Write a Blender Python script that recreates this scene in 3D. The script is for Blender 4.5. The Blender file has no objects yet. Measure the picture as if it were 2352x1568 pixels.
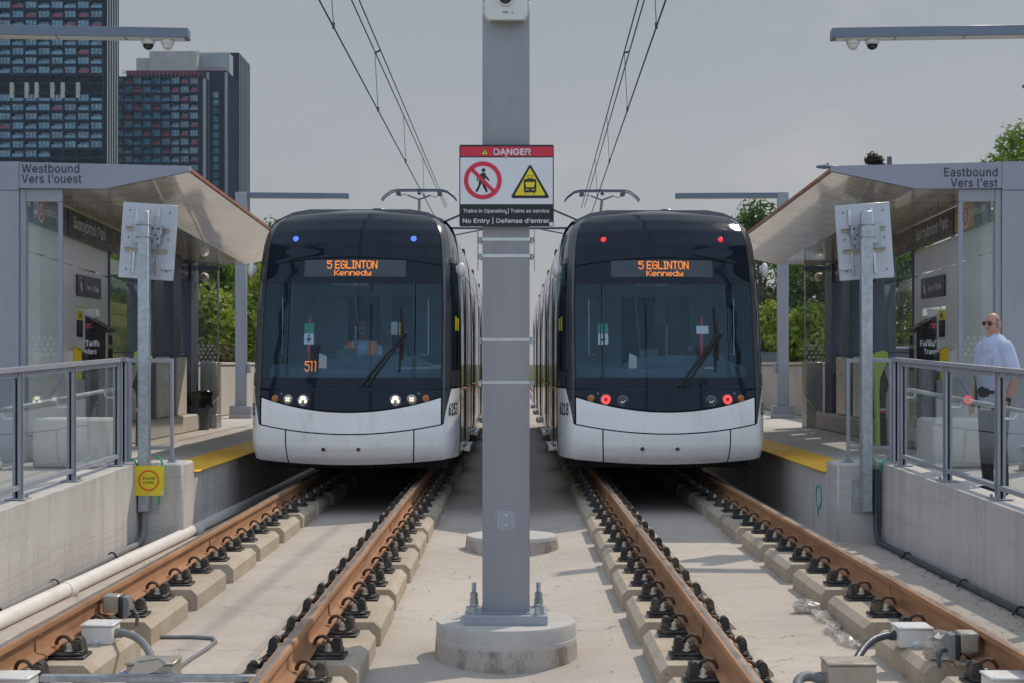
import bpy, bmesh, math, random, os
from mathutils import Vector, Matrix
R = math.radians
random.seed(7)
scn = bpy.context.scene
COL = scn.collection

# ------------------------------------------------------------------ camera, sky, sun, exposure
F, VX, VY, H = 3659.0, 1180.0, 835.0, 1.5      # focal length and vanishing point on a 2352 px wide frame, eye height above the rail
cam = bpy.data.objects.new('camera', bpy.data.cameras.new('camera'))
COL.objects.link(cam)
cam.location = (0, 0, H)
cam.rotation_euler = (R(90), 0, 0)
cam.data.sensor_width = 36
cam.data.lens = 36 * F / 2352
cam.data.shift_x = -(VX - 1176) / 2352
cam.data.shift_y = (VY - 784) / 2352
cam.data.clip_start = 0.1
cam.data.clip_end = 9000
scn.camera = cam

SUN_DIR = Vector((0.57, 0.68, 1.0)).normalized()
world = bpy.data.worlds.new('World')
scn.world = world
world.use_nodes = True
wn = world.node_tree
bg = wn.nodes['Background']
sky = wn.nodes.new('ShaderNodeTexSky')
sky.sky_type = 'NISHITA'
sky.sun_disc = False
sky.sun_elevation = math.asin(SUN_DIR.z)
sky.sun_rotation = math.atan2(SUN_DIR.x, SUN_DIR.y)
sky.air_density = 1.0
sky.dust_density = 3.2
sky.ozone_density = 1.6
# thin high cloud veil: the blue is washed out towards a pale grey, a little unevenly
tc = wn.nodes.new('ShaderNodeTexCoord')
mp = wn.nodes.new('ShaderNodeMapping')
mp.inputs['Scale'].default_value = (2.0, 2.0, 7.0)
nz = wn.nodes.new('ShaderNodeTexNoise')
nz.inputs['Scale'].default_value = 1.7
nz.inputs['Detail'].default_value = 7
nz.inputs['Roughness'].default_value = 0.6
rp = wn.nodes.new('ShaderNodeValToRGB')
rp.color_ramp.elements[0].position = 0.40
rp.color_ramp.elements[0].color = (0.80, 0.80, 0.80, 1)
rp.color_ramp.elements[1].position = 0.72
rp.color_ramp.elements[1].color = (0.97, 0.97, 0.97, 1)
mx = wn.nodes.new('ShaderNodeMix')
mx.data_type = 'RGBA'
mx.inputs['B'].default_value = (6.3, 6.5, 6.75, 1)
# pale grey veil ahead; bluer sky behind and above, brightened to fill the shade
sxyz = wn.nodes.new('ShaderNodeSeparateXYZ')
wn.links.new(tc.outputs['Generated'], sxyz.inputs[0])
rf = wn.nodes.new('ShaderNodeMapRange'); rf.inputs['From Min'].default_value = -0.15; rf.inputs['From Max'].default_value = 0.85
rf.interpolation_type = 'SMOOTHSTEP'
wn.links.new(sxyz.outputs['Y'], rf.inputs['Value'])
vc = wn.nodes.new('ShaderNodeMix'); vc.data_type = 'RGBA'
vc.inputs['A'].default_value = (12.2, 14.9, 19.0, 1)
vg = wn.nodes.new('ShaderNodeMix'); vg.data_type = 'RGBA'          # the veil thickens towards the horizon
vg.inputs['A'].default_value = (7.75, 7.9, 8.05, 1)
vg.inputs['B'].default_value = (5.75, 6.25, 6.85, 1)
rz_ = wn.nodes.new('ShaderNodeMapRange'); rz_.inputs['From Min'].default_value = 0.0; rz_.inputs['From Max'].default_value = 0.26
wn.links.new(sxyz.outputs['Z'], rz_.inputs['Value']); wn.links.new(rz_.outputs['Result'], vg.inputs['Factor'])
wn.links.new(vg.outputs['Result'], vc.inputs['B'])
wn.links.new(rf.outputs['Result'], vc.inputs['Factor'])
wn.links.new(vc.outputs['Result'], mx.inputs['B'])
wn.links.new(tc.outputs['Generated'], mp.inputs['Vector'])
wn.links.new(mp.outputs['Vector'], nz.inputs['Vector'])
wn.links.new(nz.outputs['Fac'], rp.inputs['Fac'])
wn.links.new(rp.outputs['Color'], mx.inputs['Factor'])
wn.links.new(sky.outputs['Color'], mx.inputs['A'])
# faint torn cloud
n2 = wn.nodes.new('ShaderNodeTexNoise'); n2.inputs['Scale'].default_value = 3.3; n2.inputs['Detail'].default_value = 9; n2.inputs['Roughness'].default_value = 0.58
mp2 = wn.nodes.new('ShaderNodeMapping'); mp2.inputs['Scale'].default_value = (1.6, 1.6, 4.2); mp2.inputs['Location'].default_value = (0.35, 0.2, 0.9)
wn.links.new(tc.outputs['Generated'], mp2.inputs['Vector']); wn.links.new(mp2.outputs['Vector'], n2.inputs['Vector'])
r2 = wn.nodes.new('ShaderNodeValToRGB'); r2.color_ramp.elements[0].position = 0.54; r2.color_ramp.elements[0].color = (0, 0, 0, 1)
r2.color_ramp.elements[1].position = 0.76; r2.color_ramp.elements[1].color = (0.85, 0.85, 0.85, 1)
cl = wn.nodes.new('ShaderNodeMix'); cl.data_type = 'RGBA'; cl.inputs['B'].default_value = (8.5, 8.3, 8.15, 1)
wn.links.new(n2.outputs['Fac'], r2.inputs['Fac']); wn.links.new(r2.outputs['Color'], cl.inputs['Factor']); wn.links.new(mx.outputs['Result'], cl.inputs['A'])
wn.links.new(cl.outputs['Result'], bg.inputs['Color'])
bg.inputs['Strength'].default_value = 0.1

sun = bpy.data.objects.new('sun', bpy.data.lights.new('sun', 'SUN'))
COL.objects.link(sun)
sun.data.energy = 4.7
sun.data.angle = R(0.6)
sun.data.color = (1.0, 0.89, 0.76)
sun.rotation_euler = SUN_DIR.to_track_quat('Z', 'Y').to_euler()
sun.location = (30, 30, 60)

scn.view_settings.view_transform = 'Standard'
scn.view_settings.look = 'None'
scn.view_settings.gamma = 1
scn.view_settings.use_curve_mapping = False
scn.view_settings.exposure = -0.75
scn.cycles.max_bounces = 10
scn.cycles.transparent_max_bounces = 24
scn.cycles.use_denoising = True
scn.cycles.sample_clamp_indirect = 6

# ------------------------------------------------------------------ helpers
def at(x, y, Y):
    """the place at distance Y seen at a point of the 2352x1568 photograph (used to take sizes off it)"""
    return Vector(((x - VX) / F * Y, Y, H - (y - VY) / F * Y))

def tag(o, label=None, cat=None, group=None, kind=None):
    if label: o['label'] = label
    if cat: o['category'] = cat
    if group: o['group'] = group
    if kind: o['kind'] = kind
    return o

def thing(name, label, cat, loc=(0, 0, 0), rotz=0.0, group=None):
    o = bpy.data.objects.new(name, None)
    o.empty_display_size = 0.1
    COL.objects.link(o)
    o.location = loc
    o.rotation_euler = (0, 0, rotz)
    return tag(o, label, cat, group)

def dup(root, loc, label=None, group=None, rotz=None):
    r = root.copy(); COL.objects.link(r); r.location = loc
    if rotz is not None: r.rotation_euler = (0, 0, rotz)
    if label: r['label'] = label
    if group: r['group'] = group
    for ch in list(root.children):
        c = ch.copy(); COL.objects.link(c); c.parent = r
        for g in list(ch.children):
            d = g.copy(); COL.objects.link(d); d.parent = c
    return r

ORD = ['zeroth', 'first', 'second', 'third', 'fourth', 'fifth', 'sixth', 'seventh', 'eighth', 'ninth', 'tenth', 'eleventh', 'twelfth',
       'thirteenth', 'fourteenth', 'fifteenth', 'sixteenth', 'seventeenth', 'eighteenth', 'nineteenth', 'twentieth', 'twenty-first',
       'twenty-second', 'twenty-third', 'twenty-fourth', 'twenty-fifth', 'twenty-sixth', 'twenty-seventh', 'twenty-eighth', 'twenty-ninth', 'thirtieth']

class MB:
    def __init__(self):
        self.v = []; self.f = []; self.mi = []; self.cur = 0; self.M = None
    def add(self, vs, fs):
        o = len(self.v)
        if self.M is not None:
            vs = [self.M @ Vector(p) for p in vs]
        self.v += [tuple(p) for p in vs]
        self.f += [tuple(i + o for i in q) for q in fs]
        self.mi += [self.cur] * len(fs)
        return self
    def box(self, x0, x1, y0, y1, z0, z1, b=0.0):
        if x0 > x1: x0, x1 = x1, x0
        if y0 > y1: y0, y1 = y1, y0
        if z0 > z1: z0, z1 = z1, z0
        lo, hi = (x0, y0, z0), (x1, y1, z1)
        b = min(b, (x1 - x0) * .45, (y1 - y0) * .45, (z1 - z0) * .45)
        if b <= 0:
            vs = [(x0, y0, z0), (x1, y0, z0), (x1, y1, z0), (x0, y1, z0), (x0, y0, z1), (x1, y0, z1), (x1, y1, z1), (x0, y1, z1)]
            return self.add(vs, [(0, 3, 2, 1), (4, 5, 6, 7), (0, 1, 5, 4), (1, 2, 6, 5), (2, 3, 7, 6), (3, 0, 4, 7)])
        vs = []; ix = {}
        S = [(i, j, k) for i in (0, 1) for j in (0, 1) for k in (0, 1)]
        for s in S:
            for a in range(3):
                p = []
                for c in range(3):
                    e = hi[c] if s[c] else lo[c]
                    if c != a: e += -b if s[c] else b
                    p.append(e)
                ix[(s, a)] = len(vs); vs.append(tuple(p))
        fs = []
        for a in range(3):
            o1, o2 = [c for c in range(3) if c != a]
            for s in (0, 1):
                q = []
                for (i, j) in ((0, 0), (1, 0), (1, 1), (0, 1)):
                    t = [0, 0, 0]; t[a] = s; t[o1] = i; t[o2] = j
                    q.append(ix[(tuple(t), a)])
                fs.append(tuple(q))
        for c in range(3):
            a1, a2 = [k for k in range(3) if k != c]
            for i in (0, 1):
                for j in (0, 1):
                    t0 = [0, 0, 0]; t0[a1] = i; t0[a2] = j; t1 = list(t0); t1[c] = 1
                    t0, t1 = tuple(t0), tuple(t1)
                    fs.append((ix[(t0, a1)], ix[(t1, a1)], ix[(t1, a2)], ix[(t0, a2)]))
        for s in S:
            fs.append((ix[(s, 0)], ix[(s, 1)], ix[(s, 2)]))
        return self.add(vs, fs)
    def cyl(self, p0, p1, r0, r1=None, n=16, caps=True):
        r1 = r0 if r1 is None else r1
        p0, p1 = Vector(p0), Vector(p1)
        d = (p1 - p0).normalized()
        u = d.orthogonal().normalized(); w = d.cross(u)
        vs = []
        for p, r in ((p0, r0), (p1, r1)):
            for i in range(n):
                a = 2 * math.pi * i / n
                vs.append(p + u * (r * math.cos(a)) + w * (r * math.sin(a)))
        fs = [(i, (i + 1) % n, n + (i + 1) % n, n + i) for i in range(n)]
        if caps: fs += [tuple(range(n))[::-1], tuple(range(n, 2 * n))]
        return self.add(vs, fs)
    def tube(self, path, r, n=8, caps=True):
        path = [Vector(p) for p in path]
        rr = r if isinstance(r, (list, tuple)) else [r] * len(path)
        vs = []; u = None
        for i, p in enumerate(path):
            d = (path[min(i + 1, len(path) - 1)] - path[max(i - 1, 0)]).normalized()
            if u is None: u = d.orthogonal().normalized()
            u = (u - d * u.dot(d))
            u = u.normalized() if u.length > 1e-6 else d.orthogonal().normalized()
            w = d.cross(u)
            for k in range(n):
                a = 2 * math.pi * k / n
                vs.append(p + u * (rr[i] * math.cos(a)) + w * (rr[i] * math.sin(a)))
        fs = []
        for i in range(len(path) - 1):
            for k in range(n):
                fs.append((i * n + k, i * n + (k + 1) % n, (i + 1) * n + (k + 1) % n, (i + 1) * n + k))
        if caps: fs += [tuple(range(n))[::-1], tuple(range((len(path) - 1) * n, len(path) * n))]
        return self.add(vs, fs)
    def prism(self, poly, plane, d0, d1):
        """polygon in plane 'xz' | 'yz' | 'xy', pushed along the third axis from d0 to d1"""
        ax = {'x': 0, 'y': 1, 'z': 2}
        a, b = ax[plane[0]], ax[plane[1]]; c = 3 - a - b
        vs = []
        for d in (d0, d1):
            for (p, q) in poly:
                t = [0, 0, 0]; t[a] = p; t[b] = q; t[c] = d
                vs.append(tuple(t))
        n = len(poly)
        fs = [tuple(range(n)), tuple(range(n, 2 * n))[::-1]] + [(i, n + i, n + (i + 1) % n, (i + 1) % n) for i in range(n)]
        return self.add(vs, fs)
    def lathe(self, prof, c=(0, 0, 0), n=24, axis='z', jit=0.0):
        vs = []; c = Vector(c)
        for (r, z) in prof:
            for i in range(n):
                a = 2 * math.pi * i / n
                x, y = r * math.cos(a), r * math.sin(a)
                p = (x, y, z) if axis == 'z' else ((x, z, y) if axis == 'y' else (z, x, y))
                vs.append(c + Vector(p))
        m = len(prof)
        fs = []
        for j in range(m - 1):
            for i in range(n):
                fs.append((j * n + i, j * n + (i + 1) % n, (j + 1) * n + (i + 1) % n, (j + 1) * n + i))
        if prof[0][0] > 1e-6: fs.append(tuple(range(n))[::-1])
        if prof[-1][0] > 1e-6: fs.append(tuple(range((m - 1) * n, m * n)))
        return self.add(vs, fs)
    def ball(self, c, r, n=14, m=9, sc=(1, 1, 1)):
        vs = []
        for j in range(m + 1):
            th = math.pi * j / m
            for i in range(n):
                a = 2 * math.pi * i / n
                vs.append((c[0] + r * sc[0] * math.sin(th) * math.cos(a), c[1] + r * sc[1] * math.sin(th) * math.sin(a), c[2] + r * sc[2] * math.cos(th)))
        fs = [(j * n + i, j * n + (i + 1) % n, (j + 1) * n + (i + 1) % n, (j + 1) * n + i) for j in range(m) for i in range(n)]
        return self.add(vs, fs)
    def quad(self, a, b, c, d):
        return self.add([a, b, c, d], [(0, 1, 2, 3)])
    def grid(self, fn, us, ws):
        vs = [fn(u, w) for w in ws for u in us]
        n = len(us)
        fs = [(j * n + i, j * n + i + 1, (j + 1) * n + i + 1, (j + 1) * n + i) for j in range(len(ws) - 1) for i in range(n - 1)]
        return self.add(vs, fs)
    def loft(self, rings, caps=True):
        n = len(rings[0]); vs = [p for r in rings for p in r]
        fs = [(j * n + i, j * n + (i + 1) % n, (j + 1) * n + (i + 1) % n, (j + 1) * n + i) for j in range(len(rings) - 1) for i in range(n)]
        if caps: fs += [tuple(range(n))[::-1], tuple(range((len(rings) - 1) * n, len(rings) * n))]
        return self.add(vs, fs)
    def mesh(self, name, mats, smooth=True, angle=38, merge=True, recalc=True):
        me = bpy.data.meshes.new(name)
        me.from_pydata(self.v, [], self.f)
        if not isinstance(mats, (list, tuple)): mats = [mats]
        for m in mats: me.materials.append(m)
        if len(mats) > 1: me.polygons.foreach_set('material_index', self.mi)
        bm = bmesh.new(); bm.from_mesh(me)
        if merge: bmesh.ops.remove_doubles(bm, verts=bm.verts, dist=1e-6)
        if recalc: bmesh.ops.recalc_face_normals(bm, faces=bm.faces)
        bm.to_mesh(me); bm.free()
        if smooth:
            me.polygons.foreach_set('use_smooth', [True] * len(me.polygons))
            me.set_sharp_from_angle(angle=R(angle))
        me.update()
        return me
    def build(self, name, mats, parent=None, loc=None, **kw):
        o = bpy.data.objects.new(name, self.mesh(name, mats, **kw))
        COL.objects.link(o)
        if parent is not None: o.parent = parent
        if loc is not None: o.location = loc
        return o

def struct(mb, name, mats, **kw):
    return tag(mb.build(name, mats, **kw), kind='structure')

FONT = None
try:
    FONT = bpy.data.fonts.load(os.path.join(bpy.utils.system_resource('DATAFILES'), 'fonts', 'Inter.woff2'))
except Exception:
    FONT = None

def text(mb, body, org, ux, uz, width=None, height=None, bold=0.0, align='l', lift=0.0, space=1.0):
    """flat lettering written into mb: org is the lower left (or centre / right) of its box"""
    cu = bpy.data.curves.new('t', 'FONT'); cu.body = body
    if FONT: cu.font = FONT
    cu.resolution_u = 3; cu.space_character = space
    ob = bpy.data.objects.new('t', cu); COL.objects.link(ob)
    bpy.context.view_layer.update()
    me = bpy.data.meshes.new_from_object(ob.evaluated_get(bpy.context.evaluated_depsgraph_get()))
    xs = [v.co.x for v in me.vertices]; ys = [v.co.y for v in me.vertices]
    x0, x1, y0, y1 = min(xs), max(xs), min(ys), max(ys)
    sy = height / (y1 - y0) if height else None
    sx = width / (x1 - x0) if width else sy
    if sy is None: sy = sx
    off = {'l': 0, 'c': -(x1 - x0) * sx / 2, 'r': -(x1 - x0) * sx}[align]
    ux, uz, org = Vector(ux), Vector(uz), Vector(org)
    nrm = ux.cross(uz)
    fs = [tuple(p.vertices) for p in me.polygons]
    q = bold * sy
    for i, (dx, dz) in enumerate(((0, 0), (-q, 0), (q, 0), (0, -q), (0, q)) if bold else ((0, 0),)):
        vs = [org + ux * ((v.co.x - x0) * sx + off + dx) + uz * ((v.co.y - y0) * sy + dz) + nrm * (lift + i * .00012) for v in me.vertices]
        mb.add(vs, fs)
    bpy.data.objects.remove(ob); bpy.data.curves.remove(cu); bpy.data.meshes.remove(me)
    return mb

# ------------------------------------------------------------------ materials
class NT:
    def __init__(self, name):
        self.m = bpy.data.materials.new(name); self.m.use_nodes = True
        self.t = self.m.node_tree; self.b = self.t.nodes['Principled BSDF']; self.out = self.t.nodes['Material Output']
    def n(self, kind, **kw):
        d = self.t.nodes.new(kind)
        for k, v in kw.items():
            if k in d.inputs.keys(): d.inputs[k].default_value = v
            else: setattr(d, k, v)
        return d
    def l(self, a, b): self.t.links.new(a, b)
    def pos(self, scale=(1, 1, 1)):
        g = self.n('ShaderNodeNewGeometry'); mp = self.n('ShaderNodeMapping'); mp.inputs['Scale'].default_value = scale
        self.l(g.outputs['Position'], mp.inputs['Vector']); return mp.outputs['Vector']
    def noise(self, scale, detail=5, rough=.6, vec=None, stretch=(1, 1, 1)):
        q = self.n('ShaderNodeTexNoise'); q.inputs['Scale'].default_value = scale; q.inputs['Detail'].default_value = detail; q.inputs['Roughness'].default_value = rough
        self.l(vec if vec is not None else self.pos(stretch), q.inputs['Vector']); return q.outputs['Fac']
    def ramp(self, fac, stops):
        r = self.n('ShaderNodeValToRGB'); e = r.color_ramp.elements
        while len(e) < len(stops): e.new(0.5)
        for i, (p, c) in enumerate(stops):
            e[i].position = p; e[i].color = (c[0], c[1], c[2], 1) if isinstance(c, (tuple, list)) else (c, c, c, 1)
        self.l(fac, r.inputs['Fac']); return r.outputs['Color']
    def mix(self, fac, a, b, mode='MIX'):
        x = self.n('ShaderNodeMix', data_type='RGBA'); x.blend_type = mode
        for s, k in ((fac, 'Factor'), (a, 'A'), (b, 'B')):
            if hasattr(s, 'is_linked') or hasattr(s, 'links'): self.l(s, x.inputs[k])
            elif k == 'Factor': x.inputs[k].default_value = s
            else: x.inputs[k].default_value = (s[0], s[1], s[2], 1)
        return x.outputs['Result']
    def bump(self, h, strength=.3, dist=.01):
        b = self.n('ShaderNodeBump'); b.inputs['Strength'].default_value = strength; b.inputs['Distance'].default_value = dist
        self.l(h, b.inputs['Height']); self.l(b.outputs['Normal'], self.b.inputs['Normal'])
    def col(self, c):
        if isinstance(c, (tuple, list)): self.b.inputs['Base Color'].default_value = (c[0], c[1], c[2], 1)
        else: self.l(c, self.b.inputs['Base Color'])
    def set(self, rough=.5, metal=0, spec=.5, coat=0):
        self.b.inputs['Roughness'].default_value = rough; self.b.inputs['Metallic'].default_value = metal
        self.b.inputs['Specular IOR Level'].default_value = spec; self.b.inputs['Coat Weight'].default_value = coat
        self.b.inputs['Coat Roughness'].default_value = .04

def pm(name, c, rough=.5, metal=0, var=.12, scale=4.0, bump=0, bscale=60, spec=.5, coat=0, dirt=None, dscale=1.2, dthr=(.55, .8), stretch=(1, 1, 1)):
    k = NT(name); k.set(rough, metal, spec, coat)
    f = k.noise(scale, 6, .65, stretch=stretch)
    cc = k.ramp(f, [(.3, tuple(x * (1 - var) for x in c)), (.7, tuple(min(1, x * (1 + var)) for x in c))])
    if dirt:
        cc = k.mix(k.ramp(k.noise(dscale, 8, .7, stretch=stretch), [(dthr[0], 0.0), (dthr[1], 1.0)]), cc, dirt)
    k.col(cc)
    rr = k.ramp(k.noise(scale * 2.3, 4), [(.3, max(0, rough - .08)), (.7, min(1, rough + .08))])
    k.l(rr, k.b.inputs['Roughness'])
    if bump: k.bump(k.noise(bscale, 6, .7), bump, .006)
    return k.m

def emis(name, c, s):
    k = NT(name); k.col((.02, .02, .02)); k.b.inputs['Emission Color'].default_value = (*c, 1); k.b.inputs['Emission Strength'].default_value = s
    return k.m

def glass(name, tint, refl_min=.04, gain=1.0, dirt=0.0, rough=0.0, ior=1.5, gtint=(1, 1, 1)):
    k = NT(name)
    tr = k.n('ShaderNodeBsdfTransparent'); tr.inputs['Color'].default_value = (*tint, 1)
    gl = k.n('ShaderNodeBsdfGlossy'); gl.inputs['Roughness'].default_value = rough; gl.inputs['Color'].default_value = (*gtint, 1)
    lw = k.n('ShaderNodeLayerWeight'); lw.inputs['Blend'].default_value = .5
    pw = k.n('ShaderNodeMath', operation='POWER'); k.l(lw.outputs['Facing'], pw.inputs[0]); pw.inputs[1].default_value = 5.0
    ma = k.n('ShaderNodeMath', operation='MULTIPLY_ADD'); k.l(pw.outputs[0], ma.inputs[0]); ma.inputs[1].default_value = gain * .95; ma.inputs[2].default_value = refl_min
    ma.use_clamp = True
    m1 = k.n('ShaderNodeMixShader'); k.l(ma.outputs[0], m1.inputs[0]); k.l(tr.outputs[0], m1.inputs[1]); k.l(gl.outputs[0], m1.inputs[2])
    res = m1.outputs[0]
    if dirt:
        df = k.n('ShaderNodeBsdfDiffuse'); df.inputs['Color'].default_value = (.55, .56, .55, 1)
        fac = k.ramp(k.noise(2.2, 8, .7), [(.35, dirt * .35), (.75, dirt * 1.6)])
        m2 = k.n('ShaderNodeMixShader'); k.l(fac, m2.inputs[0]); k.l(res, m2.inputs[1]); k.l(df.outputs[0], m2.inputs[2]); res = m2.outputs[0]
    k.l(res, k.out.inputs['Surface'])
    return k.m

def concrete(name, c, warm=(.40, .31, .22), stain=.5, streak=False, bump=.35, joint=None, pits=True, crack=0.0, blot=0.0):
    k = NT(name); k.set(.88, 0, .25)
    big = k.noise(.55, 7, .62); mid = k.noise(3.5, 8, .7); fine = k.noise(55, 4, .7)
    a = k.ramp(big, [(.32, tuple(x * .84 for x in c)), (.55, c), (.75, tuple(min(1, x * 1.10) for x in c))])
    a = k.mix(k.ramp(mid, [(.48, 0.0), (.78, stain)]), a, warm)
    a = k.mix(.55, a, k.ramp(fine, [(.3, .38), (.7, .62)]), 'OVERLAY')
    if streak:
        st = k.noise(1.0, 6, .65, stretch=(3.2, 3.2, .22))
        a = k.mix(k.ramp(st, [(.50, 0.0), (.70, .70)]), a, tuple(x * .62 for x in c))
        pl = k.noise(1.3, 3, .5, stretch=(.10, .10, 3.4))
        a = k.mix(k.ramp(pl, [(.475, 0.0), (.5, .22), (.525, 0.0)]), a, tuple(x * .5 for x in c))
    if pits:
        vo = k.n('ShaderNodeTexVoronoi', feature='F1'); vo.inputs['Scale'].default_value = 9; k.l(k.pos(), vo.inputs['Vector'])
        pt = k.ramp(vo.outputs['Distance'], [(.0, 1.0), (.075, 1.0), (.11, 0.0)])
        ms = k.ramp(k.noise(2.3, 3), [(.50, 0.0), (.58, .8)])
        a = k.mix(k.mix(1.0, pt, ms, 'MULTIPLY'), a, tuple(x * .38 for x in c))
    if blot:
        bl = k.noise(1.1, 9, .72)
        a = k.mix(k.ramp(bl, [(.56, 0.0), (.72, blot)]), a, tuple(x * .55 for x in c))
        a = k.mix(k.ramp(k.noise(4.6, 6, .7, stretch=(1.6, .5, 1)), [(.62, 0.0), (.75, blot)]), a, (.21, .13, .07))
    if crack:
        cv = k.n('ShaderNodeTexVoronoi', feature='DISTANCE_TO_EDGE'); cv.inputs['Scale'].default_value = .42
        wq = k.n('ShaderNodeTexNoise'); wq.inputs['Scale'].default_value = 2.2; wq.inputs['Detail'].default_value = 6; k.l(k.pos(), wq.inputs['Vector'])
        wv = k.n('ShaderNodeVectorMath', operation='MULTIPLY_ADD'); k.l(wq.outputs['Color'], wv.inputs[0]); wv.inputs[1].default_value = (.9, .9, .9); k.l(k.pos(), wv.inputs[2]); k.l(wv.outputs[0], cv.inputs['Vector'])
        ck = k.mix(1.0, k.ramp(cv.outputs['Distance'], [(0, 1.0), (.0022, .7), (.005, 0.0)]), k.ramp(k.noise(.8, 3), [(.5, 0.0), (.58, crack)]), 'MULTIPLY')
        a = k.mix(ck, a, tuple(x * .35 for x in c))
    if joint:
        sx = k.n('ShaderNodeSeparateXYZ'); gg = k.n('ShaderNodeNewGeometry'); k.l(gg.outputs['Position'], sx.inputs[0])
        md = k.n('ShaderNodeMath', operation='PINGPONG'); k.l(sx.outputs['Y'], md.inputs[0]); md.inputs[1].default_value = joint
        jl = k.mix(1.0, k.ramp(md.outputs[0], [(0, .75), (.006, .5), (.012, 0.0)]), k.ramp(k.noise(1.7, 4), [(.3, .25), (.6, 1.0)]), 'MULTIPLY')
        a = k.mix(jl, a, tuple(x * .55 for x in c))
        # darker run-off below the top edge
        run = k.mix(1.0, k.ramp(sx.outputs['Z'], [(.0, 0.0), (.42, .75)]), k.ramp(k.noise(1.0, 7, .7, stretch=(5, 5, .5)), [(.45, 0.0), (.7, .8)]), 'MULTIPLY')
        a = k.mix(run, a, tuple(x * .55 for x in c))
    k.col(a)
    k.bump(k.mix(.5, mid, fine), bump, .006)
    return k.m

# ------------------------------------------------------------------ shared materials
CX = -0.04
M = {}
M['slab'] = concrete('track slab concrete', (.47, .415, .355), (.35, .27, .19), .45, crack=1.0, blot=.42)
M['plinth'] = concrete('plinth concrete', (.45, .385, .30), (.33, .22, .11), .85, bump=.6, blot=.35)
M['wallc'] = concrete('cast wall concrete', (.56, .53, .49), (.45, .38, .29), .25, streak=True, joint=.92)
M['platc'] = concrete('platform concrete', (.54, .50, .45), (.36, .30, .24), .3, pits=False, crack=.5, blot=.15)
M['baseC'] = concrete('pedestal concrete', (.44, .41, .36), (.30, .23, .15), .55)
M['rust'] = pm('rusted rail steel', (.36, .180, .082), .75, 0, .30, 2.6, .3, 90, dirt=(.17, .070, .032), dscale=1.9, dthr=(.46, .8), stretch=(3, .35, 3))
M['runband'] = pm('polished running band', (.60, .53, .48), .30, .9, .14, 1.5, stretch=(14, .12, 1))
M['blackiron'] = pm('dark cast iron', (.030, .029, .028), .45, .2, .3, 30, .3, 120, dirt=(.22, .17, .11), dscale=11, dthr=(.50, .80))
M['clip'] = pm('brown spring steel', (.095, .055, .035), .5, .4, .3, 40)
M['bolt'] = pm('dusty zinc bolt', (.52, .48, .40), .5, .5, .2, 40)
M['paint'] = pm('lavender grey steel paint', (.315, .325, .358), .42, 0, .04, 2.0, .04, 300, dirt=(.225, .23, .265), dscale=1.6, dthr=(.50, .90), stretch=(2.2, 2.2, .45))
M['paintd'] = pm('dark slate steel paint', (.085, .105, .145), .4, 0, .08, 3)
M['galv'] = pm('galvanised steel', (.44, .47, .49), .42, .65, .16, 22, .08, 60, dirt=(.30, .33, .36), dscale=16, dthr=(.45, .7))
M['steel'] = pm('stainless steel', (.55, .55, .53), .28, .9, .06, 12)
M['dirtysteel'] = pm('dirty steel box', (.40, .37, .31), .45, .5, .12, 9, dirt=(.28, .2, .12), dscale=5)
M['handrail'] = pm('brushed handrail tube', (.66, .67, .67), .38, .45, .05, 12)
M['cabinet'] = pm('satin steel cabinet', (.40, .40, .38), .42, .5, .05, 3)
M['white'] = pm('white plastic', (.66, .65, .61), .4, 0, .06, 5, dirt=(.42, .38, .31), dscale=3, dthr=(.6, .9))
M['pipe'] = pm('white pipe', (.74, .70, .64), .45, 0, .05, 3, dirt=(.5, .43, .34), dscale=2)
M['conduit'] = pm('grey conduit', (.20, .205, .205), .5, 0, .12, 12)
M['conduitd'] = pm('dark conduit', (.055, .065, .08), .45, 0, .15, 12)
M['yellow'] = pm('yellow tactile paint', (.82, .46, .03), .55, 0, .12, 6, dirt=(.42, .22, .04), dscale=2.5)
M['signY'] = pm('sign yellow', (.78, .62, .02), .4, 0, .05, 9)
M['signR'] = pm('sign red', (.62, .02, .055), .4, 0, .03, 9)
M['signW'] = pm('sign white', (.70, .70, .72), .35, 0, .03, 3)
M['signK'] = pm('sign black', (.010, .011, .014), .35, 0, .05, 9)
M['black'] = pm('matt black', (.012, .012, .013), .7, 0, .2, 9)
M['rubber'] = pm('black rubber', (.018, .018, .019), .55, 0, .2, 30)
M['green'] = pm('green cable', (.03, .42, .12), .45, 0, .05, 9)
M['teal'] = pm('teal paint mark', (.02, .30, .25), .8, 0, .3, 30)

def quadsurf(mb, a, b, c, d, mi=0):
    mb.cur = mi; mb.quad(a, b, c, d); mb.cur = 0

# ------------------------------------------------------------------ terrain and track bed
def hill(x, y):
    ax = abs(x) - (8.6 if x < 0 else 15.5)
    if ax <= 0: return -0.62
    up = 1 - math.exp(-ax / 14.0)
    k = (1.0 if x < 0 else 0.7) * max(0.0, min(1, (y - 18) / 14.0)) * (1 - max(0, min(1, (y - 240) / 160.0)))
    bump = .18 * math.sin(x * .9 + y * .31) + .14 * math.sin(x * .37 - y * .53)
    return -0.62 + (9.0 * up + bump * min(1, ax / 3)) * k
xs = [-2500, -900, -300, -150, -100, -75, -60] + [-50 + 1.6 * i for i in range(63)] + [60, 75, 100, 150, 300, 900, 2500]
ys = [-200, -60, 0, 10] + [16 + 2.0 * i for i in range(60)] + [150, 190, 230, 280, 340, 420, 700, 1500, 5000]
g = MB(); g.grid(lambda u, w: (u, w, hill(u, w)), xs, ys)
k = NT('meadow grass'); k.set(.9, 0, .1)
cc = k.ramp(k.noise(.35, 8, .7), [(.3, (.055, .075, .018)), (.5, (.10, .115, .028)), (.7, (.17, .15, .055))])
cc = k.mix(.5, cc, k.ramp(k.noise(14, 5, .75), [(.3, .25), (.7, .75)]), 'OVERLAY')
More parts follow.
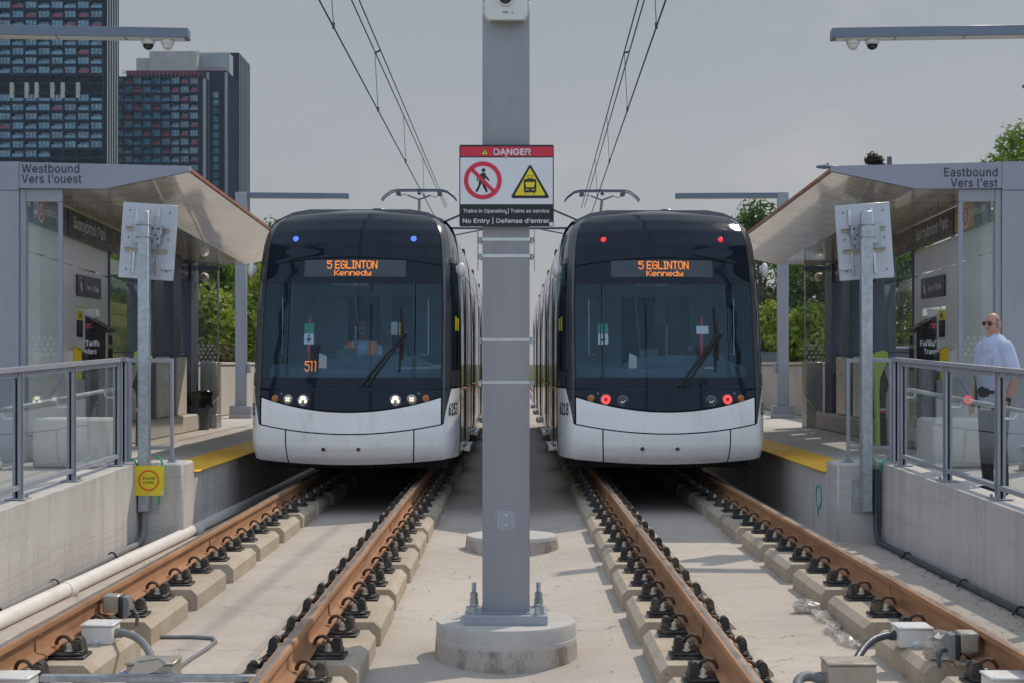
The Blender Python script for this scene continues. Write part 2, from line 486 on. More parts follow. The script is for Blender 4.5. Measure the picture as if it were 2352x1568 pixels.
k.col(cc); k.bump(k.noise(9, 6, .8), .9, .12)
M['grass'] = k.m
struct(g, 'terrain', M['grass'], angle=80)

# shallow dished drainage profile: lowest along the centre line and along the walls
SLAB = [(-4.40, -.45), (-3.98, -.45), (-3.55, -.425), (-3.12, -.375), (-.87, -.375), (-.66, -.396), (-.44, -.421), (-.24, -.440), (-.06, -.447), (-.02, -.447), (.16, -.440), (.36, -.421), (.58, -.396), (.80, -.375), (3.05, -.375), (3.48, -.425), (3.90, -.45), (4.30, -.45)]
def slab_z(x):
    for (a, p), (b_, q) in zip(SLAB[:-1], SLAB[1:]):
        if a <= x <= b_: return p + (q - p) * (x - a) / (b_ - a)
    return -.45
g = MB(); g.prism([(-4.40, -.75)] + SLAB + [(4.30, -.75)], 'xz', -8, 130)
struct(g, 'track_slab', M['slab'])

# shrinkage cracks, stains and litter on the slab are in its material; loose leaves and chips lie along the walls
PLZ = .28                                        # platform floor above the rail
def zt(Y): return .33 + .021 * (Y - 12.8)        # sloping top of the ramp walls

def side(s): return 'left' if s < 0 else 'right'
for s in (-1, 1):
    X = lambda v: CX + s * v
    g = MB()
    g.box(X(3.76), X(9.2), 17.40, 90, -.75, PLZ)
    struct(g, 'platform', M['platc'])
    g = MB()                                     # ramp from the street up to the platform, behind the retaining wall
    g.prism([(4, -.75), (17.396, -.75), (17.396, PLZ), (4, -.10)], 'yz', X(4.33), X(9.2))
    struct(g, 'ramp', M['platc'])
    g = MB(); g.prism([(4, -.60), (17.75, -.60), (17.75, zt(17.75)), (4, zt(4))], 'yz', X(4.04), X(4.32))
    tag(g.build('retaining_wall', M['wallc']), 'sunlit pale concrete ramp wall with hairline cracks, left of the tracks' if s < 0 else
        'shaded grey concrete ramp wall with small pits, right of the tracks', 'wall', 'concrete ramp walls')
    g = MB(); g.box(X(3.56), X(4.035), 17.34, 17.95, -.60, .42, .025)
    tag(g.build('concrete_pier', M['wallc']), 'square concrete pier behind the yellow horn sign' if s < 0 else
        'square concrete pier carrying the right galvanised post', 'pier', 'concrete piers at the platform ends')
    g = MB(); g.box(X(3.56), X(3.756), 17.955, 90, -.60, PLZ - .004, .012)
    w = g.build('platform_wall', M['wallc'])
    tag(w, 'concrete platform edge wall half lit under the left yellow strip' if s < 0 else
        'shaded concrete platform edge wall with a green paint ring, right', 'wall', 'platform edge walls')
    if s > 0:
        g = MB(); p = []
        for i in range(26):
            a = -.6 + 6.0 * i / 25
            p.append((X(3.557), 18.35 + .16 * math.cos(a), -.02 + .13 * math.sin(a) * (1 + .1 * math.sin(3 * a))))
        p += [(X(3.557), 18.40, -.16 - .03 * i) for i in range(4)]
        g.tube(p, .010, 6); g.build('paint_ring', M['teal'], w)
    # yellow tactile strip with rows of domes
    g = MB(); g.box(X(3.52), X(4.12), 17.96, 60, PLZ + .001, PLZ + .016, .003)
    for i in range(64):
        for j in range(10):
            g.add([(X(3.55 + .058 * j) + .011 * math.cos(a), 18.0 + .066 * i + .011 * math.sin(a), PLZ + .0162) for a in (0, 1.57, 3.14, 4.71)] +
                  [(X(3.55 + .058 * j) + .006 * math.cos(a), 18.0 + .066 * i + .006 * math.sin(a), PLZ + .021) for a in (0, 1.57, 3.14, 4.71)],
                  [(0, 1, 5, 4), (1, 2, 6, 5), (2, 3, 7, 6), (3, 0, 4, 7), (4, 5, 6, 7)])
    tag(g.build('tactile_strip', M['yellow'], merge=False, recalc=False), 'yellow studded warning strip along the %s platform edge' % side(s), 'tactile strip', 'yellow platform edge strips')
    # parapet at the back of the platform
    g = MB(); g.box(X(6.75), X(7.0), 31.2, 88, PLZ, 1.47, .03); g.box(X(6.72), X(7.03), 31.1, 88, 1.473, 1.545, .02)
    tag(g.build('parapet_wall', M['platc']), 'long concrete parapet at the back of the %s platform' % side(s), 'wall', 'back parapets')

# ------------------------------------------------------------------ rails, plinths, fasteners
RAILS = [(-2.73, 'outer rail of the left track'), (-1.22, 'inner rail of the left track'), (1.15, 'inner rail of the right track'), (2.66, 'outer rail of the right track')]
prof = [(.0, .0), (.017, -.0005), (.030, -.004), (.0345, -.012), (.0350, -.034), (.012, -.046), (.0085, -.060), (.0085, -.128), (.016, -.142), (.069, -.156), (.070, -.168)]
prof = prof + [(-x, z) for (x, z) in prof[::-1]][:-1]
for (rx, nm) in RAILS:
    g = MB(); n = len(prof)
    yy = [4.0, 9.0, 14, 20, 30, 50, 90, 128]
    for a in range(len(yy) - 1):
        for i in range(n):
            (x0, z0), (x1, z1) = prof[i], prof[(i + 1) % n]
            g.cur = 1 if (max(abs(x0), abs(x1)) <= .0171 and min(z0, z1) > -.005) else 0
            g.quad((rx + x0, yy[a], z0), (rx + x1, yy[a], z1), (rx + x1, yy[a + 1], z1), (rx + x0, yy[a + 1], z0))
    r = g.build('rail', [M['rust'], M['runband']], angle=30)
    tag(r, 'rusty steel rail with a shiny top, ' + nm, 'rail', 'running rails')
    g = MB()                                        # bonded weld collar round the web and foot
    yw = {-2.73: 9.05, -1.22: 10.4, 1.15: 9.55, 2.66: 11.2}[rx]
    for yq in (yw, yw + 5.2):
        q = [(x * 1.12 if abs(x) > .01 else x * 1.5, z) for (x, z) in prof[4:17]]
        g.tube([(rx + x, yq, z) for (x, z) in q], .007, 6)
    g.build('weld_bead', M['rust'], r)

def plinth_mesh():
    g = MB(); w, h, c = .325, .235, .045
    L = 1.21
    poly = [(-w, 0), (w, 0), (w, h - c), (w - c, h), (-w + c, h), (-w, h - c)]
    ra = [(x, 0.0, z) for (x, z) in poly]; rb = [(x, L, z) for (x, z) in poly]
    rf = [(x * .985, -.0, z) for (x, z) in poly]
    g.loft([ra, rb])
    return g.mesh('plinth', M['plinth'], angle=20)
PM = [plinth_mesh()]
rnd = random.Random(3)
for ri, (rx, nm) in enumerate(RAILS):
    for j in range(-1, 14):
        o = bpy.data.objects.new('rail_plinth', PM[0]); COL.objects.link(o)
        o.location = (rx + rnd.uniform(-.008, .008), 9.06 + 1.524 * j, -.4495)
        o.scale = (rnd.uniform(.985, 1.015), rnd.uniform(.985, 1.01), 1)
        tag(o, 'concrete rail plinth, %s from the camera under the %s' % (ORD[j + 2], nm), 'plinth', 'concrete rail plinths')

def make_fastener():
    t = thing('rail_fastener', '', 'rail fastener', group='rail fasteners')
    g = MB(); g.box(-.215, .215, -.092, .092, -.2145, -.197, .004); g.box(-.195, .195, -.08, .08, -.1965, -.176, .006)
    g.box(-.20, -.09, -.07, .07, -.1755, -.168, .004); g.box(.09, .20, -.07, .07, -.1755, -.168, .004)
    g.build('base_plate', M['blackiron'], t)
    for s in (1, -1):
        g = MB(); pts = []
        for i in range(9):
            a = math.pi * (1 - i / 8)
            pts.append((s * (.092 + .042 * math.cos(a)), s * (-.012 - .002 * i), -.140 + .050 * math.sin(a)))
        pts += [(s * .128, s * -.035, -.155), (s * .112, s * -.045, -.160), (s * .098, s * -.02, -.158), (s * .094, s * .05, -.156)]
        g.tube(pts, .0105, 8)
        g.cyl((s * .094, s * -.055, -.150), (s * .094, s * .055, -.150), .018, n=12)
        g.build('rail_clip', M['clip'], t)
        g = MB(); g.cyl((s * .128, -s * 0 - .052, -.170), (s * .128, -.052, -.158), .024, n=14); g.cyl((s * .128, -.052, -.158), (s * .128, -.052, -.134), .0165, n=6)
        g.cyl((s * .128, -.052, -.134), (s * .128, -.052, -.126), .010, n=8)
        g.build('bolt', M['bolt'], t)
        g = MB(); pr = [(.136, -.175), (.138, -.135), (.146, -.108), (.160, -.096), (.176, -.097), (.188, -.110), (.193, -.135), (.196, -.175)]
        g.prism([(s * x, z) for (x, z) in pr], 'xz', -.036, .036)
        g.prism([(s * x * .985 + s * .002, z - .012) for (x, z) in pr], 'xz', .0362, .052); g.prism([(s * x * .985 + s * .002, z - .012) for (x, z) in pr], 'xz', -.052, -.0362)
        g.build('shoulder', M['blackiron'], t)
    return t
FAST = make_fastener(); FAST.scale = (1.10, 1.18, 1.0); first = True
for ri, (rx, nm) in enumerate(RAILS):
    for kk in range(-1, 26):
        loc = (rx, 9.33 + .762 * kk + rnd.uniform(-.012, .012), 0)
        lab = 'black clip fastener, %s from the camera on the %s' % (ORD[kk + 2], nm)
        if first: FAST.location = loc; FAST['label'] = lab; first = False
        else: dup(FAST, loc, lab, rotz=rnd.uniform(-.03, .03))

# ------------------------------------------------------------------ pipes and cables on the ground
g = MB(); g.tube([(-3.86, 7.0, -.378), (-3.76, 11.7, -.378), (-3.63, 17.0, -.366), (-3.50, 24, -.350), (-3.45, 40, -.345)], .062, 18)
for (x, y) in ((-3.72, 13.3), (-3.60, 18.1)): g.cyl((x - .004, y - .09, -.378), (x + .004, y + .09, -.378), .0705, n=18)
tag(g.build('conduit_pipe', M['pipe']), 'thick white pipe lying on the ground beside the left rail', 'pipe')
g = MB(); g.tube([(-3.42, 6.5, -.375), (-3.37, 10.8, -.372), (-3.25, 15.5, -.355)], .033, 12); g.cyl((-3.372, 10.6, -.372), (-3.368, 10.72, -.372), .038, n=14)
tag(g.build('conduit_pipe', M['pipe']), 'thin white pipe close beside the outer left rail', 'pipe')
def wall_conduit(s, mat, lab, gap):
    xw = CX + s * (4.04 - gap)
    g = MB(); p = [(xw, 5.5, -.418), (xw, 16.9, -.418), (xw, 17.1, -.41), (xw, 17.2, -.37), (xw, 17.27, -.28), (xw, 17.28, -.1), (xw, 17.28, .36)]
    g.tube(p, .031, 12)
    for y in (9.4, 13.8): g.cyl((xw, y, -.418), (xw, y + .14, -.418), .035, n=12)
    o = g.build('wall_conduit', mat); tag(o, lab, 'conduit', 'conduits along the ramp walls')
    for y in (10.9, 12.35, 13.9, 15.9):
        g = MB(); pts = [(xw - s * .065, y, -.446)] + [(xw + .038 * math.cos(a) * s, y, -.418 + .038 * math.sin(a)) for a in [math.pi * (1 - i / 8) for i in range(9)]]
        g.tube(pts, .008, 6); g.build('pipe_clip', M['black'], o)
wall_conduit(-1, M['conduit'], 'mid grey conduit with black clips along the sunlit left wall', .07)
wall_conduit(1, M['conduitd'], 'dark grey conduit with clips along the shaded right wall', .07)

g = MB()
P = [(-2.42, 10.87, -.362), (-2.18, 10.87, -.362), (-2.04, 10.82, -.362), (-2.00, 10.69, -.362), (-2.01, 10.40, -.362), (-2.04, 10.10, -.362), (-2.06, 9.72, -.362), (-2.06, 9.35, -.362), (-2.04, 9.05, -.362)]
g.tube(P, .013, 8)
tag(g.build('ground_cable', M['conduit']), 'thin grey cable bent across the slab between the left rails', 'cable')

def jbox(name, x, y, z, w, d, h, mat, lab, lip=.008, stripe=False, latch=False):
    t = thing(name, lab, 'junction box', (x, y, z))
    g = MB(); g.box(-w / 2, w / 2, 0, d, 0, h - .016, .006); g.build('box_body', mat, t)
    g = MB(); g.box(-w / 2 - lip, w / 2 + lip, -lip, d + lip, h - .015, h, .005); lo = g.build('lid', mat, t)
    g = MB()
    for (sx, sy) in ((-1, 0), (1, 0), (-1, 1), (1, 1)): g.cyl((sx * (w / 2 - .012), .012 if not sy else d - .012, h), (sx * (w / 2 - .012), .012 if not sy else d - .012, h + .003), .005, n=8)
    g.build('screw', M['steel'], lo)
    if latch:
        g = MB(); g.prism([(0.0, 0), (-.035, 0), (-.035, .006), (-.006, .02), (0, .04)], 'yz', -.02, .02); g.build('foot_bracket', M['steel'], t)
    return t
jbox('junction_box', -2.545, 9.72, -.2145, .19, .20, .125, M['white'], 'white junction box on the second left plinth beside the rail sensor', latch=True)
jbox('junction_box', -2.03, 8.88, -.3745, .265, .22, .21, M['dirtysteel'], 'dusty steel box standing between the left rails', .006)
jbox('junction_box', -2.58, 8.12, -.214, .20, .20, .115, M['white'], 'pale box cut off by the bottom left corner of the photo')
jbox('junction_box', 2.43, 9.62, -.2145, .20, .20, .125, M['white'], 'white junction box on the right plinth in front of the plastic bag', latch=True)
jbox('junction_box', 1.885, 8.86, -.3745, .27, .22, .21, M['dirtysteel'], 'dusty steel box standing between the right rails', .006)
jbox('junction_box', 2.55, 8.12, -.214, .22, .20, .115, M['white'], 'white box cut off by the bottom right edge of the photo')

def flex(path, r, lab, ribs=True, mat=None):
    # smooth the path, ribbed hose
    pts = [Vector(p) for p in path]
    for _ in range(3):
        q = [pts[0]]
        for a, b in zip(pts[:-1], pts[1:]): q += [a * .75 + b * .25, a * .25 + b * .75]
        pts = q + [pts[-1]]
    dense = []
    for a, b in zip(pts[:-1], pts[1:]):
        k = max(1, int((b - a).length / .006))
        dense += [a + (b - a) * (i / k) for i in range(k)]
    rr = [r * (1 + (.07 if (i // 1) % 2 else 0)) for i in range(len(dense))] if ribs else r
    g = MB(); g.tube(dense, rr, 10)
    g.cyl(pts[0] - (pts[1] - pts[0]).normalized() * .02, pts[0] + (pts[1] - pts[0]).normalized() * .03, r * 1.35, n=8)
    return tag(g.build('flexible_hose', mat or M['conduit'], angle=60), lab, 'hose', 'flexible hoses')
flex([(-2.44, 9.80, -.155), (-2.38, 9.78, -.15), (-2.27, 9.68, -.17), (-2.16, 9.5, -.23), (-2.10, 9.25, -.30), (-2.08, 9.09, -.32)], .023, 'ribbed grey hose from the white box to the steel box, left track')
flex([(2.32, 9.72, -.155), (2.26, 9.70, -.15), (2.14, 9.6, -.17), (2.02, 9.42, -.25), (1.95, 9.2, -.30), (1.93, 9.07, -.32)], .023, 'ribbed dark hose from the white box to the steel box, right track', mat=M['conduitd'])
flex([(1.74, 9.0, -.28), (1.66, 9.02, -.26), (1.60, 8.98, -.28), (1.58, 8.9, -.34), (1.60, 8.75, -.35)], .028, 'bent grey hose looping out of the steel box, right track', mat=M['conduit'])

def sensor(rx, s, y, lab):
    t = thing('rail_sensor', lab, 'rail sensor', (rx, y, 0))
    g = MB(); g.box(s * .045, s * .15, -.07, .06, -.125, -.012, .008); g.build('sensor_block', M['dirtysteel'], t)
    g = MB(); g.box(s * .151, s * .172, -.075, .065, -.165, -.02, .004); g.build('back_plate', M['rubber'], t)
    g = MB(); pr = [(.173, -.02), (.20, -.028), (.215, -.06), (.212, -.11), (.20, -.155), (.18, -.168), (.173, -.168)]
    g.prism([(s * x, z) for (x, z) in pr], 'xz', -.055, .055); g.cyl((s * .195, -.058, -.07), (s * .195, -.0555, -.07), .02, n=16)
    g.build('cover', M['conduit'] if s > 0 and rx < 0 else M['conduit'], t)
    g = MB(); g.tube([(s * .205, 0, -.12), (s * .24, -.01, -.12), (s * .265, -.03, -.15), (s * .262, -.05, -.21)], .012, 8); g.build('sensor_cable', M['conduitd'], t)
sensor(-2.73, 1, 10.47, 'grey wheel sensor clamped to the outer left rail')
sensor(2.66, -1, 9.02, 'grey wheel sensor clamped to the outer right rail')

t = thing('channel_bar', 'steel channel bar across the bottom of the left track', 'bar', (-1.9, 8.26, -.15))
g = MB(); g.box(-.56, .56, 0, .05, 0, .035, .003); g.build('channel', M['galv'], t)
g = MB(); g.box(-.16, .12, -.012, .065, .036, .042, .002); g.cyl((-.12, .03, .042), (-.12, .03, .056), .014, n=6); g.cyl((.09, .03, .042), (.09, .03, .056), .014, n=6); g.build('clamp_plate', M['galv'], t)
g = MB(); g.prism([(-.10, .043), (-.06, .10), (.05, .115), (.085, .09), (.03, .05), (.0, .044)], 'xz', 0, .06); g.build('angle_bracket', M['steel'], t)

def crumple(c, r, sc, seed, n=18, m=12):
    rr = random.Random(seed); g = MB(); g.ball(c, r, n, m, sc)
    g.v = [(x + rr.uniform(-.24, .24) * r, y + rr.uniform(-.24, .24) * r, max(z + rr.uniform(-.2, .2) * r * sc[2], c[2] - r * sc[2] * .75)) for (x, y, z) in g.v]
    return g
k = NT('thin plastic film'); k.set(.3, 0, .5); k.col((.62, .57, .50)); k.b.inputs['Alpha'].default_value = .55; M['film'] = k.m
g = crumple((2.20, 12.0, -.325), .085, (1.15, .8, .6), 4)
rq = random.Random(6); rows = []
for i in range(46):
    q = i / 45; y = 11.95 - 1.5 * q; x = 2.25 + .03 * math.sin(7 * q) + .02 * math.sin(19 * q); w = .028 + .03 * abs(math.sin(9 * q + .5))
    rows.append([(x + w * (j / 7 - .5) * 2 + rq.uniform(-.012, .012), y + rq.uniform(-.02, .02), -.366 + .035 * abs(math.sin(2.2 * j + 5 * q * 6)) * rq.uniform(.4, 1.3)) for j in range(8)])
g.add([p for r in rows for p in r], [(i * 8 + j, i * 8 + j + 1, (i + 1) * 8 + j + 1, (i + 1) * 8 + j) for i in range(45) for j in range(7)])
tag(g.build('plastic_bag', M['film'], angle=10), 'twisted clear plastic bag trailing along the right plinths', 'plastic bag')
g = crumple((2.46, 9.18, -.13), .10, (1.0, .7, .9), 9); rows = []
for i in range(16):
    q = i / 15; w = .07 * (1 - .6 * q); rows.append([(2.5 + .12 * q + w * (j / 6 - .5) * 2 + rq.uniform(-.008, .008), 9.12 - .27 * q + rq.uniform(-.01, .01), -.205 + .05 * (1 - q) * abs(math.sin(1.9 * j + 3 * q))) for j in range(7)])
g.add([p for r in rows for p in r], [(i * 7 + j, i * 7 + j + 1, (i + 1) * 7 + j + 1, (i + 1) * 7 + j) for i in range(15) for j in range(6)])
tag(g.build('plastic_bag', M['film'], angle=10), 'crumpled clear plastic bag on the plinth beside the right sensor', 'plastic bag')

# dry leaves and grit gathered along the walls
g = MB(); rr = random.Random(11)
for i in range(1500):
    s = -1 if rr.random() < .42 else 1
    if rr.random() < .75:
        x = CX + s * (4.03 - abs(rr.gauss(0, .10)) - .012)
    else: x = CX + s * rr.uniform(3.1, 4.0)
    if rr.random() < .10: x = rr.uniform(-1, 1)
    y = rr.uniform(8.2, 17.2); a = rr.uniform(0, 6.28); L = rr.uniform(.006, .024) * (1.0 if rr.random() < .9 else 1.7); w = L * rr.uniform(.25, .6)
    ca, sa = math.cos(a), math.sin(a); z = slab_z(x) + .0045 + rr.uniform(0, .008)
    g.add([(x - L * ca, y - L * sa, z), (x + w * sa, y - w * ca, z + .004), (x + L * ca, y + L * sa, z + rr.uniform(0, .01)), (x - w * sa, y + w * ca, z + .003)], [(0, 1, 2, 3)])
M['leaf_dry'] = pm('dry leaf litter', (.13, .085, .045), .9, 0, .6, 25)
tag(g.build('leaf_litter', M['leaf_dry'], smooth=False, merge=False, recalc=False), 'dry leaves and grit scattered over the track slab', 'litter', kind='stuff')

# ------------------------------------------------------------------ centre post, its pedestal, danger sign, camera
PX, PYF = -.050, 10.31            # post centre and front face distance
g = MB()
def ped(name, c, r, h, lab):
    g = MB(); z0 = -.4495; rr = random.Random(5)
    prof = [(r * 1.012, 0), (r * 1.004, h * .35), (r * .999, h * .62), (r * .990, h * .63), (r * .990, h - .012), (r * .978, h), (0, h)]
    g.lathe(prof, (c[0], c[1], z0), 72)
    o = g.build(name, M['baseC'], angle=50)
    return tag(o, lab, 'pedestal', 'round concrete pedestals')
k = NT('weathered pedestal concrete'); k.set(.88, 0, .25)
a = k.ramp(k.noise(2.2, 8, .68), [(.3, (.35, .31, .25)), (.5, (.44, .40, .35)), (.7, (.50, .47, .43))])
a = k.mix(k.ramp(k.noise(5, 8, .75, stretch=(1, 1, .5)), [(.46, 0.0), (.62, .85)]), a, (.17, .13, .09))
geo = k.n('ShaderNodeNewGeometry'); sp = k.n('ShaderNodeSeparateXYZ'); k.l(geo.outputs['Position'], sp.inputs[0])
# the lower pour is stained, the upper collar is clean
zr = k.n('ShaderNodeMapRange'); zr.inputs['From Min'].default_value = -.30; zr.inputs['From Max'].default_value = -.285
nzz = k.noise(6, 4, .6); ad = k.n('ShaderNodeMath', operation='MULTIPLY_ADD'); k.l(nzz, ad.inputs[0]); ad.inputs[1].default_value = .03; k.l(sp.outputs['Z'], ad.inputs[2])
k.l(ad.outputs[0], zr.inputs['Value'])
clean = k.ramp(k.noise(7, 6, .65), [(.3, (.42, .40, .37)), (.7, (.51, .49, .45))])
cr = k.n('ShaderNodeTexVoronoi', feature='DISTANCE_TO_EDGE'); cr.inputs['Scale'].default_value = 6.5
wq = k.n('ShaderNodeTexNoise'); wq.inputs['Scale'].default_value = 9; k.l(k.pos(), wq.inputs['Vector']); wv = k.n('ShaderNodeVectorMath', operation='MULTIPLY_ADD'); k.l(wq.outputs['Color'], wv.inputs[0]); wv.inputs[1].default_value = (.12, .12, .12); k.l(k.pos(), wv.inputs[2]); k.l(wv.outputs[0], cr.inputs['Vector'])
crk = k.ramp(cr.outputs['Distance'], [(0, .8), (.008, .35), (.02, 0.0)])
allc = k.mix(zr.outputs[0], a, clean)
allc = k.mix(k.mix(1.0, crk, k.ramp(k.noise(3, 3), [(.52, 0.0), (.64, .7)]), 'MULTIPLY'), allc, (.12, .10, .08))
k.col(allc); k.bump(k.noise(30, 6, .75), .4, .006); M['baseC'] = k.m
ped('pedestal', (PX, 10.46), .463, .27, 'round stained concrete pedestal under the centre post')
ped('pedestal', (-.02, 16.52), .478, .18, 'low round concrete pedestal behind the centre post')

t = thing('centre_post', 'tall square grey steel post bolted to the round pedestal', 'post', (PX, 10.46, -.1795))
post = t
HW = .153
g = MB(); g.box(-HW, HW, -HW, HW, .0625, 9.6, .014)
g.build('shaft', M['paint'], t, angle=50)
g = MB(); g.box(-.268, .268, -.225, .225, .0, .062, .004); g.box(-HW - .01, HW + .01, -HW - .01, HW + .01, .0622, .072, .006)
g.build('base_plate', M['paint'], t)
for (bx, by) in ((-.215, -.17), (.215, -.17), (-.215, .17), (.215, .17)):
    g = MB(); g.cyl((bx, by, .0625), (bx, by, .068), .038, n=20); g.cyl((bx, by, .068), (bx, by, .116), .030, n=6); g.cyl((bx, by, .119), (bx, by, .158 if by > 0 else .126), .026 if by > 0 else .020, n=6 if by > 0 else 16)
    for i in range(8 if by > 0 else 0): g.cyl((bx, by, .160 + .008 * i), (bx, by, .168 + .008 * i), 0.0165 if i % 2 else .0135, .0135 if i % 2 else .0165, n=10)
    g.build('anchor_bolt', M['galv'], t)
def rrect(cx, cz, hw, hh, r, n=6):
    p = []
    for (qx, qz, a0) in ((cx + hw - r, cz + hh - r, 0), (cx - hw + r, cz + hh - r, 90), (cx - hw + r, cz - hh + r, 180), (cx + hw - r, cz - hh + r, 270)):
        for i in range(n + 1):
            a = R(a0 + 90 * i / n); p.append((qx + r * math.cos(a), qz + r * math.sin(a)))
    return p
zc = at(1162, 1193, PYF).z + .1795
g = MB(); g.prism(rrect(.0, zc, .062, .066, .026), 'xz', -HW - .004, -HW + .01)
cv = g.build('access_cover', M['paint'], t)
g = MB(); g.tube([(x, -HW - .001, z) for (x, z) in rrect(0, zc, .068, .072, .03)] , .006, 6); g.build('weld_seam', M['paint'], cv)
for dz in (-.032, .032):
    g = MB(); g.cyl((0, -HW - .0045, zc + dz), (0, -HW - .009, zc + dz), .009, n=14); g.build('screw', M['steel'], cv)
# stainless straps and clamps that hold the other sign on the far side
for yy in (550, 588, 780, 877):
    z = at(1163, yy, PYF).z + .1795
    b = MB(); e = HW + .0025
    b.box(-e, e, -e, -HW + .02, z - .010, z + .010); b.box(-e, -HW + .02, -HW + .0205, e, z - .010, z + .010); b.box(HW - .02, e, -HW + .0205, e, z - .010, z + .010)
    so = b.build('steel_strap', M['steel'], t)
    for s in (-1, 1):
        b = MB(); b.box(s * (HW + .003), s * (HW + .027), -.10, -.04, z - .016, z + .016, .003); b.box(s * (HW + .004), s * (HW + .024), -.13, -.101, z - .026, z + .010, .003)
        b.cyl((s * (HW + .022), -.07, z), (s * (HW + .034), -.07, z), .006, n=8)
        b.build('clamp', M['galv'], so)
for s in (-1, 1):
    b = MB(); z0 = at(1163, 620, PYF).z + .1795; z1 = at(1163, 520, PYF).z + .1795
    b.box(s * (HW + .030), s * (HW + .034), -.12, .02, z0, z1); z0 = at(1163, 885, PYF).z + .1795; z1 = at(1163, 770, PYF).z + .1795
    b.box(s * (HW + .026), s * (HW + .030), -.12, .02, z0, z1)
    b.build('bracket_rail', M['galv'], t)

# danger sign
SY = 10.262
TL = at(1055, 333, SY); BR = at(1272, 521, SY)
sw, sh = BR.x - TL.x, TL.z - BR.z
t = thing('danger_sign', 'white danger sign with red header and black footer strapped to the centre post', 'sign', ((TL.x + BR.x) / 2, SY, (TL.z + BR.z) / 2))
g = MB(); g.prism(rrect(0, 0, sw / 2, sh / 2, .012), 'xz', 0, .004); g.build('sign_board', M['signK'], t)
def sp_(x, y): return ((x - 1163.5) / 217 * sw, -((y - 427) / 188 * sh))
def panel(nm, x0, y0, x1, y1, m, d=.0015, r=0):
    a, b = sp_(x0, y0), sp_(x1, y1); g = MB(); g.prism([(a[0], a[1]), (b[0], a[1]), (b[0], b[1]), (a[0], b[1])] if not r else rrect((a[0] + b[0]) / 2, (a[1] + b[1]) / 2, abs(b[0] - a[0]) / 2, abs(b[1] - a[1]) / 2, r), 'xz', -d, -.0002)
    return g.build(nm, m, t)
panel('header', 1057.5, 337.5, 1269.5, 359.5, M['signR'])
panel('white_field', 1057.5, 362.5, 1269.5, 469.5, M['signW'])
def flat(pts, nm, m, d=-.0025): 
    g = MB(); g.prism([sp_(x, y) for (x, y) in pts], 'xz', d, d + .0008); return g.build(nm, m, t)
def ringm(cx, cy, r0, r1, d, n=56):
    g = MB(); vs = []; s1 = sw / 217
    c = sp_(cx, cy)
    for i in range(n):
        a = 2 * math.pi * i / n
        for r in (r0, r1): vs.append((c[0] + r * s1 * math.cos(a), d, c[1] + r * s1 * math.sin(a)))
    g.add(vs, [(2 * i, 2 * i + 1, (2 * i + 3) % (2 * n), (2 * i + 2) % (2 * n)) for i in range(n)]); return g
# walking figure
k_ = 217 / 578.0
def fg(x, y): return sp_(1055 + (x - 127) * k_ * 1.0, 333 + (y - 888) * k_)
g = MB()
def fpoly(pts): g.prism([fg(x, y) for (x, y) in pts], 'xz', -.0025, -.0017)
fpoly([(275 + 12 * math.cos(a), 1044 + 12 * math.sin(a)) for a in [6.283 * i / 20 for i in range(20)]])
fpoly([(262, 1062), (274, 1058), (286, 1062), (292, 1078), (312, 1102), (308, 1110), (284, 1092), (280, 1112), (290, 1140), (302, 1176), (290, 1180), (272, 1146), (264, 1122), (252, 1150), (236, 1180), (225, 1172), (243, 1138), (248, 1100), (252, 1086), (244, 1090), (240, 1112), (232, 1110), (236, 1084)])
g.build('walking_figure', M['signK'], t)
g = ringm(1109, 415, 33.5, 43.5, -.0035)
c0 = sp_(1109, 415); L = 34 * sw / 217; w2 = 4.2 * sw / 217; q = .7071
g.add([(c0[0] + (-L * q - w2 * q), -.0035, c0[1] + (L * q - w2 * q)), (c0[0] + (-L * q + w2 * q), -.0035, c0[1] + (L * q + w2 * q)), (c0[0] + (L * q + w2 * q), -.0035, c0[1] + (-L * q + w2 * q)), (c0[0] + (L * q - w2 * q), -.0035, c0[1] + (-L * q - w2 * q))], [(0, 1, 2, 3)])
g.build('prohibition_ring', M['signR'], t, recalc=False)
def rtri(cx, top, bot, hw, r):
    A, B, C = Vector((cx, top)), Vector((cx + hw, bot)), Vector((cx - hw, bot)); out = []
    for P, Q, S in ((A, C, B), (B, A, C), (C, B, A)):
        u = (Q - P).normalized(); v = (S - P).normalized()
        for i in range(5): out.append(tuple(P + u * r * (1 - i / 4) + v * r * (i / 4) if i not in (0, 4) else P + (u if i == 0 else v) * r))
    return out
flat(rtri(1217.5, 376, 456, 46, 5), 'triangle_border', M['signK'])
flat(rtri(1217.5, 386, 449.5, 35.5, 2), 'triangle_field', M['signY'], -.0035)
g = MB()
def tpoly(pts): g.prism([sp_(x, y) for (x, y) in pts], 'xz', -.0045, -.0037)
tpoly([(1203, 416), (1205, 412), (1230, 412), (1232, 416), (1232, 440), (1229, 443), (1206, 443), (1203, 440)])
for (a, b) in (((1207, 444), (1209, 446.5)), ((1226, 444), (1228, 446.5))): tpoly([a, (b[0], a[1]), b, (a[0], b[1])])
tpoly([(1211, 412), (1211, 410.5), (1224, 410.5), (1224, 412)])
for (a, b) in (((1214, 410), (1210.5, 407)), ((1210.5, 407), (1215, 404.5)), ((1221, 410), (1224.5, 407)), ((1224.5, 407), (1220, 404.5))):
    tpoly([(a[0] - .5, a[1]), (a[0] + .5, a[1]), (b[0] + .5, b[1]), (b[0] - .5, b[1])])
tpoly([(1209, 405), (1209, 404), (1226, 404), (1226, 405)])
g.build('tram_symbol', M['signK'], t)
flat([(1206.5, 419), (1228.5, 419), (1226.5, 431), (1208.5, 431)], 'tram_symbol_window', M['signY'], -.0055)
g = MB()
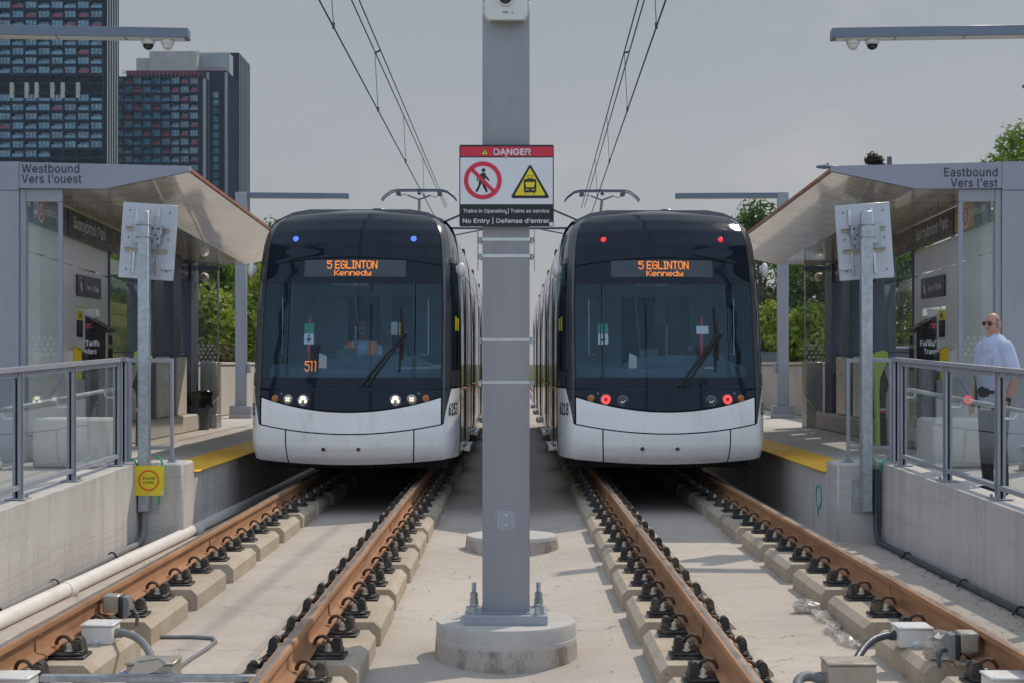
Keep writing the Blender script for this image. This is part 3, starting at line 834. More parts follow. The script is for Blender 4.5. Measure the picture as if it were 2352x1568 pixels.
for cx_ in (1208.5, 1213, 1222, 1226.5): g.prism([sp_(cx_ + 1.6 * math.cos(a), 436.5 + 1.6 * math.sin(a)) for a in [6.283 * i / 10 for i in range(10)]], 'xz', -.0055, -.0047)
g.build('tram_symbol_lamp', M['signY'], t)
g = MB(); g.prism([sp_(x, y) for (x, y) in rtri(1113.5, 340.5, 356.5, 9, 1)], 'xz', -.0025, -.0017); g.build('warning_border', M['signK'], t)
g = MB(); g.prism([sp_(x, y) for (x, y) in rtri(1113.5, 342.6, 355.4, 7, .6)], 'xz', -.0035, -.0027); g.build('warning_field', M['signY'], t)
g = MB(); text(g, '!', (*[sp_(1113.5, 354.6)[0], -.0045, sp_(1113.5, 354.6)[1]],), (1, 0, 0), (0, 0, 1), height=.026, bold=.014, align='c'); g.build('exclamation_mark', M['signK'], t, recalc=False)
def stext(body, x0, y0, x1, y1, m, bold=.014, d=-.0035):
    g = MB(); p = sp_(x0, y1); w = (x1 - x0) / 217 * sw; h = (y1 - y0) / 188 * sh
    text(g, body, (p[0], d, p[1]), (1, 0, 0), (0, 0, 1), width=w, height=h, bold=bold); return g.build('lettering', m, t, recalc=False)
stext('DANGER', 1135, 342.5, 1218.5, 356.5, M['signW'], .024)
stext('Trains in Operation | Trains en service', 1064, 478.5, 1261.5, 491.5, M['signW'], .010)
stext("No Entry | Defense d\u2019entrer", 1063, 500, 1262, 515.5, M['signW'], .016)
for (x, y) in ((1163, 360.5), (1163, 490)):
    g = MB(); c = sp_(x, y); g.cyl((c[0], -.0002, c[1]), (c[0], -.008, c[1]), .0095, .006, n=14); g.build('bolt_head', M['bolt'], t)
panel('sticker', 1262, 511, 1270, 519.5, M['signW'], .0036)

# box camera at the top of the frame
t = thing('camera_housing', 'white box camera with round black lens at the top of the centre post', 'camera', (PX, 10.285, at(1163, 10, PYF).z))
def hc(x, y): p = at(x, y, 10.22); return (p.x - PX, p.z - t.location.z)
a, b = hc(1113, -40), hc(1212, 47)
g = MB(); g.prism([(a[0], a[1]), (b[0], a[1]), (b[0], b[1] + .03), (b[0] - .022, b[1] + .006), (b[0] - .028, b[1]), (a[0] + .028, b[1]), (a[0] + .022, b[1] + .006), (a[0], b[1] + .03)], 'xz', -.085, 0.02)
g.build('housing', M['white'], t)
for s in (-1, 1):
    g = MB(); cxm = (a[0] + b[0]) / 2; hw = (b[0] - a[0]) / 2
    g.box(cxm + s * (hw + .001), cxm + s * (hw + .016), -.045, .0, hc(0, 30)[1], hc(0, 2)[1], .004); g.cyl((cxm + s * (hw + .009), -.046, hc(0, 10)[1]), (cxm + s * (hw + .009), -.049, hc(0, 10)[1]), .004, n=8)
    g.build('mounting_ear', M['white'], t)
cxm, czm = hc(1161, -3)
g = MB(); g.cyl((cxm, -.086, czm), (cxm, -.097, czm), .052, n=32); rg = g.build('lens_ring', M['steel'], t)
g = MB(); g.ball((cxm, -.094, czm), .044, 24, 12, (1, .45, 1)); g.build('lens', pm('lens glass', (.01, .01, .012), .06, 0, .1, 5, spec=.8), rg)
g = MB(); p = hc(1154, 32); text(g, 'AXIS', (p[0], -.0856, p[1]), (1, 0, 0), (0, 0, 1), width=.036, height=.010, bold=.03); g.build('lettering', M['black'], t, recalc=False)
g = MB(); p = hc(1175, 33); g.prism([(p[0], p[1]), (p[0] + .014, p[1]), (p[0] + .007, p[1] + .014)], 'xz', -.0856, -.0852); g.build('logo_mark', M['conduit'], t)
g = MB(); a2, b2 = hc(1125, 45), hc(1203, 49); g.box(a2[0], b2[0], -.08, -.01, b2[1], a2[1] - .001); g.build('lower_grille', M['dirtysteel'], t)

# ------------------------------------------------------------------ galvanised posts with the backs of traffic signs
def sign_post(s):
    """local +x points away from the tracks"""
    xp, zb, ztop = (-4.005 if s < 0 else at(1989.5, 0, 17.27).x), -.10, 3.15
    t = thing('galvanised_post', ('galvanised square post behind the yellow horn sign' if s < 0 else 'galvanised square post on the right pier by the green cable'), 'post', (xp, 17.27, zb), group='galvanised sign posts')
    g = MB(); g.box(-.060, .060, -.060, .060, 0, ztop - zb, .010); g.build('tube', M['galv'], t)
    g = MB(); g.box(-.145, .145, .0605, .0685, -.02, .40, .002); pl = g.build('mounting_plate', M['galv'], t)
    g = MB()
    for sx in (-1, 1):
        for z in (.04, .34): g.cyl((sx * .11, .060, z), (sx * .11, .042, z), .018, n=8); g.cyl((sx * .11, .0603, z), (sx * .11, .056, z), .024, n=14)
    g.build('anchor_bolt', M['galv'], pl)
    b = thing('traffic_sign_back', ('tilted grey back of a traffic sign on the left post' if s < 0 else 'tilted grey back of a traffic sign on the right post'), 'sign', (xp - s * -.02 if 0 else xp, 17.40, 2.84), group='sign backs')
    # board leans sideways as in the photo
    rot = Matrix.Rotation(R(-4.2 * s if s < 0 else -4.2 * s), 4, 'Y')
    w, h = .300, .415; ox = (-.012 if s < 0 else .035)
    rot = Matrix.Rotation(R(4.0 if s < 0 else -4.0), 4, 'Y') @ Matrix.Identity(4)
    def piece(nm, fn, m, par=None):
        g = MB(); g.M = Matrix.Translation((ox, 0, 0)) @ rot; fn(g); return g.build(nm, m, par or b)
    bd = piece('sign_board', lambda g: g.box(-w, w, .10, .145, -h, h, .004), M['galvp'])
    def holes(g):
        for x in (-.22, 0, .22):
            for z in (-.32, .03, .33):
                if x == 0 and abs(z) < .2: continue
                g.cyl((x, .0995, z), (x, .096, z), .010, n=10)
    piece('rivet', holes, M['clip'], bd)
    def stains(g):
        pass
    for (x0, x1, z0, z1) in ((-.17, -.125, .18, .36), (.07, .115, .18, .36), (-.17, -.13, -.36, -.10), (.075, .11, -.36, -.10)):
        piece('upright_channel', lambda g: (g.box(x0, x1, .085, .0995, z0, z1, .002), g.box(x0, x0 + .006, .06, .085, z0, z1), [g.cyl(((x0 + x1) / 2 + .006, .0848, z), ((x0 + x1) / 2 + .006, .080, z), .005, n=8) for z in (z0 + .04, z1 - .03, (z0 + z1) / 2)]), M['steel'])
    for (z, x0, x1) in ((.13, -.25, .23), (-.10, -.25, .22)):
        piece('cross_angle', lambda g: (g.box(x0, x1, .078, .0845, z - .022, z + .02, .001), g.box(x0, x1, .05, .078, z + .014, z + .0205, .001), [g.cyl((x, .0777, z - .002), (x, .072, z - .002), .008, n=8) for x in (x0 + .03, x1 - .03, (x0 + x1) / 2 - .03)]), M['dirtysteel'])
    m_ = -s
    piece('hinge_plate', lambda g: (g.box(m_ * .15 - .03 * 0, m_ * -.16, .035, .049, -.03, .19, .003), g.box(m_ * .11, m_ * -.06, .03, .055, -.085, -.031, .003), g.prism([(m_ * .15, .05), (m_ * .17, .10), (m_ * .155, .18), (m_ * .15, .19)], 'xz', .0, .035)) and None, M['galv'])
    piece('bolt', lambda g: [g.cyl((m_ * x, .0345, z), (m_ * x, .025, z), .010, n=8) for (x, z) in ((.12, .14), (.12, .03), (.06, .14), (.09, .07), (.06, .0))], M['black'])
    for z in (.165, .03):
        g = MB(); P = [(.06 + .062 * 0 - 0, .03, z), (.062, -.07, z), (-.062, -.07, z), (-.072, .03, z - .006)]
        P = [(-.078, .045, z - .005), (-.070, -.055, z), (-.062, -.068, z + .002), (.062, -.068, z + .002), (.070, -.055, z), (.078, .045, z - .005)]
        g.M = Matrix.Translation((0, -.13, 0)); g.tube(P, .008, 8); g.build('u_bolt', M['galv'], b)
    piece('name_plate', lambda g: g.box(m_ * .165, m_ * .31, .07, .084, -.30, -.225, .002), M['galvp'])
    g = MB(); P = [(ox - m_ * .03 + .09 * math.cos(a), .125, -h - .005 + .035 * math.sin(a)) for a in [math.pi + math.pi * i / 12 for i in range(13)]]
    g.tube(P, .010, 8); g.build('cable_loop', M['black'], b)
M['galvp'] = pm('galvanised sheet', (.50, .52, .56), .42, .35, .06, 5, dirt=(.36, .36, .37), dscale=2.2, dthr=(.55, .85))
sign_post(-1); sign_post(1)

t = thing('horn_sign', 'square yellow sign reading SOUND HORN in a red ring on the left post', 'sign', (at(341.5, 0, 17.17).x, 17.17, at(0, 1103, 17.17).z))
hw = 34.5 / F * 17.17
g = MB(); g.box(-hw, hw, 0, .006, -hw, hw, .001); g.build('sign_board', M['signY'], t)
g = MB(); n = 48; vs = []
for i in range(n):
    a = 2 * math.pi * i / n
    for r in (hw * .585, hw * .70): vs.append((r * math.cos(a), -.0012, r * math.sin(a) + .003))
g.add(vs, [(2 * i, 2 * i + 1, (2 * i + 3) % (2 * n), (2 * i + 2) % (2 * n)) for i in range(n)]); g.build('red_ring', M['signR2'] if 'signR2' in M else pm('horn sign red', (.72, .10, .02), .4, 0, .05, 9), t, recalc=False)
g = MB(); text(g, 'SOUND', (0, -.0013, .012), (1, 0, 0), (0, 0, 1), width=hw * .90, height=.030, bold=.005, align='c'); text(g, 'HORN', (0, -.0013, -.034), (1, 0, 0), (0, 0, 1), width=hw * .74, height=.030, bold=.005, align='c')
g.build('lettering', M['signK'], t, recalc=False)
g = MB()
for (x, z, r) in ((0, hw * .86, .011), (0, -hw * .86, .011), (-hw * .92, hw * .92, .006), (hw * .92, hw * .92, .006), (-hw * .92, -hw * .92, .006), (hw * .90, -hw * .92, .008)): g.cyl((x, -.0002, z), (x, -.004, z), r, n=12)
g.build('rivet', M['bolt'], t)
g = MB(); g.box(hw * .84, hw * .98, -.0012, -.0002, -hw * .86, -hw * .70); g.build('sticker', M['signW'], t)

def cable(lab, pts, r=.011, m='green'):
    p = [Vector(q) for q in pts]
    for _ in range(3):
        q = [p[0]]
        for a, b in zip(p[:-1], p[1:]): q += [a * .75 + b * .25, a * .25 + b * .75]
        p = q + [p[-1]]
    g = MB(); g.tube(p, r, 8); return tag(g.build('ground_wire', M[m]), lab, 'wire')
cable('short green earth wire beside the left post above the horn sign', [at(358, 1048, 17.3), at(366, 1050, 17.25), at(372, 1058, 17.22), at(373, 1075, 17.24), at(373, 1100, 17.26), at(366, 1135, 17.28), at(364, 1160, 17.3)])
cable('teal earth wire at the foot of the left railing', [at(298, 1052, 17.3), at(308, 1055, 17.22), at(313, 1064, 17.22), at(314, 1080, 17.28)], .010, 'teal')
cable('green earth wire hanging down the right pier', [at(1998, 1048, 17.36), at(2005, 1050, 17.28), at(2010, 1062, 17.25), at(2014, 1085, 17.27), at(2015, 1120, 17.28), at(2012, 1150, 17.28), at(2004, 1166, 17.29), at(1996, 1167, 17.27)])
cable('teal earth wire at the foot of the right railing', [at(2040, 1052, 17.3), at(2030, 1056, 17.22), at(2024, 1066, 17.22), at(2023, 1080, 17.28)], .010, 'teal')

# ------------------------------------------------------------------ glass railings on the ramp walls
M['glassR'] = glass('railing glass', (.91, .935, .93), .022, .6, .03)
M['glassS'] = glass('shelter glass', (.88, .93, .92), .05, 1.0, .09)
RY = [8.55, 10.2, 11.87, 13.56, 15.2, 16.95]
def ztop(Y): return 1.455 + .0262 * (Y - 12.8)
for s in (-1, 1):
    X = lambda v: CX + s * v
    xr = X(4.18)
    t = thing('ramp_railing', ('sunlit grey railing with glass panels on the left ramp wall' if s < 0 else 'grey railing with glass panels in front of the man, right ramp wall'), 'railing', (xr, RY[0], zt(RY[0])), group='ramp railings')
    O = t.location
    def add(nm, fn, m, par=None, **kw):
        g = MB(); g.M = Matrix.Translation(-O); fn(g); return g.build(nm, m, par or t, **kw)
    for Y in RY + [17.28]:
        z0 = zt(Y)
        po = add('post', lambda g: (g.box(xr - .012, xr + .012, Y - .045, Y + .045, z0 + .012, ztop(Y) - .03, .002), g.box(xr - .034, xr + .034, Y - .045, Y - .037, z0 + .012, ztop(Y) - .03, .001), g.box(xr - .034, xr + .034, Y + .037, Y + .045, z0 + .012, ztop(Y) - .03, .001)), M['paint'])
        if Y < 17:
            add('foot_plate', lambda g: (g.box(xr - .085, xr + .085, Y - .11, Y + .11, z0 + .002, z0 + .0125, .002), [g.cyl((xr - s * .055, Y + dy, z0 + .0126), (xr - s * .055, Y + dy, z0 + .042), .014, n=6) for dy in (-.07, .07)]), M['paint'], po)
        add('screw', lambda g: [g.cyl((xr - s * .0125, Y + .02, z0 + hz), (xr - s * .018, Y + .02, z0 + hz), .007, n=8) for hz in (.12, .6, 1.0)], M['steel'], po)
    add('top_rail', lambda g: g.prism([(RY[0], ztop(RY[0]) - .04), (17.30, ztop(17.3) - .04), (17.30, ztop(17.3)), (RY[0], ztop(RY[0]))], 'yz', xr - .04, xr + .04), M['paint'])
    for i in range(len(RY)):
        a, b = RY[i] + .046, (RY + [17.28])[i + 1] - .046
        if b - a < .3: continue
        add('bottom_rail', lambda g: (g.prism([(a, zt(a) + .085), (b, zt(b) + .085), (b, zt(b) + .125), (a, zt(a) + .125)], 'yz', xr - .03, xr + .03)), M['paint'])
        add('glass_bead', lambda g: g.prism([(a, ztop(a) - .085), (b, ztop(b) - .085), (b, ztop(b) - .045), (a, ztop(a) - .045)], 'yz', xr - .016, xr + .016), M['paint'])
        add('glass_panel', lambda g: g.prism([(a, zt(a) + .126), (b, zt(b) + .126), (b, ztop(b) - .086), (a, ztop(a) - .086)], 'yz', xr - .004, xr + .004), M['glassR'], smooth=False)
    xh = xr + s * .11
    zh = lambda Y: 1.105 + .032 * (Y - 13.3)
    hr = add('hand_rail', lambda g: g.tube([(xh, RY[0], zh(RY[0])), (xh, 17.0, zh(17.0)), (xh - s * .03, 17.06, zh(17.0)), (xh - s * .09, 17.07, zh(17.0))], .021, 12), M['handrail'])
    add('rail_bracket', lambda g: [g.tube([(xr + s * .014, Y - .08, zh(Y) - .075), (xh - s * .02, Y - .08, zh(Y) - .075), (xh, Y - .08, zh(Y) - .05), (xh, Y - .08, zh(Y) - .02)], .008, 8) for Y in RY], M['handrail'], hr)
    # short glazed panel across the end of the wall, over the pier
    e = thing('end_panel_railing', ('framed glass end panel on the left pier behind the galvanised post' if s < 0 else 'framed glass end panel on the right pier behind the galvanised post'), 'railing', (X(3.9), 17.52, .42), group='end panel railings')
    O = e.location
    x0, x1 = X(4.20), X(3.70); xl, xh2 = min(x0, x1), max(x0, x1); tz = at(0, 822, 17.52).z
    def adde(nm, fn, m, **kw):
        g = MB(); g.M = Matrix.Translation(-O); fn(g); return g.build(nm, m, e, **kw)
    for x in (xl, xh2 - .035): adde('post', lambda g: (g.box(x, x + .035, 17.50, 17.54, .433, tz, .003), g.box(x - .028, x + .063, 17.46, 17.60, .4215, .4325, .002), g.cyl((x - .01, 17.50, .433), (x - .01, 17.50, .46), .013, n=6), g.cyl((x + .05, 17.50, .433), (x + .05, 17.50, .46), .013, n=6)), M['paint'])
    for (z0, z1) in ((tz - .045, tz - .001), (.56, .60)): adde('frame_bar', lambda g: g.box(xl + .0355, xh2 - .0355, 17.502, 17.538, z0, z1, .002), M['paint'])
    adde('glass_panel', lambda g: g.box(xl + .036, xh2 - .036, 17.516, 17.524, .601, tz - .046), M['glassR'], smooth=False)

# ------------------------------------------------------------------ shelters
M['fascia'] = pm('lavender grey fascia', (.30, .31, .375), .33, 0, .03, 1.5, spec=.5)
M['soffit'] = None
k = NT('cream soffit boards'); k.set(.18, 0, .6, .8)
c = k.ramp(k.noise(1.2, 5, .6, stretch=(1, .3, 1)), [(.3, (.70, .655, .59)), (.7, (.77, .73, .67))])
sx = k.n('ShaderNodeSeparateXYZ'); gg = k.n('ShaderNodeNewGeometry'); k.l(gg.outputs['Position'], sx.inputs[0])
md = k.n('ShaderNodeMath', operation='PINGPONG'); k.l(sx.outputs['Y'], md.inputs[0]); md.inputs[1].default_value = .30
c = k.mix(k.ramp(md.outputs[0], [(0, 1.0), (.018, 1.0), (.03, 0.0)]), c, (.42, .37, .32))
k.col(c); k.bump(k.noise(1.6, 4, .55, stretch=(1.2, .5, 1)), .25, .08); M['soffit'] = k.m
M['rim'] = pm('weathered copper edge', (.36, .14, .075), .5, .2, .2, 6, dirt=(.52, .40, .33), dscale=3)
M['wallpan'] = pm('glossy white wall panel', (.80, .79, .76), .20, 0, .04, .8, spec=.6)
M['wallb'] = pm('cream lower wall panel', (.68, .64, .58), .30, 0, .04, 1.0)
M['banner'] = pm('charcoal sign band', (.022, .023, .025), .28, 0, .1, 3)
M['teal_band'] = pm('slate blue sign band', (.045, .085, .115), .3, 0, .1, 3)
M['purple'] = pm('dark plum sign', (.035, .030, .042), .3, 0, .1, 3)
M['letter'] = pm('white sign lettering', (.86, .86, .86), .4, 0, .02, 3)
M['letterK'] = pm('dark grey lettering', (.045, .05, .065), .4, 0, .05, 3)
M['line_red'] = pm('route red', (.60, .07, .09), .4, 0, .05, 3)
M['line_org'] = pm('route orange', (.62, .16, .03), .4, 0, .05, 3)
M['machine'] = pm('black machine cabinet', (.018, .018, .020), .3, 0, .15, 6)
M['machineY'] = pm('reader yellow', (.70, .50, .015), .35, 0, .05, 6)
M['screen'] = pm('dark screen glass', (.012, .014, .016), .08, 0, .1, 3, spec=.7)
M['lime'] = pm('lime green plastic', (.50, .66, .13), .35, 0, .05, 4)
M['frit'] = pm('white glass dots', (.75, .77, .77), .5, 0, .03, 4)

k = NT('faint glass dots'); k.set(.5, 0, .3); k.col((.62, .65, .64)); k.b.inputs['Alpha'].default_value = .28; M['frit2'] = k.m
SL = -.029                       # the roofs and sign bands fall gently away from the camera
Y0, Y1 = 19.65, 30.0
def rz(z, Y): return z + SL * (Y - Y0)
for s in (-1, 1):
    X = lambda v: CX + s * v
    W, E = 6.03, 5.54            # back wall line, edge of the end screens
    sh = thing('shelter', ('platform shelter with Westbound Vers l\u2019ouest lettering on its end beam' if s < 0 else 'platform shelter with Eastbound Vers l\u2019est lettering on its end beam'), 'shelter', (X(W), Y0, PLZ), group='platform shelters')
    O = sh.location.copy()
    def add(nm, fn, m, par=None, **kw):
        g = MB(); g.M = Matrix.Translation(-O); fn(g); return g.build(nm, m, par or sh, **kw)
    B, T = 5.00, 3.99            # fold line and outer edge of the canopy
    # canopy: soffit, roof skin and outer rim as sloping sheets with thickness
    def slab(g, pts, ya, yb):
        ra = [(X(v), ya, rz(z, ya)) for v, z in pts]; rb = [(X(v), yb, rz(z, yb)) for v, z in pts]; g.loft([ra, rb])
    add('soffit', lambda g: slab(g, [(6.42, 3.66), (B, 3.66), (T + .012, 3.888), (T + .012, 3.90), (B, 3.70), (6.42, 3.70)], Y0 + .10, Y1), M['soffit'], angle=10)
    add('roof', lambda g: slab(g, [(6.6, 3.9), (6.6, 3.70), (B, 3.703), (T + .012, 3.903), (T + .012, 3.925), (6.6, 3.985)], Y0 + .10, Y1), M['paintd'], angle=10)
    add('roof_edge', lambda g: (slab(g, [(T - .02, 3.885), (T + .0115, 3.882), (T + .0115, 3.932), (T - .02, 3.93)], Y0 + .10, Y1), slab(g, [(T - .035, 3.878), (T - .0205, 3.878), (T - .0205, 3.90), (T - .035, 3.90)], Y0 + .10, Y1)), M['rim'])
    fb = add('end_beam', lambda g: g.prism([(X(6.06), 3.66), (X(B), 3.655), (X(T - .03), 3.872), (X(T - .03), 3.935), (X(6.06), 3.985)], 'xz', Y0, Y0 + .098), M['fascia'])
    lx = X(6.06)
    add('end_beam_cap', lambda g: g.prism([(X(6.065), 3.64), (X(6.50), 3.64), (X(6.50), 3.99), (X(6.065), 3.99)], 'xz', Y0 - .006, Y0 + .10), M['fascia'], fb)
    def lett(g):
        l1, l2 = ('Westbound', 'Vers l\u2019ouest') if s < 0 else ('Eastbound', 'Vers l\u2019est')
        if s < 0:
            a = at(50, 397.5, Y0); b = at(50, 421, Y0)
            text(g, l1, (a.x, Y0 - .002, a.z), (1, 0, 0), (0, 0, 1), width=132 / F * Y0, height=19.5 / F * Y0, bold=.014, space=1.06)
            text(g, l2, (b.x, Y0 - .002, b.z), (1, 0, 0), (0, 0, 1), width=137 / F * Y0, height=19.5 / F * Y0, bold=.014, space=1.06)
        else:
            a = at(2291, 406, Y0); b = at(2291, 430.5, Y0)
            text(g, l1, (a.x, Y0 - .002, a.z), (1, 0, 0), (0, 0, 1), width=122 / F * Y0, height=19.5 / F * Y0, bold=.014, align='r', space=1.06)
            text(g, l2, (b.x, Y0 - .002, b.z), (1, 0, 0), (0, 0, 1), width=107 / F * Y0, height=19.5 / F * Y0, bold=.014, align='r', space=1.06)
    add('lettering', lett, M['letterK'], fb, recalc=False)
    # near end: wide flat post, framed glass screen
    add('end_post', lambda g: g.box(X(6.065), X(6.50), Y0 + .0, Y0 + .30, PLZ, 3.635, .006), M['paint'])
    add('end_post', lambda g: g.box(X(5.99), X(6.062), Y0 + .03, Y0 + .12, PLZ, 3.655, .006), M['paint'])
    add('screen_head', lambda g: (g.box(X(E), X(5.988), Y0 + .04, Y0 + .09, 3.50, 3.652, .003), [g.cyl((X(v), Y0 + .0395, 3.60), (X(v), Y0 + .033, 3.60), .016, n=12) for v in (5.62, 5.70, 5.86, 5.95)]), M['paint'])
    add('screen_edge', lambda g: (g.box(X(E), X(E + .055), Y0 + .045, Y0 + .085, 1.30, 3.498, .004), g.tube([(X(E + .03), Y0 + .065, 1.30), (X(E + .20), Y0 + .065, 1.04), (X(5.98), Y0 + .065, 1.04)], .022, 8)), M['fascia'])
    gl = add('end_screen', lambda g: g.add([(X(E + .055), Y0 + .065, 1.30), (X(5.99), Y0 + .065, 1.30), (X(5.99), Y0 + .065, 3.50), (X(E + .055), Y0 + .065, 3.50)], [(0, 1, 2, 3)]), M['glassS'], smooth=False)
    def dots(xa, xb, za, zb, y, st, r):
        def fn(g):
            z = za; row = 0
            while z < zb:
                x = xa + (st / 2 if row % 2 else 0)
                while x < xb:
                    g.add([(x + r * math.cos(a), y, z + r * math.sin(a)) for a in [6.283 * i / 10 for i in range(10)]], [tuple(range(10))]); x += st
                z += st * .86; row += 1
        return fn
    add('glass_dots', dots(min(X(E + .09), X(5.95)), max(X(E + .09), X(5.95)), 1.62, 1.86, Y0 + .061, .075, .022), M['frit2'], gl, merge=False, recalc=False)
    # back wall: panels, band of signs, windows, columns
    def wp(g, ya, yb, z0, z1, d0=0.0, d1=.06):
        g.loft([[(X(W - d0), ya, z0), (X(W + d1), ya, z0), (X(W + d1), ya, rz(z1, ya)), (X(W - d0), ya, rz(z1, ya))],
                [(X(W - d0), yb, z0), (X(W + d1), yb, z0), (X(W + d1), yb, rz(z1, yb)), (X(W - d0), yb, rz(z1, yb))]])
    yjs = [19.96, 20.72, 21.47, 22.10, 23.35, 23.83]
    for a, b in zip(yjs[:-1], yjs[1:]):
        for z0, z1 in ((.62, 2.90), (2.91, 3.28)):
            if z0 < 1 and (a, b) == (22.10, 23.35):
                add('wall_panel', lambda g: wp(g, a + .004, b - .004, 2.30, 2.90), M['wallpan'])
                add('wall_panel', lambda g: wp(g, a + .004, 22.56, .62, 2.296), M['wallpan'])
                add('wall_panel', lambda g: wp(g, 23.1, b - .004, .62, 2.296), M['wallpan'])
                add('niche', lambda g: (g.box(X(W + .34), X(W + .36), 22.5, 23.2, .62, 2.32), g.box(X(W + .0), X(W + .34), 23.10 - .012, 23.098, .62, 2.29)), M['wallb'])
            else:
                add('wall_panel', lambda g: wp(g, a + .004, b - .004, z0 if z0 < 1 else rz(z0, a) , z1), M['wallpan'])
    add('wall_back', lambda g: g.box(X(W + .4), X(W + .45), 19.96, 26.4, .3, 1.6), M['wallb'])
    # windows between wall and columns
    for a, b in ((23.90, 26.35), (27.2, 27.9), (28.6, 29.5)):
        add('window', lambda g: g.add([(X(W + .03), a, 1.70), (X(W + .03), b, 1.70), (X(W + .03), b, rz(3.22, b)), (X(W + .03), a, rz(3.22, a))], [(0, 1, 2, 3)]), M['glassS'], smooth=False)
        add('window_frame', lambda g: (g.box(X(W - .02), X(W + .06), a - .045, a - .002, .62, rz(3.3, a), .004), g.box(X(W - .015), X(W + .055), a, b, 1.665, 1.695, .003)), M['paintd'])
        add('sill_panel', lambda g: wp(g, a, b, .60, 1.655 - SL * (a - Y0) * 0, .02), M['wallb'])
    for a, b in ((26.42, 27.18), (27.95, 28.6), (29.5, 30.1)):
        add('column', lambda g: g.box(X(W - .10), X(W + .35), a, b - .01, PLZ + .32, rz(3.65, b), .008), M['paintd'])
        if a < 29: add('kerb_panel', lambda g: g.box(X(W - .16), X(W - .102), a + .1, b + .2, PLZ + .32, 1.62, .01), M['wallb'])
    bnd = add('sign_band', lambda g: g.loft([[(X(W - .03), y, rz(3.285, y)), (X(W - .075), y, rz(3.285, y)), (X(W - .075), y, rz(3.64, y)), (X(W - .03), y, rz(3.64, y))] for y in (21.44, 23.86)]), M['banner'])
    add('sign_band', lambda g: g.loft([[(X(W - .03), y, rz(3.285, y)), (X(W - .07), y, rz(3.285, y)), (X(W - .07), y, rz(3.64, y)), (X(W - .03), y, rz(3.64, y))] for y in (23.87, 30.0)]), M['banner'])
    bt = add('sign_band', lambda g: g.loft([[(X(W - .03), y, rz(3.285, y)), (X(W - .07), y, rz(3.285, y)), (X(W - .07), y, rz(3.64, y)), (X(W - .03), y, rz(3.64, y))] for y in (19.9, 21.42)]), M['teal_band'])
    U = Vector((0, -s, 0)); Uz = Vector((0, 0, 1))
    def wtext(body, ya, yb, z, hgt, m, par, d=.078, bold=.01, slope=True):
        """lettering on the platform face of the wall between ya and yb"""
        ys = ya if s < 0 else yb
        u = Vector((0, -s, (-s) * SL if slope else 0))
        add('lettering', lambda g: text(g, body, (X(W - d), ys, rz(z, ys)), u, Uz, width=yb - ya, height=hgt, bold=bold), m, par, recalc=False)
    wtext('Sunnybrook Park', 21.68, 23.42, 3.355, .215, M['letter'], bnd)
    wtext('Eglinton Line', (20.42 if s < 0 else 19.98), (21.12 if s < 0 else 20.70), 3.40, .13, M['letter'], bt, .073)
    yc = 20.22 if s < 0 else 20.86
    if s > 0: add('orange_reflection', lambda g: g.add([(X(W - .0712), y, rz(z, y)) for y, z in ((20.50, 3.30), (21.36, 3.30), (21.36, 3.625), (20.50, 3.625))], [(0, 1, 2, 3)]), pm('painted orange reflection', (.66, .30, .03), .35, 0, .1, 4), bt)  # flat orange sheet painting a reflection onto the sign band
    def disc(r, yc, zc, n=28):
        return lambda g: g.add([(X(W - .0725), yc + r * math.cos(a), rz(zc, yc) + r * math.sin(a)) for a in [6.283 * i / n for i in range(n)]], [tuple(range(n))])
    add('route_ring', disc(.158, yc, 3.46), M['letter'], bt)
    g_ = MB(); add('route_disc', lambda g: g.add([(X(W - .0735), yc + .135 * math.cos(a), rz(3.46, yc) + .135 * math.sin(a)) for a in [6.283 * i / 28 for i in range(28)]], [tuple(range(28))]), M['line_red'] if s < 0 else M['line_org'], bt)
    add('lettering', lambda g: text(g, '5', (X(W - .0745), yc, rz(3.39, yc)), U, Uz, height=.14, bold=.03, align='c'), M['letter'], bt, recalc=False)
    yt = 19.97 if s < 0 else 21.16
    def tramsym(g):
        def pl(pts): g.add([(X(W - .0735), yt + (-s) * a * .11, rz(3.46, yt) + b * .13) for a, b in pts], [tuple(range(len(pts)))])
        pl([(-.5, .6), (.5, .6), (.5, .45), (-.5, .45)]); pl([(-.5, .45), (-.34, .45), (-.34, -.6), (-.5, -.6)]); pl([(.34, .45), (.5, .45), (.5, -.6), (.34, -.6)])
        pl([(-.34, -.25), (.34, -.25), (.34, -.6), (-.34, -.6)]); pl([(-.45, -.72), (-.2, -.72), (-.2, -.9), (-.45, -.9)]); pl([(.2, -.72), (.45, -.72), (.45, -.9), (.2, -.9)])
        pl([(-.35, 1.1), (.35, 1.1), (.35, 1.0), (-.35, 1.0)]); pl([(-.05, .6), (.05, .6), (.3, 1.0), (.2, 1.0)]); pl([(-.05, .6), (.05, .6), (-.2, 1.0), (-.3, 1.0)])
    add('tram_symbol', tramsym, M['letter'], bt, merge=False)
    # route map panel and far direction panel
    def rmap(g):
        for i in range(9):
            y = 24.05 + .13 * i; a = 3.46 + .0
            g.add([(X(W - .0725), y, rz(a, y)), (X(W - .0725), y + .018, rz(a, y)), (X(W - .0725), y + .11, rz(a + .09, y)), (X(W - .0725), y + .09, rz(a + .09, y))], [(0, 1, 2, 3)])
    add('route_map', rmap, M['conduit'], bnd, merge=False)
    add('route_line', lambda g: g.add([(X(W - .0725), 23.98, rz(3.405, 23.98)), (X(W - .0725), 25.2, rz(3.405, 25.2)), (X(W - .0725), 25.2, rz(3.425, 25.2)), (X(W - .0725), 23.98, rz(3.425, 23.98))], [(0, 1, 2, 3)]), M['line_org'], bnd)
    wtext('Mount Dennis' if s < 0 else 'Kennedy', 28.0, 29.1, 3.47, .09, M['conduit'], bnd, .073)
    wtext('Westbound' if s < 0 else 'Eastbound', 28.0, 29.0, 3.345, .09, M['conduit'], bnd, .073)
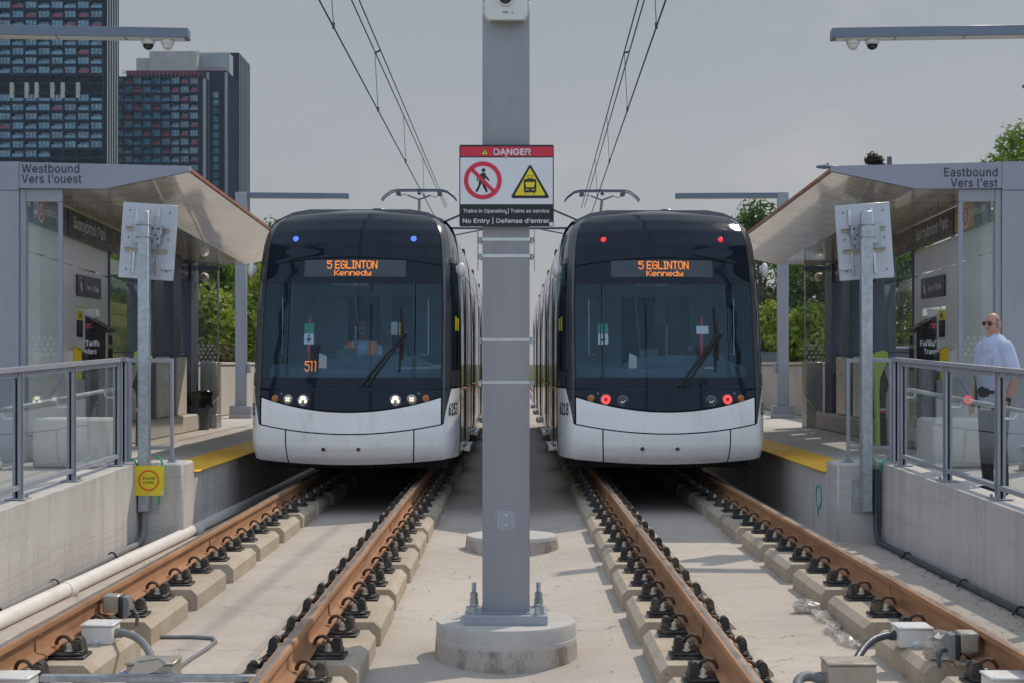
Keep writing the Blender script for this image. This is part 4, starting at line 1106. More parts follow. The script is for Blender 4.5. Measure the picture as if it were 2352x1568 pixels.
    # fares plate on the wall
    fp = add('fares_sign', lambda g: g.box(X(W - .022), X(W - .002), 22.08, 23.36, 2.44, 2.735, .003), M['purple'])
    ya, yb = (22.55, 23.22) if s < 0 else (22.22, 22.92)
    wtext('Fares | Billets', ya, yb, 2.60, .13, M['letter'], fp, .0245)
    yk = 22.25 if s < 0 else 23.17
    def hand(g):
        def pl(pts): g.add([(X(W - .0245), yk + (-s) * a, 2.60 + b) for a, b in pts], [tuple(range(len(pts)))])
        pl([(-.06, .09), (.01, .11), (.018, .10), (-.05, .08)]); pl([(-.06, .09), (-.05, .08), (-.04, .0), (-.05, .0)]); pl([(.01, .11), (.018, .10), (.05, .0), (.04, .0)])
        pl([(-.01, .02), (.02, .05), (.06, .0), (.075, -.08), (.05, -.11), (.02, -.09), (-.02, -.03)])
    add('hand_symbol', hand, M['letter'], fp, merge=False)
    # small yellow and black notice
    yn = 22.12
    nt = add('notice_plate', lambda g: g.box(X(W - .014), X(W - .002), yn, yn + .27, 1.87, 2.10, .002), M['signK'])
    add('notice_head', lambda g: g.box(X(W - .014), X(W - .002), yn, yn + .27, 2.102, 2.24, .002), M['signY'], nt)
    add('lettering', lambda g: [g.box(X(W - .0155), X(W - .0145), yn + .06, yn + .06 + w_, z, z + .012) for (w_, z) in ((.13, 2.06), (.16, 2.035), (.12, 2.01), (.15, 1.975), (.11, 1.95), (.14, 1.925))], M['conduit'], nt)
    add('camera_symbol', lambda g: (g.prism([(yn + .08, 2.15), (yn + .13, 2.135), (yn + .17, 2.18), (yn + .12, 2.20)], 'yz', X(W - .0145), X(W - .0158)), g.prism([(yn + .17, 2.13), (yn + .19, 2.13), (yn + .19, 2.19), (yn + .18, 2.19)], 'yz', X(W - .0145), X(W - .0158))), M['signK'], nt)
    # concrete kerb, far end screen
    add('kerb', lambda g: g.box(X(W - .28), X(W + .35), 19.97, 30.1, PLZ, PLZ + .31, .025), M['platc'])
    add('far_post', lambda g: g.box(X(5.94), X(W + .1), 30.12, 30.22, PLZ + .1, rz(3.64, 30.1), .006), M['paintd'])
    add('screen_head', lambda g: g.box(X(E), X(5.935), 30.13, 30.19, 3.255, 3.345, .003), M['paintd'])
    fs = add('far_screen', lambda g: g.add([(X(E + .03), 30.16, 1.3 if 0 else .75), (X(5.935), 30.16, .55), (X(5.935), 30.16, 3.254), (X(E + .03), 30.16, 3.254)], [(0, 1, 2, 3)]), M['glassS'], smooth=False)
    add('screen_edge', lambda g: (g.box(X(E), X(E + .03), 30.145, 30.175, .9, rz(3.63, 30.1), .003), g.tube([(X(E + .015), 30.16, .9), (X(E + .28), 30.16, .56), (X(5.95), 30.16, .56)], .018, 8)), M['steel'])
    add('glass_dots', dots(min(X(E + .05), X(5.92)), max(X(E + .05), X(5.92)), 1.56, 1.90, 30.155, .085, .027), M['frit'], fs, merge=False, recalc=False)
    add('lower_cabinet', lambda g: (g.box(X(E + .06), X(5.92), 30.26, 30.72, .55, 1.54, .01), g.box(X(E + .06), X(5.95), 30.24, 30.75, PLZ, .548, .01)), M['cabinet'])
    add('wall_camera', lambda g: (g.lathe([(.0, -.06), (.06, -.05), (.085, .0), (.085, .06), (.05, .08), (0, .08)], (X(5.78), 29.93, rz(3.42, 30)), 20, 'y'), g.ball((X(5.75), 29.86, rz(3.41, 30)), .055, 12, 8)), M['white'])
    # a low concrete block and bin-like box in front of the end post, seen through the railing glass
    g = MB(); xa, xb = (at(74, 0, 18.6).x, at(250, 0, 18.6).x) if s < 0 else (at(2140, 0, 18.6).x, at(2300, 0, 18.6).x)
    g.box(xa, xb, 18.6, 19.3, PLZ, .86, .03); tag(g.build('concrete_block', M['platc']), 'low concrete block in front of the %s shelter, behind the railing glass' % side(s), 'concrete block', 'concrete blocks by the shelters')

    # ---- things that stand on the platform
    mt = thing('fare_machine', ('tall black fare machine in the wall of the left shelter' if s < 0 else 'tall black fare machine in the wall of the right shelter'), 'fare machine', (X(6.05), 22.72, PLZ), group='fare machines')
    Om = mt.location.copy()
    def addm(nm, fn, m, par=None, **kw):
        g = MB(); g.M = Matrix.Translation(-Om); fn(g); return g.build(nm, m, par or mt, **kw)
    addm('cabinet', lambda g: g.prism([(X(6.32), PLZ), (X(5.80), PLZ), (X(5.80), 1.99), (X(6.02), 2.12), (X(6.32), 2.20)] , 'xz', 22.72, 23.08), M['machine'])
    addm('base', lambda g: g.box(X(6.3), X(5.70), 22.70, 23.1, PLZ, PLZ + .12, .01), M['machine'])
    addm('hood', lambda g: g.prism([(X(5.74), 1.955), (X(5.74), 1.985), (X(6.03), 2.155), (X(6.32), 2.235), (X(6.32), 2.205), (X(6.03), 2.125)], 'xz', 22.69, 23.11), M['machine'])
    fc = addm('front_panel', lambda g: g.box(X(5.797), X(5.76), 22.74, 23.06, PLZ + .14, 1.94, .006), M['dirtysteel'])
    addm('screen', lambda g: g.box(X(5.758), X(5.755), 22.78, 23.02, 1.40, 1.72), M['screen'], fc)
    addm('keypad', lambda g: g.box(X(5.758), X(5.754), 22.82, 22.98, 1.78, 1.90), M['black'], fc)
    xt = X(6.02) if s < 0 else X(5.84)
    ll = X(6.30) if s < 0 else X(5.83)
    addm('lettering', lambda g: (text(g, 'Fares/Tarifs', (min(X(6.28), X(5.84)), 22.718, 1.745), (1, 0, 0), (0, 0, 1), width=.41, height=.085, bold=.02), text(g, 'Transfers', (min(X(6.28), X(5.84)) + .05, 22.718, 1.645), (1, 0, 0), (0, 0, 1), width=.32, height=.072, bold=.02)), M['letter'], recalc=False)
    addm('emblem', lambda g: (g.prism([(X(6.09), 2.065), (X(5.97), 2.065), (X(5.99), 2.045), (X(6.07), 2.045)], 'xz', 22.7165, 22.7195), g.prism([(X(6.05), 2.04), (X(6.01), 2.04), (X(6.02), 1.99), (X(6.04), 1.99)], 'xz', 22.7165, 22.7195), g.prism([(X(6.11), 2.015), (X(6.055), 2.015), (X(6.055), 2.003), (X(6.10), 2.003)], 'xz', 22.7165, 22.7195), g.prism([(X(6.005), 2.015), (X(5.95), 2.015), (X(5.96), 2.003), (X(6.005), 2.003)], 'xz', 22.7165, 22.7195)), M['line_red'])
    if s > 0: addm('coin_slot', lambda g: g.box(X(5.92), X(6.0), 22.714, 22.719, 1.80, 1.84, .002), M['steel'])
    yr = 21.72
    rt = thing('card_reader', 'yellow card reader box on the wall of the %s shelter' % side(s), 'card reader', (X(W - .08), yr, 1.28), group='yellow card readers')
    Or = rt.location.copy()
    def addr(nm, fn, m, par=None):
        g = MB(); g.M = Matrix.Translation(-Or); fn(g); return g.build(nm, m, par or rt)
    addr('casing', lambda g: g.prism([(X(W - .065), 1.28), (X(W - .18), 1.28), (X(W - .18), 1.66), (X(W - .065), 1.74)], 'xz', yr, yr + .2), M['machineY'])
    fr_ = addr('front', lambda g: g.prism([(X(W - .183), 1.29), (X(W - .215), 1.30), (X(W - .215), 1.62), (X(W - .183), 1.66)], 'xz', yr + .004, yr + .196), M['machine'])
    addr('wall_mount', lambda g: g.box(X(W + .1), X(W - .063), yr + .01, yr + .19, 1.30, 1.68, .004), M['wallb'])
    addr('tap_symbol', lambda g: (g.box(X(W - .2165), X(W - .2155), yr + .05, yr + .15, 1.42, 1.48), g.box(X(W - .19), X(W - .212), yr + .002, yr + .0038, 1.40, 1.45)), M['signW'], fr_)
    # lime leaning post
    bt_ = thing('lime_totem', 'lime green and black leaning post beside the %s galvanised post' % side(s), 'totem', (X(5.30), 22.7, PLZ), group='lime totems')
    Ob = bt_.location.copy(); m_ = -s; q = Ob.x
    def addb(nm, fn, m, par=None):
        g = MB(); g.M = Matrix.Translation(-Ob); fn(g); return g.build(nm, m, par or bt_)
    zz = lambda y: at(0, y, 22.7).z; xx = lambda px: q + m_ * (px - 320) / 161.0
    addb('lime_body', lambda g: g.prism([(xx(x), zz(y)) for x, y in ((309, 808), (316, 804), (332, 808), (345, 818), (340, 850), (336, 900), (333, 960), (331, 1031), (326, 1031), (327, 960), (328, 900), (326, 866), (318, 846), (307, 824))], 'xz', 22.7, 22.86), M['lime'])
    bk = addb('black_body', lambda g: g.prism([(xx(x), zz(y)) for x, y in ((316, 847), (325, 866), (327.4, 900), (326.4, 960), (325.4, 1031), (311, 1031), (312, 960), (312.5, 905), (308, 893), (303, 888))], 'xz', 22.72, 22.84), M['machine'])
    addb('red_band', lambda g: g.box(xx(311.5), xx(326), 22.717, 22.8435, zz(946), zz(941)), M['line_red'], bk)
    addb('white_band', lambda g: g.box(xx(311.5), xx(326), 22.717, 22.8435, zz(941), zz(937)), M['signW'], bk)
    # lamp posts: one beside the camera end (column outside the frame), one beyond the shelter
    def lamp(Yl, near):
        xc = X(6.12); zt_ = 5.36
        yaw = -s * R(4.4)
        l = thing('lamp_post', ('grey lamp post with a long flat arm above the %s, nearer of the pair' if near else 'grey lamp post with a long flat arm behind the %s shelter') % ({-1: 'left', 1: 'right'}[s] + (' ramp' if near else '')), 'lamp post', (xc, Yl, PLZ), yaw, group='lamp posts')
        Ol = l.location.copy()
        def al(nm, fn, m, par=None, **kw):
            g = MB(); g.M = Matrix.Translation(-Ol); fn(g); return g.build(nm, m, par or l, **kw)
        al('column', lambda g: g.box(xc - .125, xc + .125, Yl - .10, Yl + .10, PLZ + .28, zt_, .008), M['paint'])
        bs = al('base', lambda g: g.box(xc - .24, xc + .24, Yl - .24, Yl + .24, PLZ + .10, PLZ + .28, .01), M['paint'])
        al('plinth', lambda g: g.box(xc - .25, xc + .25, Yl - .25, Yl + .25, PLZ, PLZ + .098, .012), M['baseC'], bs)
        ar = al('arm', lambda g: g.box(X(3.70), X(6.0 - .006), Yl - .075, Yl + .155, zt_ - .115, zt_ - .002, .004), M['paintd2'])
        al('light_strip', lambda g: [g.box(X(a + .01), X(b - .01), Yl - .055, Yl + .135, zt_ - .122, zt_ - .1155, .001) for a, b in ((3.74, 4.42), (4.42, 5.2), (5.2, 5.95))], M['wallpan'], ar)
        if not near: al('handle_box', lambda g: g.box(xc + s * -.13, xc + s * -.21, Yl - .07, Yl + .05, 1.30, 1.52, .01), M['paint'])
        if near:
            for i, xd in enumerate((3.95, 4.17)):
                tint = (i == 1) if True else False
                d = thing('dome_camera', ('%s dome camera under the %s lamp arm' % (('white', 'smoked') [i], side(s))), 'dome camera', Vector((xc, Yl, 0)) + Matrix.Rotation(yaw, 3, 'Z') @ Vector((X(xd) - xc, .04, zt_ - .123)), group='dome cameras')
                g = MB(); g.lathe([(.074, -.0005), (.078, -.01), (.078, -.045), (.070, -.052), (.066, -.058)], (0, 0, 0), 28); g.build('housing', M['white'], d)
                g = MB(); g.lathe([(.064, -.056)] + [(.062 * math.cos(a), -.062 - .058 * math.sin(a)) for a in [math.pi / 2 * j / 8 for j in range(9)]], (0, 0, 0), 28)
                g.build('dome', M['white'] if i == 0 else M['screen'], d)
    M.setdefault('paintd2', pm('slate lamp arm paint', (.15, .185, .24), .4, 0, .04, 3))
    lamp(18.2, True); lamp(36.0, False)

# waste bin on the left platform
t = thing('waste_bin', 'round grey waste bin lined with a black bag on the left platform', 'waste bin', (-5.86, 29.55, PLZ))
g = MB(); n = 24
prof = [(.205, 0), (.212, .02), (.225, .22), (.24, .46), (.255, .62)]
g.lathe(prof, (0, 0, 0), 32)
for i in range(6):
    a = i * math.pi / 3 + .2; g.box(-.012 + .225 * math.cos(a), .012 + .225 * math.cos(a), -.012 + .225 * math.sin(a), .012 + .225 * math.sin(a), .05, .5)
g.build('barrel', pm('charcoal plastic barrel', (.085, .10, .115), .45, 0, .12, 6), t)
rr = random.Random(2); g = MB()
rings = []
for j, (r, z) in enumerate([(.262, .47), (.272, .50), (.268, .56), (.280, .64), (.295, .70), (.285, .725), (.25, .715), (.22, .66)]):
    rings.append([((r + rr.uniform(-.012, .012)) * math.cos(2 * math.pi * i / 40), (r + rr.uniform(-.012, .012)) * math.sin(2 * math.pi * i / 40), z + (rr.uniform(-.09, .02) if j == 0 else rr.uniform(-.012, .012))) for i in range(40)])
g.loft(rings, caps=False)
g.build('bin_bag', pm('glossy black bin bag', (.012, .012, .013), .22, 0, .1, 10), t, angle=70)

# ------------------------------------------------------------------ trams
M['tblack'] = pm('tram gloss navy black', (.0035, .010, .021), .05, 0, .1, 2, spec=.27)
M['twhite'] = pm('tram white paint', (.80, .795, .78), .25, 0, .025, 1.5, spec=.5, coat=.4, dirt=(.40, .37, .33), dscale=1.5, dthr=(.56, 1.0), stretch=(1.6, 1.6, .6))
M['tgrey'] = pm('tram grey pillar paint', (.065, .067, .072), .2, .2, .05, 2, coat=.3)
M['tside'] = pm('tram dark grey side', (.055, .06, .068), .13, 0, .1, 2, spec=.6, coat=.5, dirt=(.11, .105, .10), dscale=2)
M['twin'] = pm('tram side window', (.012, .016, .018), .05, 0, .1, 2, spec=.7)
M['tgap'] = pm('tram shadow gap', (.006, .006, .007), .8, 0, .1, 5)
M['tglass'] = glass('windscreen glass', (.66, .74, .78), .044, .9, .006, gtint=(.55, .85, 1.0))
M['tint'] = pm('tram cab interior', (.30, .35, .39), .6, 0, .1, 4)
M['tdash'] = pm('tram dashboard', (.085, .135, .175), .6, 0, .1, 4)
M['tlens'] = pm('unlit headlight lens', (.03, .032, .034), .12, 0, .2, 40, spec=.7)
M['tintd'] = pm('tram cab dark', (.010, .012, .015), .6, 0, .1, 4)
M['tpole'] = pm('brass coloured grab pole', (.45, .20, .06), .35, .3, .1, 4)
M['amber'] = pm('amber lens', (.55, .16, .01), .2, 0, .2, 60, spec=.6)
M['clear'] = pm('clear lamp lens', (.34, .34, .31), .12, .3, .2, 50, spec=.7)
M['chrome'] = pm('lamp bezel', (.20, .20, .21), .2, .9, .05, 4)
M['led_o'] = emis('orange matrix light', (1.0, .27, .012), 2.6)
M['led_b'] = emis('blue marker light', (.12, .25, 1.0), 6.0)
M['led_r'] = emis('red marker light', (1.0, .05, .05), 4.0)
M['led_w'] = emis('warm white headlight', (1.0, .84, .54), 5.0)
M['led_w2'] = emis('warm white lamp cell', (1.0, .82, .54), 2.2)
M['blue_l'] = pm('blue lens', (.01, .03, .32), .2, 0, .1, 9, spec=.6)
M['red_l'] = pm('red lens', (.45, .01, .02), .2, 0, .1, 9, spec=.6)

def lerp(tab, z):
    if z <= tab[0][0]: return tab[0][1]
    for (a, p), (b, q) in zip(tab[:-1], tab[1:]):
        if z <= b:
            t = (z - a) / (b - a); t = t * t * (3 - 2 * t) * .35 + t * .65
            return p + (q - p) * t
    return tab[-1][1]
REC = [(.20, .30), (.27, .20), (.36, .08), (.48, .015), (.62, .0), (.92, .01), (1.2, .06), (1.6, .17), (2.1, .31), (2.5, .43), (2.8, .53), (3.0, .61), (3.18, .72), (3.32, .87), (3.43, 1.08), (3.50, 1.38), (3.53, 1.75)]
WID = [(.20, .955), (.30, .985), (.5, 1.0), (2.2, 1.0), (2.7, .985), (3.0, .968), (3.16, .948), (3.28, .915), (3.37, .86), (3.44, .78), (3.49, .67), (3.53, .50)]
ML, HWD, LEN = 1.13, 1.325, 29.0
def smooth_z(z):
    return lerp(REC, z)
def tp(t, z, off=0.0):
    def raw(t, z):
        a = abs(t); w = lerp(WID, z); r = smooth_z(z)
        if a <= 1: x, y = ML * a, .33 * a * a
        elif a <= 1.6:
            b = (a - 1) / .6; q0, q1, q2 = (ML, .33), (1.295, .427), (HWD, 1.20)
            x = (1 - b) ** 2 * q0[0] + 2 * b * (1 - b) * q1[0] + b * b * q2[0]; y = (1 - b) ** 2 * q0[1] + 2 * b * (1 - b) * q1[1] + b * b * q2[1]
        else: x, y = HWD, 1.20
        y += r
        if a > 1.6: y = y + (LEN - y) * (a - 1.6)
        return Vector((math.copysign(x, t) * w if a > 0 else 0.0, y, z))
    p = raw(t, z)
    if off:
        e = 1e-3; sgn = 1
        dt = raw(t + e, z) - raw(t - e, z); dz = raw(t, z + e) - raw(t, z - e)
        n = dt.cross(dz)
        if n.length > 1e-12:
            n.normalize()
            p = p + n * off
    return p
def frange(a, b, n): return [a + (b - a) * i / n for i in range(n + 1)]
def patch(g, t0, t1, zlo, zhi, off=0.0, nt=14, nz=8):
    fl = zlo if callable(zlo) else (lambda t: zlo); fh = zhi if callable(zhi) else (lambda t: zhi)
    ts = frange(t0, t1, nt); vs = []
    for j in range(nz + 1):
        for t in ts:
            a, b = fl(t), fh(t); vs.append(tp(t, a + (b - a) * j / nz, off))
    n = len(ts)
    g.add(vs, [(j * n + i, j * n + i + 1, (j + 1) * n + i + 1, (j + 1) * n + i) for j in range(nz) for i in range(n - 1)])
GAP = .008
zA = lambda t: .64 + .11 * min(1, t * t)                  # joint between the two bumper panels
zB = lambda t: .915 + .185 * min(1, t * t)                # top of the upper bumper panel
zC = lambda t: 1.185
zD = lambda t: 2.83 - .09 * min(1, t * t)                 # joint under the dome
zS = lambda t: .255 + .045 * min(1.3, t * t)              # skirt
def on_front(x, z, off=0.0):
    return tp(x / ML / lerp(WID, z), z, off)
def frame_at(x, z):
    p = on_front(x, z); a = on_front(x + .002, z) - on_front(x - .002, z); a.normalize()
    b = on_front(x, z + .002) - on_front(x, z - .002); b.normalize(); n = a.cross(b).normalized()
    return p, a, b, n

GLY = {'5': "11111 10000 11110 00001 00001 10001 01110", 'E': "11111 10000 10000 11110 10000 10000 11111", 'G': "01110 10001 10000 10111 10001 10001 01110",
       'L': "10000 10000 10000 10000 10000 10000 11111", 'I': "111 010 010 010 010 010 111", 'N': "10001 11001 11001 10101 10011 10011 10001", 'T': "11111 00100 00100 00100 00100 00100 00100",
       'O': "01110 10001 10001 10001 10001 10001 01110", ' ': "00 00 00 00 00 00 00", 'K': "10001 10010 10100 11000 10100 10010 10001", 'e': "00000 00000 01110 10001 11111 10000 01110",
       'n': "00000 00000 11110 10001 10001 10001 10001", 'd': "00001 00001 01111 10001 10001 10001 01111", 'y': "00000 00000 10001 10001 01111 00001 11111", '1': "110 010 010 010 010 010 010"}
def dotted(g, txt, org, ux, uz, w, h, wide=1, tall=1, dot=.86):
    rows = 7 * tall; cols = []
    for ch in txt:
        gl = GLY[ch].split()
        for c in range(len(gl[0])):
            col = [gl[r][c] == '1' for r in range(7)]
            for _ in range(wide): cols.append([v for v in col for _ in range(tall)])
        for _ in range(1 if wide == 1 else 1): cols.append([False] * rows)
    cols = cols[:-1]; dx = w / len(cols); dz = h / rows
    for i, col in enumerate(cols):
        for j, v in enumerate(col):
            if v:
                c = org + ux * (dx * (i + .5)) + uz * (h - dz * (j + .5)); a, b = ux * (dx * dot / 2), uz * (dz * dot / 2)
                g.add([c - a - b * .5, c - a * .5 - b, c + a * .5 - b, c + a - b * .5, c + a + b * .5, c + a * .5 + b, c - a * .5 + b, c - a + b * .5], [tuple(range(8))])

def make_tram(xc, yn, lead, number, label):
    """lead: True = headlights lit and blue markers, False = red tail lights and red markers"""
    T = thing('tram', label, 'tram', (xc, yn, 0), group='trams')
    def add(nm, fn, m, par=None, **kw):
        g = MB(); fn(g); return g.build(nm, m, par or T, **kw)
    sm = dict(angle=60, recalc=False)
    # inner dark shell that shows in the joints
    def inner(g):
        patch(g, -1.0, 1.0, lambda t: zS(t) + .01, 1.18, -.03, 24, 8)
        patch(g, -1.0, 1.0, 2.56, 3.5, -.03, 24, 12)
        for s in (-1, 1):
            patch(g, s * 1.0, s * 1.6, lambda t: zS(t) + .02, 1.3, -.03, 8, 8); patch(g, s * 1.22, s * 1.6, 1.3, 1.42, -.03, 6, 2); patch(g, s * 1.22, s * 1.6, 2.76, 3.5, -.03, 6, 12); patch(g, s * 1.0, s * 1.22, 2.4, 3.5, -.03, 4, 10)
            patch(g, s * 1.6, s * 2.6, .32, 3.5, -.03, 1, 16)
    add('inner_shell', inner, M['tgap'], **sm)
    # bumper panels
    xs_ = .79 / ML
    gp = GAP / ML
    def bump_c(g): patch(g, -xs_ + gp, xs_ - gp, zS, lambda t: zA(t) - GAP, 0, 20, 10)
    bp = add('lower_bumper', bump_c, M['twhite'], **sm)
    for s in (-1, 1):
        def bump_s(g):
            patch(g, s * (xs_ + gp), s * 1.0, zS, lambda t: zA(t) - GAP, 0, 6, 10)
            patch(g, s * 1.0, s * 1.6, zS, lambda t: (zA(1) - GAP) + (1.20 - zA(1)) * max(0, min(1, (abs(t) - 1.03) / .2)) ** .8 * 1.0, 0, 18, 12)
        add('bumper_corner', bump_s, M['twhite'], **sm)
    for x in (-.31, .12):
        p, a, b, n = frame_at(x, .455); g = MB(); g.cyl(p - n * .002, p + n * .006, .026, n=18); g.cyl(p + n * .006, p + n * .008, .012, n=12); g.build('tow_plug', M['chrome'], bp)
    add('upper_bumper', lambda g: patch(g, -.985, .985, lambda t: zA(t) + GAP, lambda t: zB(t) - GAP * 1.6, .002, 28, 8), M['twhite'], **sm)
    lp = add('lamp_panel', lambda g: patch(g, -1.0, 1.0, lambda t: zB(t) + GAP, 1.178, 0, 28, 6), M['tblack'], **sm)
    # pillars
    for s in (-1, 1):
        def pil(g):
            patch(g, s * 1.008, s * 1.22, lambda t: .78 + (1.18 - .78) * max(0, min(1, (abs(t) - 1.02) / .2)), 1.19, .001, 6, 6)
            patch(g, s * 1.008, s * 1.20, 1.195, 3.40, .001, 6, 26)
        add('corner_pillar', pil, M['tgrey'], **sm)
        add('cab_side_window', lambda g: patch(g, s * 1.23, s * 1.585, 1.42, 2.78, .0, 10, 10), M['tglass'], **sm)
        add('cab_side_panel', lambda g: patch(g, s * 1.225, s * 1.59, lambda t: 1.215, 1.405, .0, 10, 3), M['tside'], **sm)
        add('cab_roof_panel', lambda g: patch(g, s * 1.21, s * 1.59, 2.79, 3.45, .0, 10, 14), M['tside'], **sm)
        add('camera_pod', lambda g: (g.ball((s * 1.345, 1.02, 2.70), .085, 16, 10, (.62, .9, 1.15)), g.box(s * 1.28, s * 1.33, 1.0, 1.08, 2.66, 2.76, .01)), M['white'])
    # windscreen: three panes, black printed borders
    zg0, zg1 = 1.335, 2.50
    add('windscreen', lambda g: patch(g, -xs_ + gp * .8, xs_ - gp * .8, zg0, zg1, 0, 22, 16), M['tglass'], **sm)
    for s in (-1, 1): add('side_pane', lambda g: patch(g, s * (xs_ + gp * .8), s * .985, zg0, zg1, 0, 8, 16), M['tglass'], **sm)
    fr = add('black_border', lambda g: (patch(g, -.995, .995, 1.195, zg0 - .001, 0, 28, 2), patch(g, -.995, .995, zg1 + .001, lambda t: zD(t) - GAP, 0, 28, 5),
             [patch(g, s * .985, s * 1.0, zg0, zg1, 0, 1, 10) for s in (-1, 1)], [patch(g, s * (xs_ - .028), s * (xs_ - gp), zg0, zg1, -.006, 1, 10) for s in (-1, 1)], [patch(g, s * (xs_ + gp), s * (xs_ + .02), zg0, zg1, -.006, 1, 10) for s in (-1, 1)]), M['tblack'], **sm)
    # dome
    add('front_dome', lambda g: patch(g, -.997, .997, lambda t: zD(t) + GAP, 3.53, 0, 30, 26), M['tblack'], **sm)
    add('dome_seam', lambda g: patch(g, -1.0, 1.0, lambda t: zD(t) - GAP, lambda t: zD(t) + GAP, -.012, 28, 1), M['tgap'], **sm)
    # destination display
    dz0, dz1 = 2.585, 2.80; dx0, dx1 = (-.61, .66) if lead else (-.66, .62)
    add_d = MB()
    nn = 12; vs = []
    for z in frange(dz0, dz1, 4):
        for x in frange(dx0, dx1, nn): vs.append(on_front(x, z, .003))
    add_d.add(vs, [(j * (nn + 1) + i, j * (nn + 1) + i + 1, (j + 1) * (nn + 1) + i + 1, (j + 1) * (nn + 1) + i) for j in range(4) for i in range(nn)])
    dp = add_d.build('destination_display', M['dispg'], T, **sm)
    xo = -.02 if lead else .07
    def disp(g, txt, xa, xb, za, zb, wide, tall, off=.006):
        g2 = MB(); dotted(g2, txt, Vector((xa, 0, za)), Vector((1, 0, 0)), Vector((0, 0, 1)), xb - xa, zb - za, wide, tall)
        g.add([on_front(p[0], p[2], off) for p in g2.v], g2.f)
    sc_ = 1.0
    add('dot_lettering', lambda g: (disp(g, '5 EGLINTON', -.29 + (0 if lead else .07), .37 + (0 if lead else .07) - .02, 2.685, 2.785, 2, 1, .006) if 0 else None, disp(g, '5 EGLINTON', -.32 + (0 if lead else .0), .33 + (0 if lead else .0) - .02, 2.683, 2.787, 2, 2), disp(g, 'Kennedy', -.225, .235, 2.594, 2.668, 2, 1)), M['led_o'], dp, recalc=False, merge=False, smooth=False)
    # lamps
    def lamp(nm, x, z, r, m, cells=None, cellm=None, bez=True):
        p, a, b, n = frame_at(x, z)
        n2 = Vector((n.x * .4, n.y, n.z * .4)).normalized()
        g = MB(); g.cyl(p - n2 * .02, p + n2 * .010, r * 1.16, r * 1.10, n=28, caps=True); o = g.build(nm, M['chrome'] if bez else M['tgap'], T)
        g = MB(); u = n2.orthogonal().normalized(); rings = []
        ux = Vector((1, 0, 0)); ux = (ux - n2 * ux.dot(n2)).normalized(); uz = n2.cross(ux); uz = uz if uz.z > 0 else -uz
        for q in range(5):
            rad = r * math.cos(q / 4 * 1.45); h = .011 + .012 * math.sin(q / 4 * 1.45)
            rings.append([p + n2 * h + ux * (rad * math.cos(w)) + uz * (rad * math.sin(w)) for w in [6.2832 * i / 24 for i in range(24)]])
        g.loft(rings); g.build('lens', m, o)
        if cells:
            g = MB()
            for (cx_, cz_, rr_) in cells:
                c = p + ux * cx_ * r + uz * cz_ * r + n2 * .0245
                g.add([c + ux * (rr_ * r * math.cos(w)) + uz * (rr_ * r * math.sin(w)) for w in [6.2832 * i / 10 for i in range(10)]], [tuple(range(10))])
            g.build('light_cells', cellm, o, recalc=False)
        return o
    ringc = [(.62 * math.cos(w), .62 * math.sin(w), .10) for w in [6.2832 * i / 12 for i in range(12)]] + [(.32 * math.cos(w), .32 * math.sin(w), .09) for w in [6.2832 * i / 6 for i in range(6)]] + [(0, 0, .1)]
    quad4 = [(-.24, -.24, .24), (.24, -.24, .24), (-.24, .24, .24), (.24, .24, .24)]
    for s in (-1, 1):
        lamp('indicator', s * .93, 1.075, .040, M['amber'], ringc, M['amberd'], bez=True)
        if lead:
            lamp('position_lamp', s * .76, 1.065, .058, M['clear'], quad4, M['led_w2'])
            lamp('headlight', s * .565, 1.055, .066, M['clear'], [(0, .42, .36), (-.2, .42, .3), (.2, .42, .3), (-.5, -.1, .22), (-.5, -.3, .2), (.5, -.1, .22), (.5, -.3, .2)], M['led_w'])
            lamp('marker_light', s * .745, 3.075, .046, M['blue_l'], ringc, M['led_b'], bez=False)
        else:
            rg_ = [(.72 * math.cos(w), .72 * math.sin(w), .13) for w in [6.2832 * i / 26 for i in range(26)]] + [(.5 * math.cos(w), .5 * math.sin(w), .10) for w in [6.2832 * i / 18 for i in range(18)]]
            lamp('tail_light', s * .75, 1.06, .064, M['red_l'], rg_, M['led_r'])
            lamp('headlight', s * .545, 1.05, .060, M['tlens'], [(-.3, -.35, .2), (.1, -.35, .2), (.4, -.1, .15)], M['steel'])
            lamp('marker_light', s * .745, 3.075, .042, M['red_l'], ringc, M['led_r'], bez=False)
        p, a, b, n = frame_at(s * .845, 1.135); g = MB(); g.cyl(p, p + n * .006, .012, n=12); g.build('washer_nozzle', M['chrome'], lp)
    # wiper
    def wp_(x, z, o=.03): return on_front(x, z, o)
    w = add('wiper', lambda g: (g.tube([wp_(.14, 1.22, .03), wp_(.40, 1.55, .05), wp_(.64, 1.84, .055)], .019, 8), g.tube([wp_(.22, 1.22, .03), wp_(.46, 1.56, .05), wp_(.67, 1.82, .055)], .014, 8), g.ball(tuple(wp_(.655, 1.85, .055)), .030, 10, 8)), M['black'])
    add('wiper_blade', lambda g: (g.tube([wp_(.605 + .02 * q, zq, .014) for q, zq in ((0, 1.40), (.6, 1.6), (1, 1.85), (.9, 2.05), (.6, 2.20))], .015, 8), g.tube([wp_(.63, 1.55, .03), wp_(.645, 1.85, .045), wp_(.63, 2.0, .03)], .016, 8)), M['black'], w)
    if lead:
        g = MB(); disp(g, '511', -.57, -.41, 1.415, 1.545, 2, 1, -.02); g.build('route_number', M['led_o'], T, recalc=False, merge=False, smooth=False)
    # sticker with an arrow on the pane
    sx_ = -.565 if lead else -.985; 
    sx_ = -.585 if lead else -.84
    def rect(g, x0, x1, z0, z1, off): g.add([on_front(x0, z0, off), on_front(x1, z0, off), on_front(x1, z1, off), on_front(x0, z1, off)], [(0, 1, 2, 3)])
    stt = add('exit_sticker', lambda g: rect(g, sx_, sx_ + .125, 1.875, 2.0, -.008), pm('sticker green', (.02, .30, .16), .4, 0, .05, 4), recalc=False)
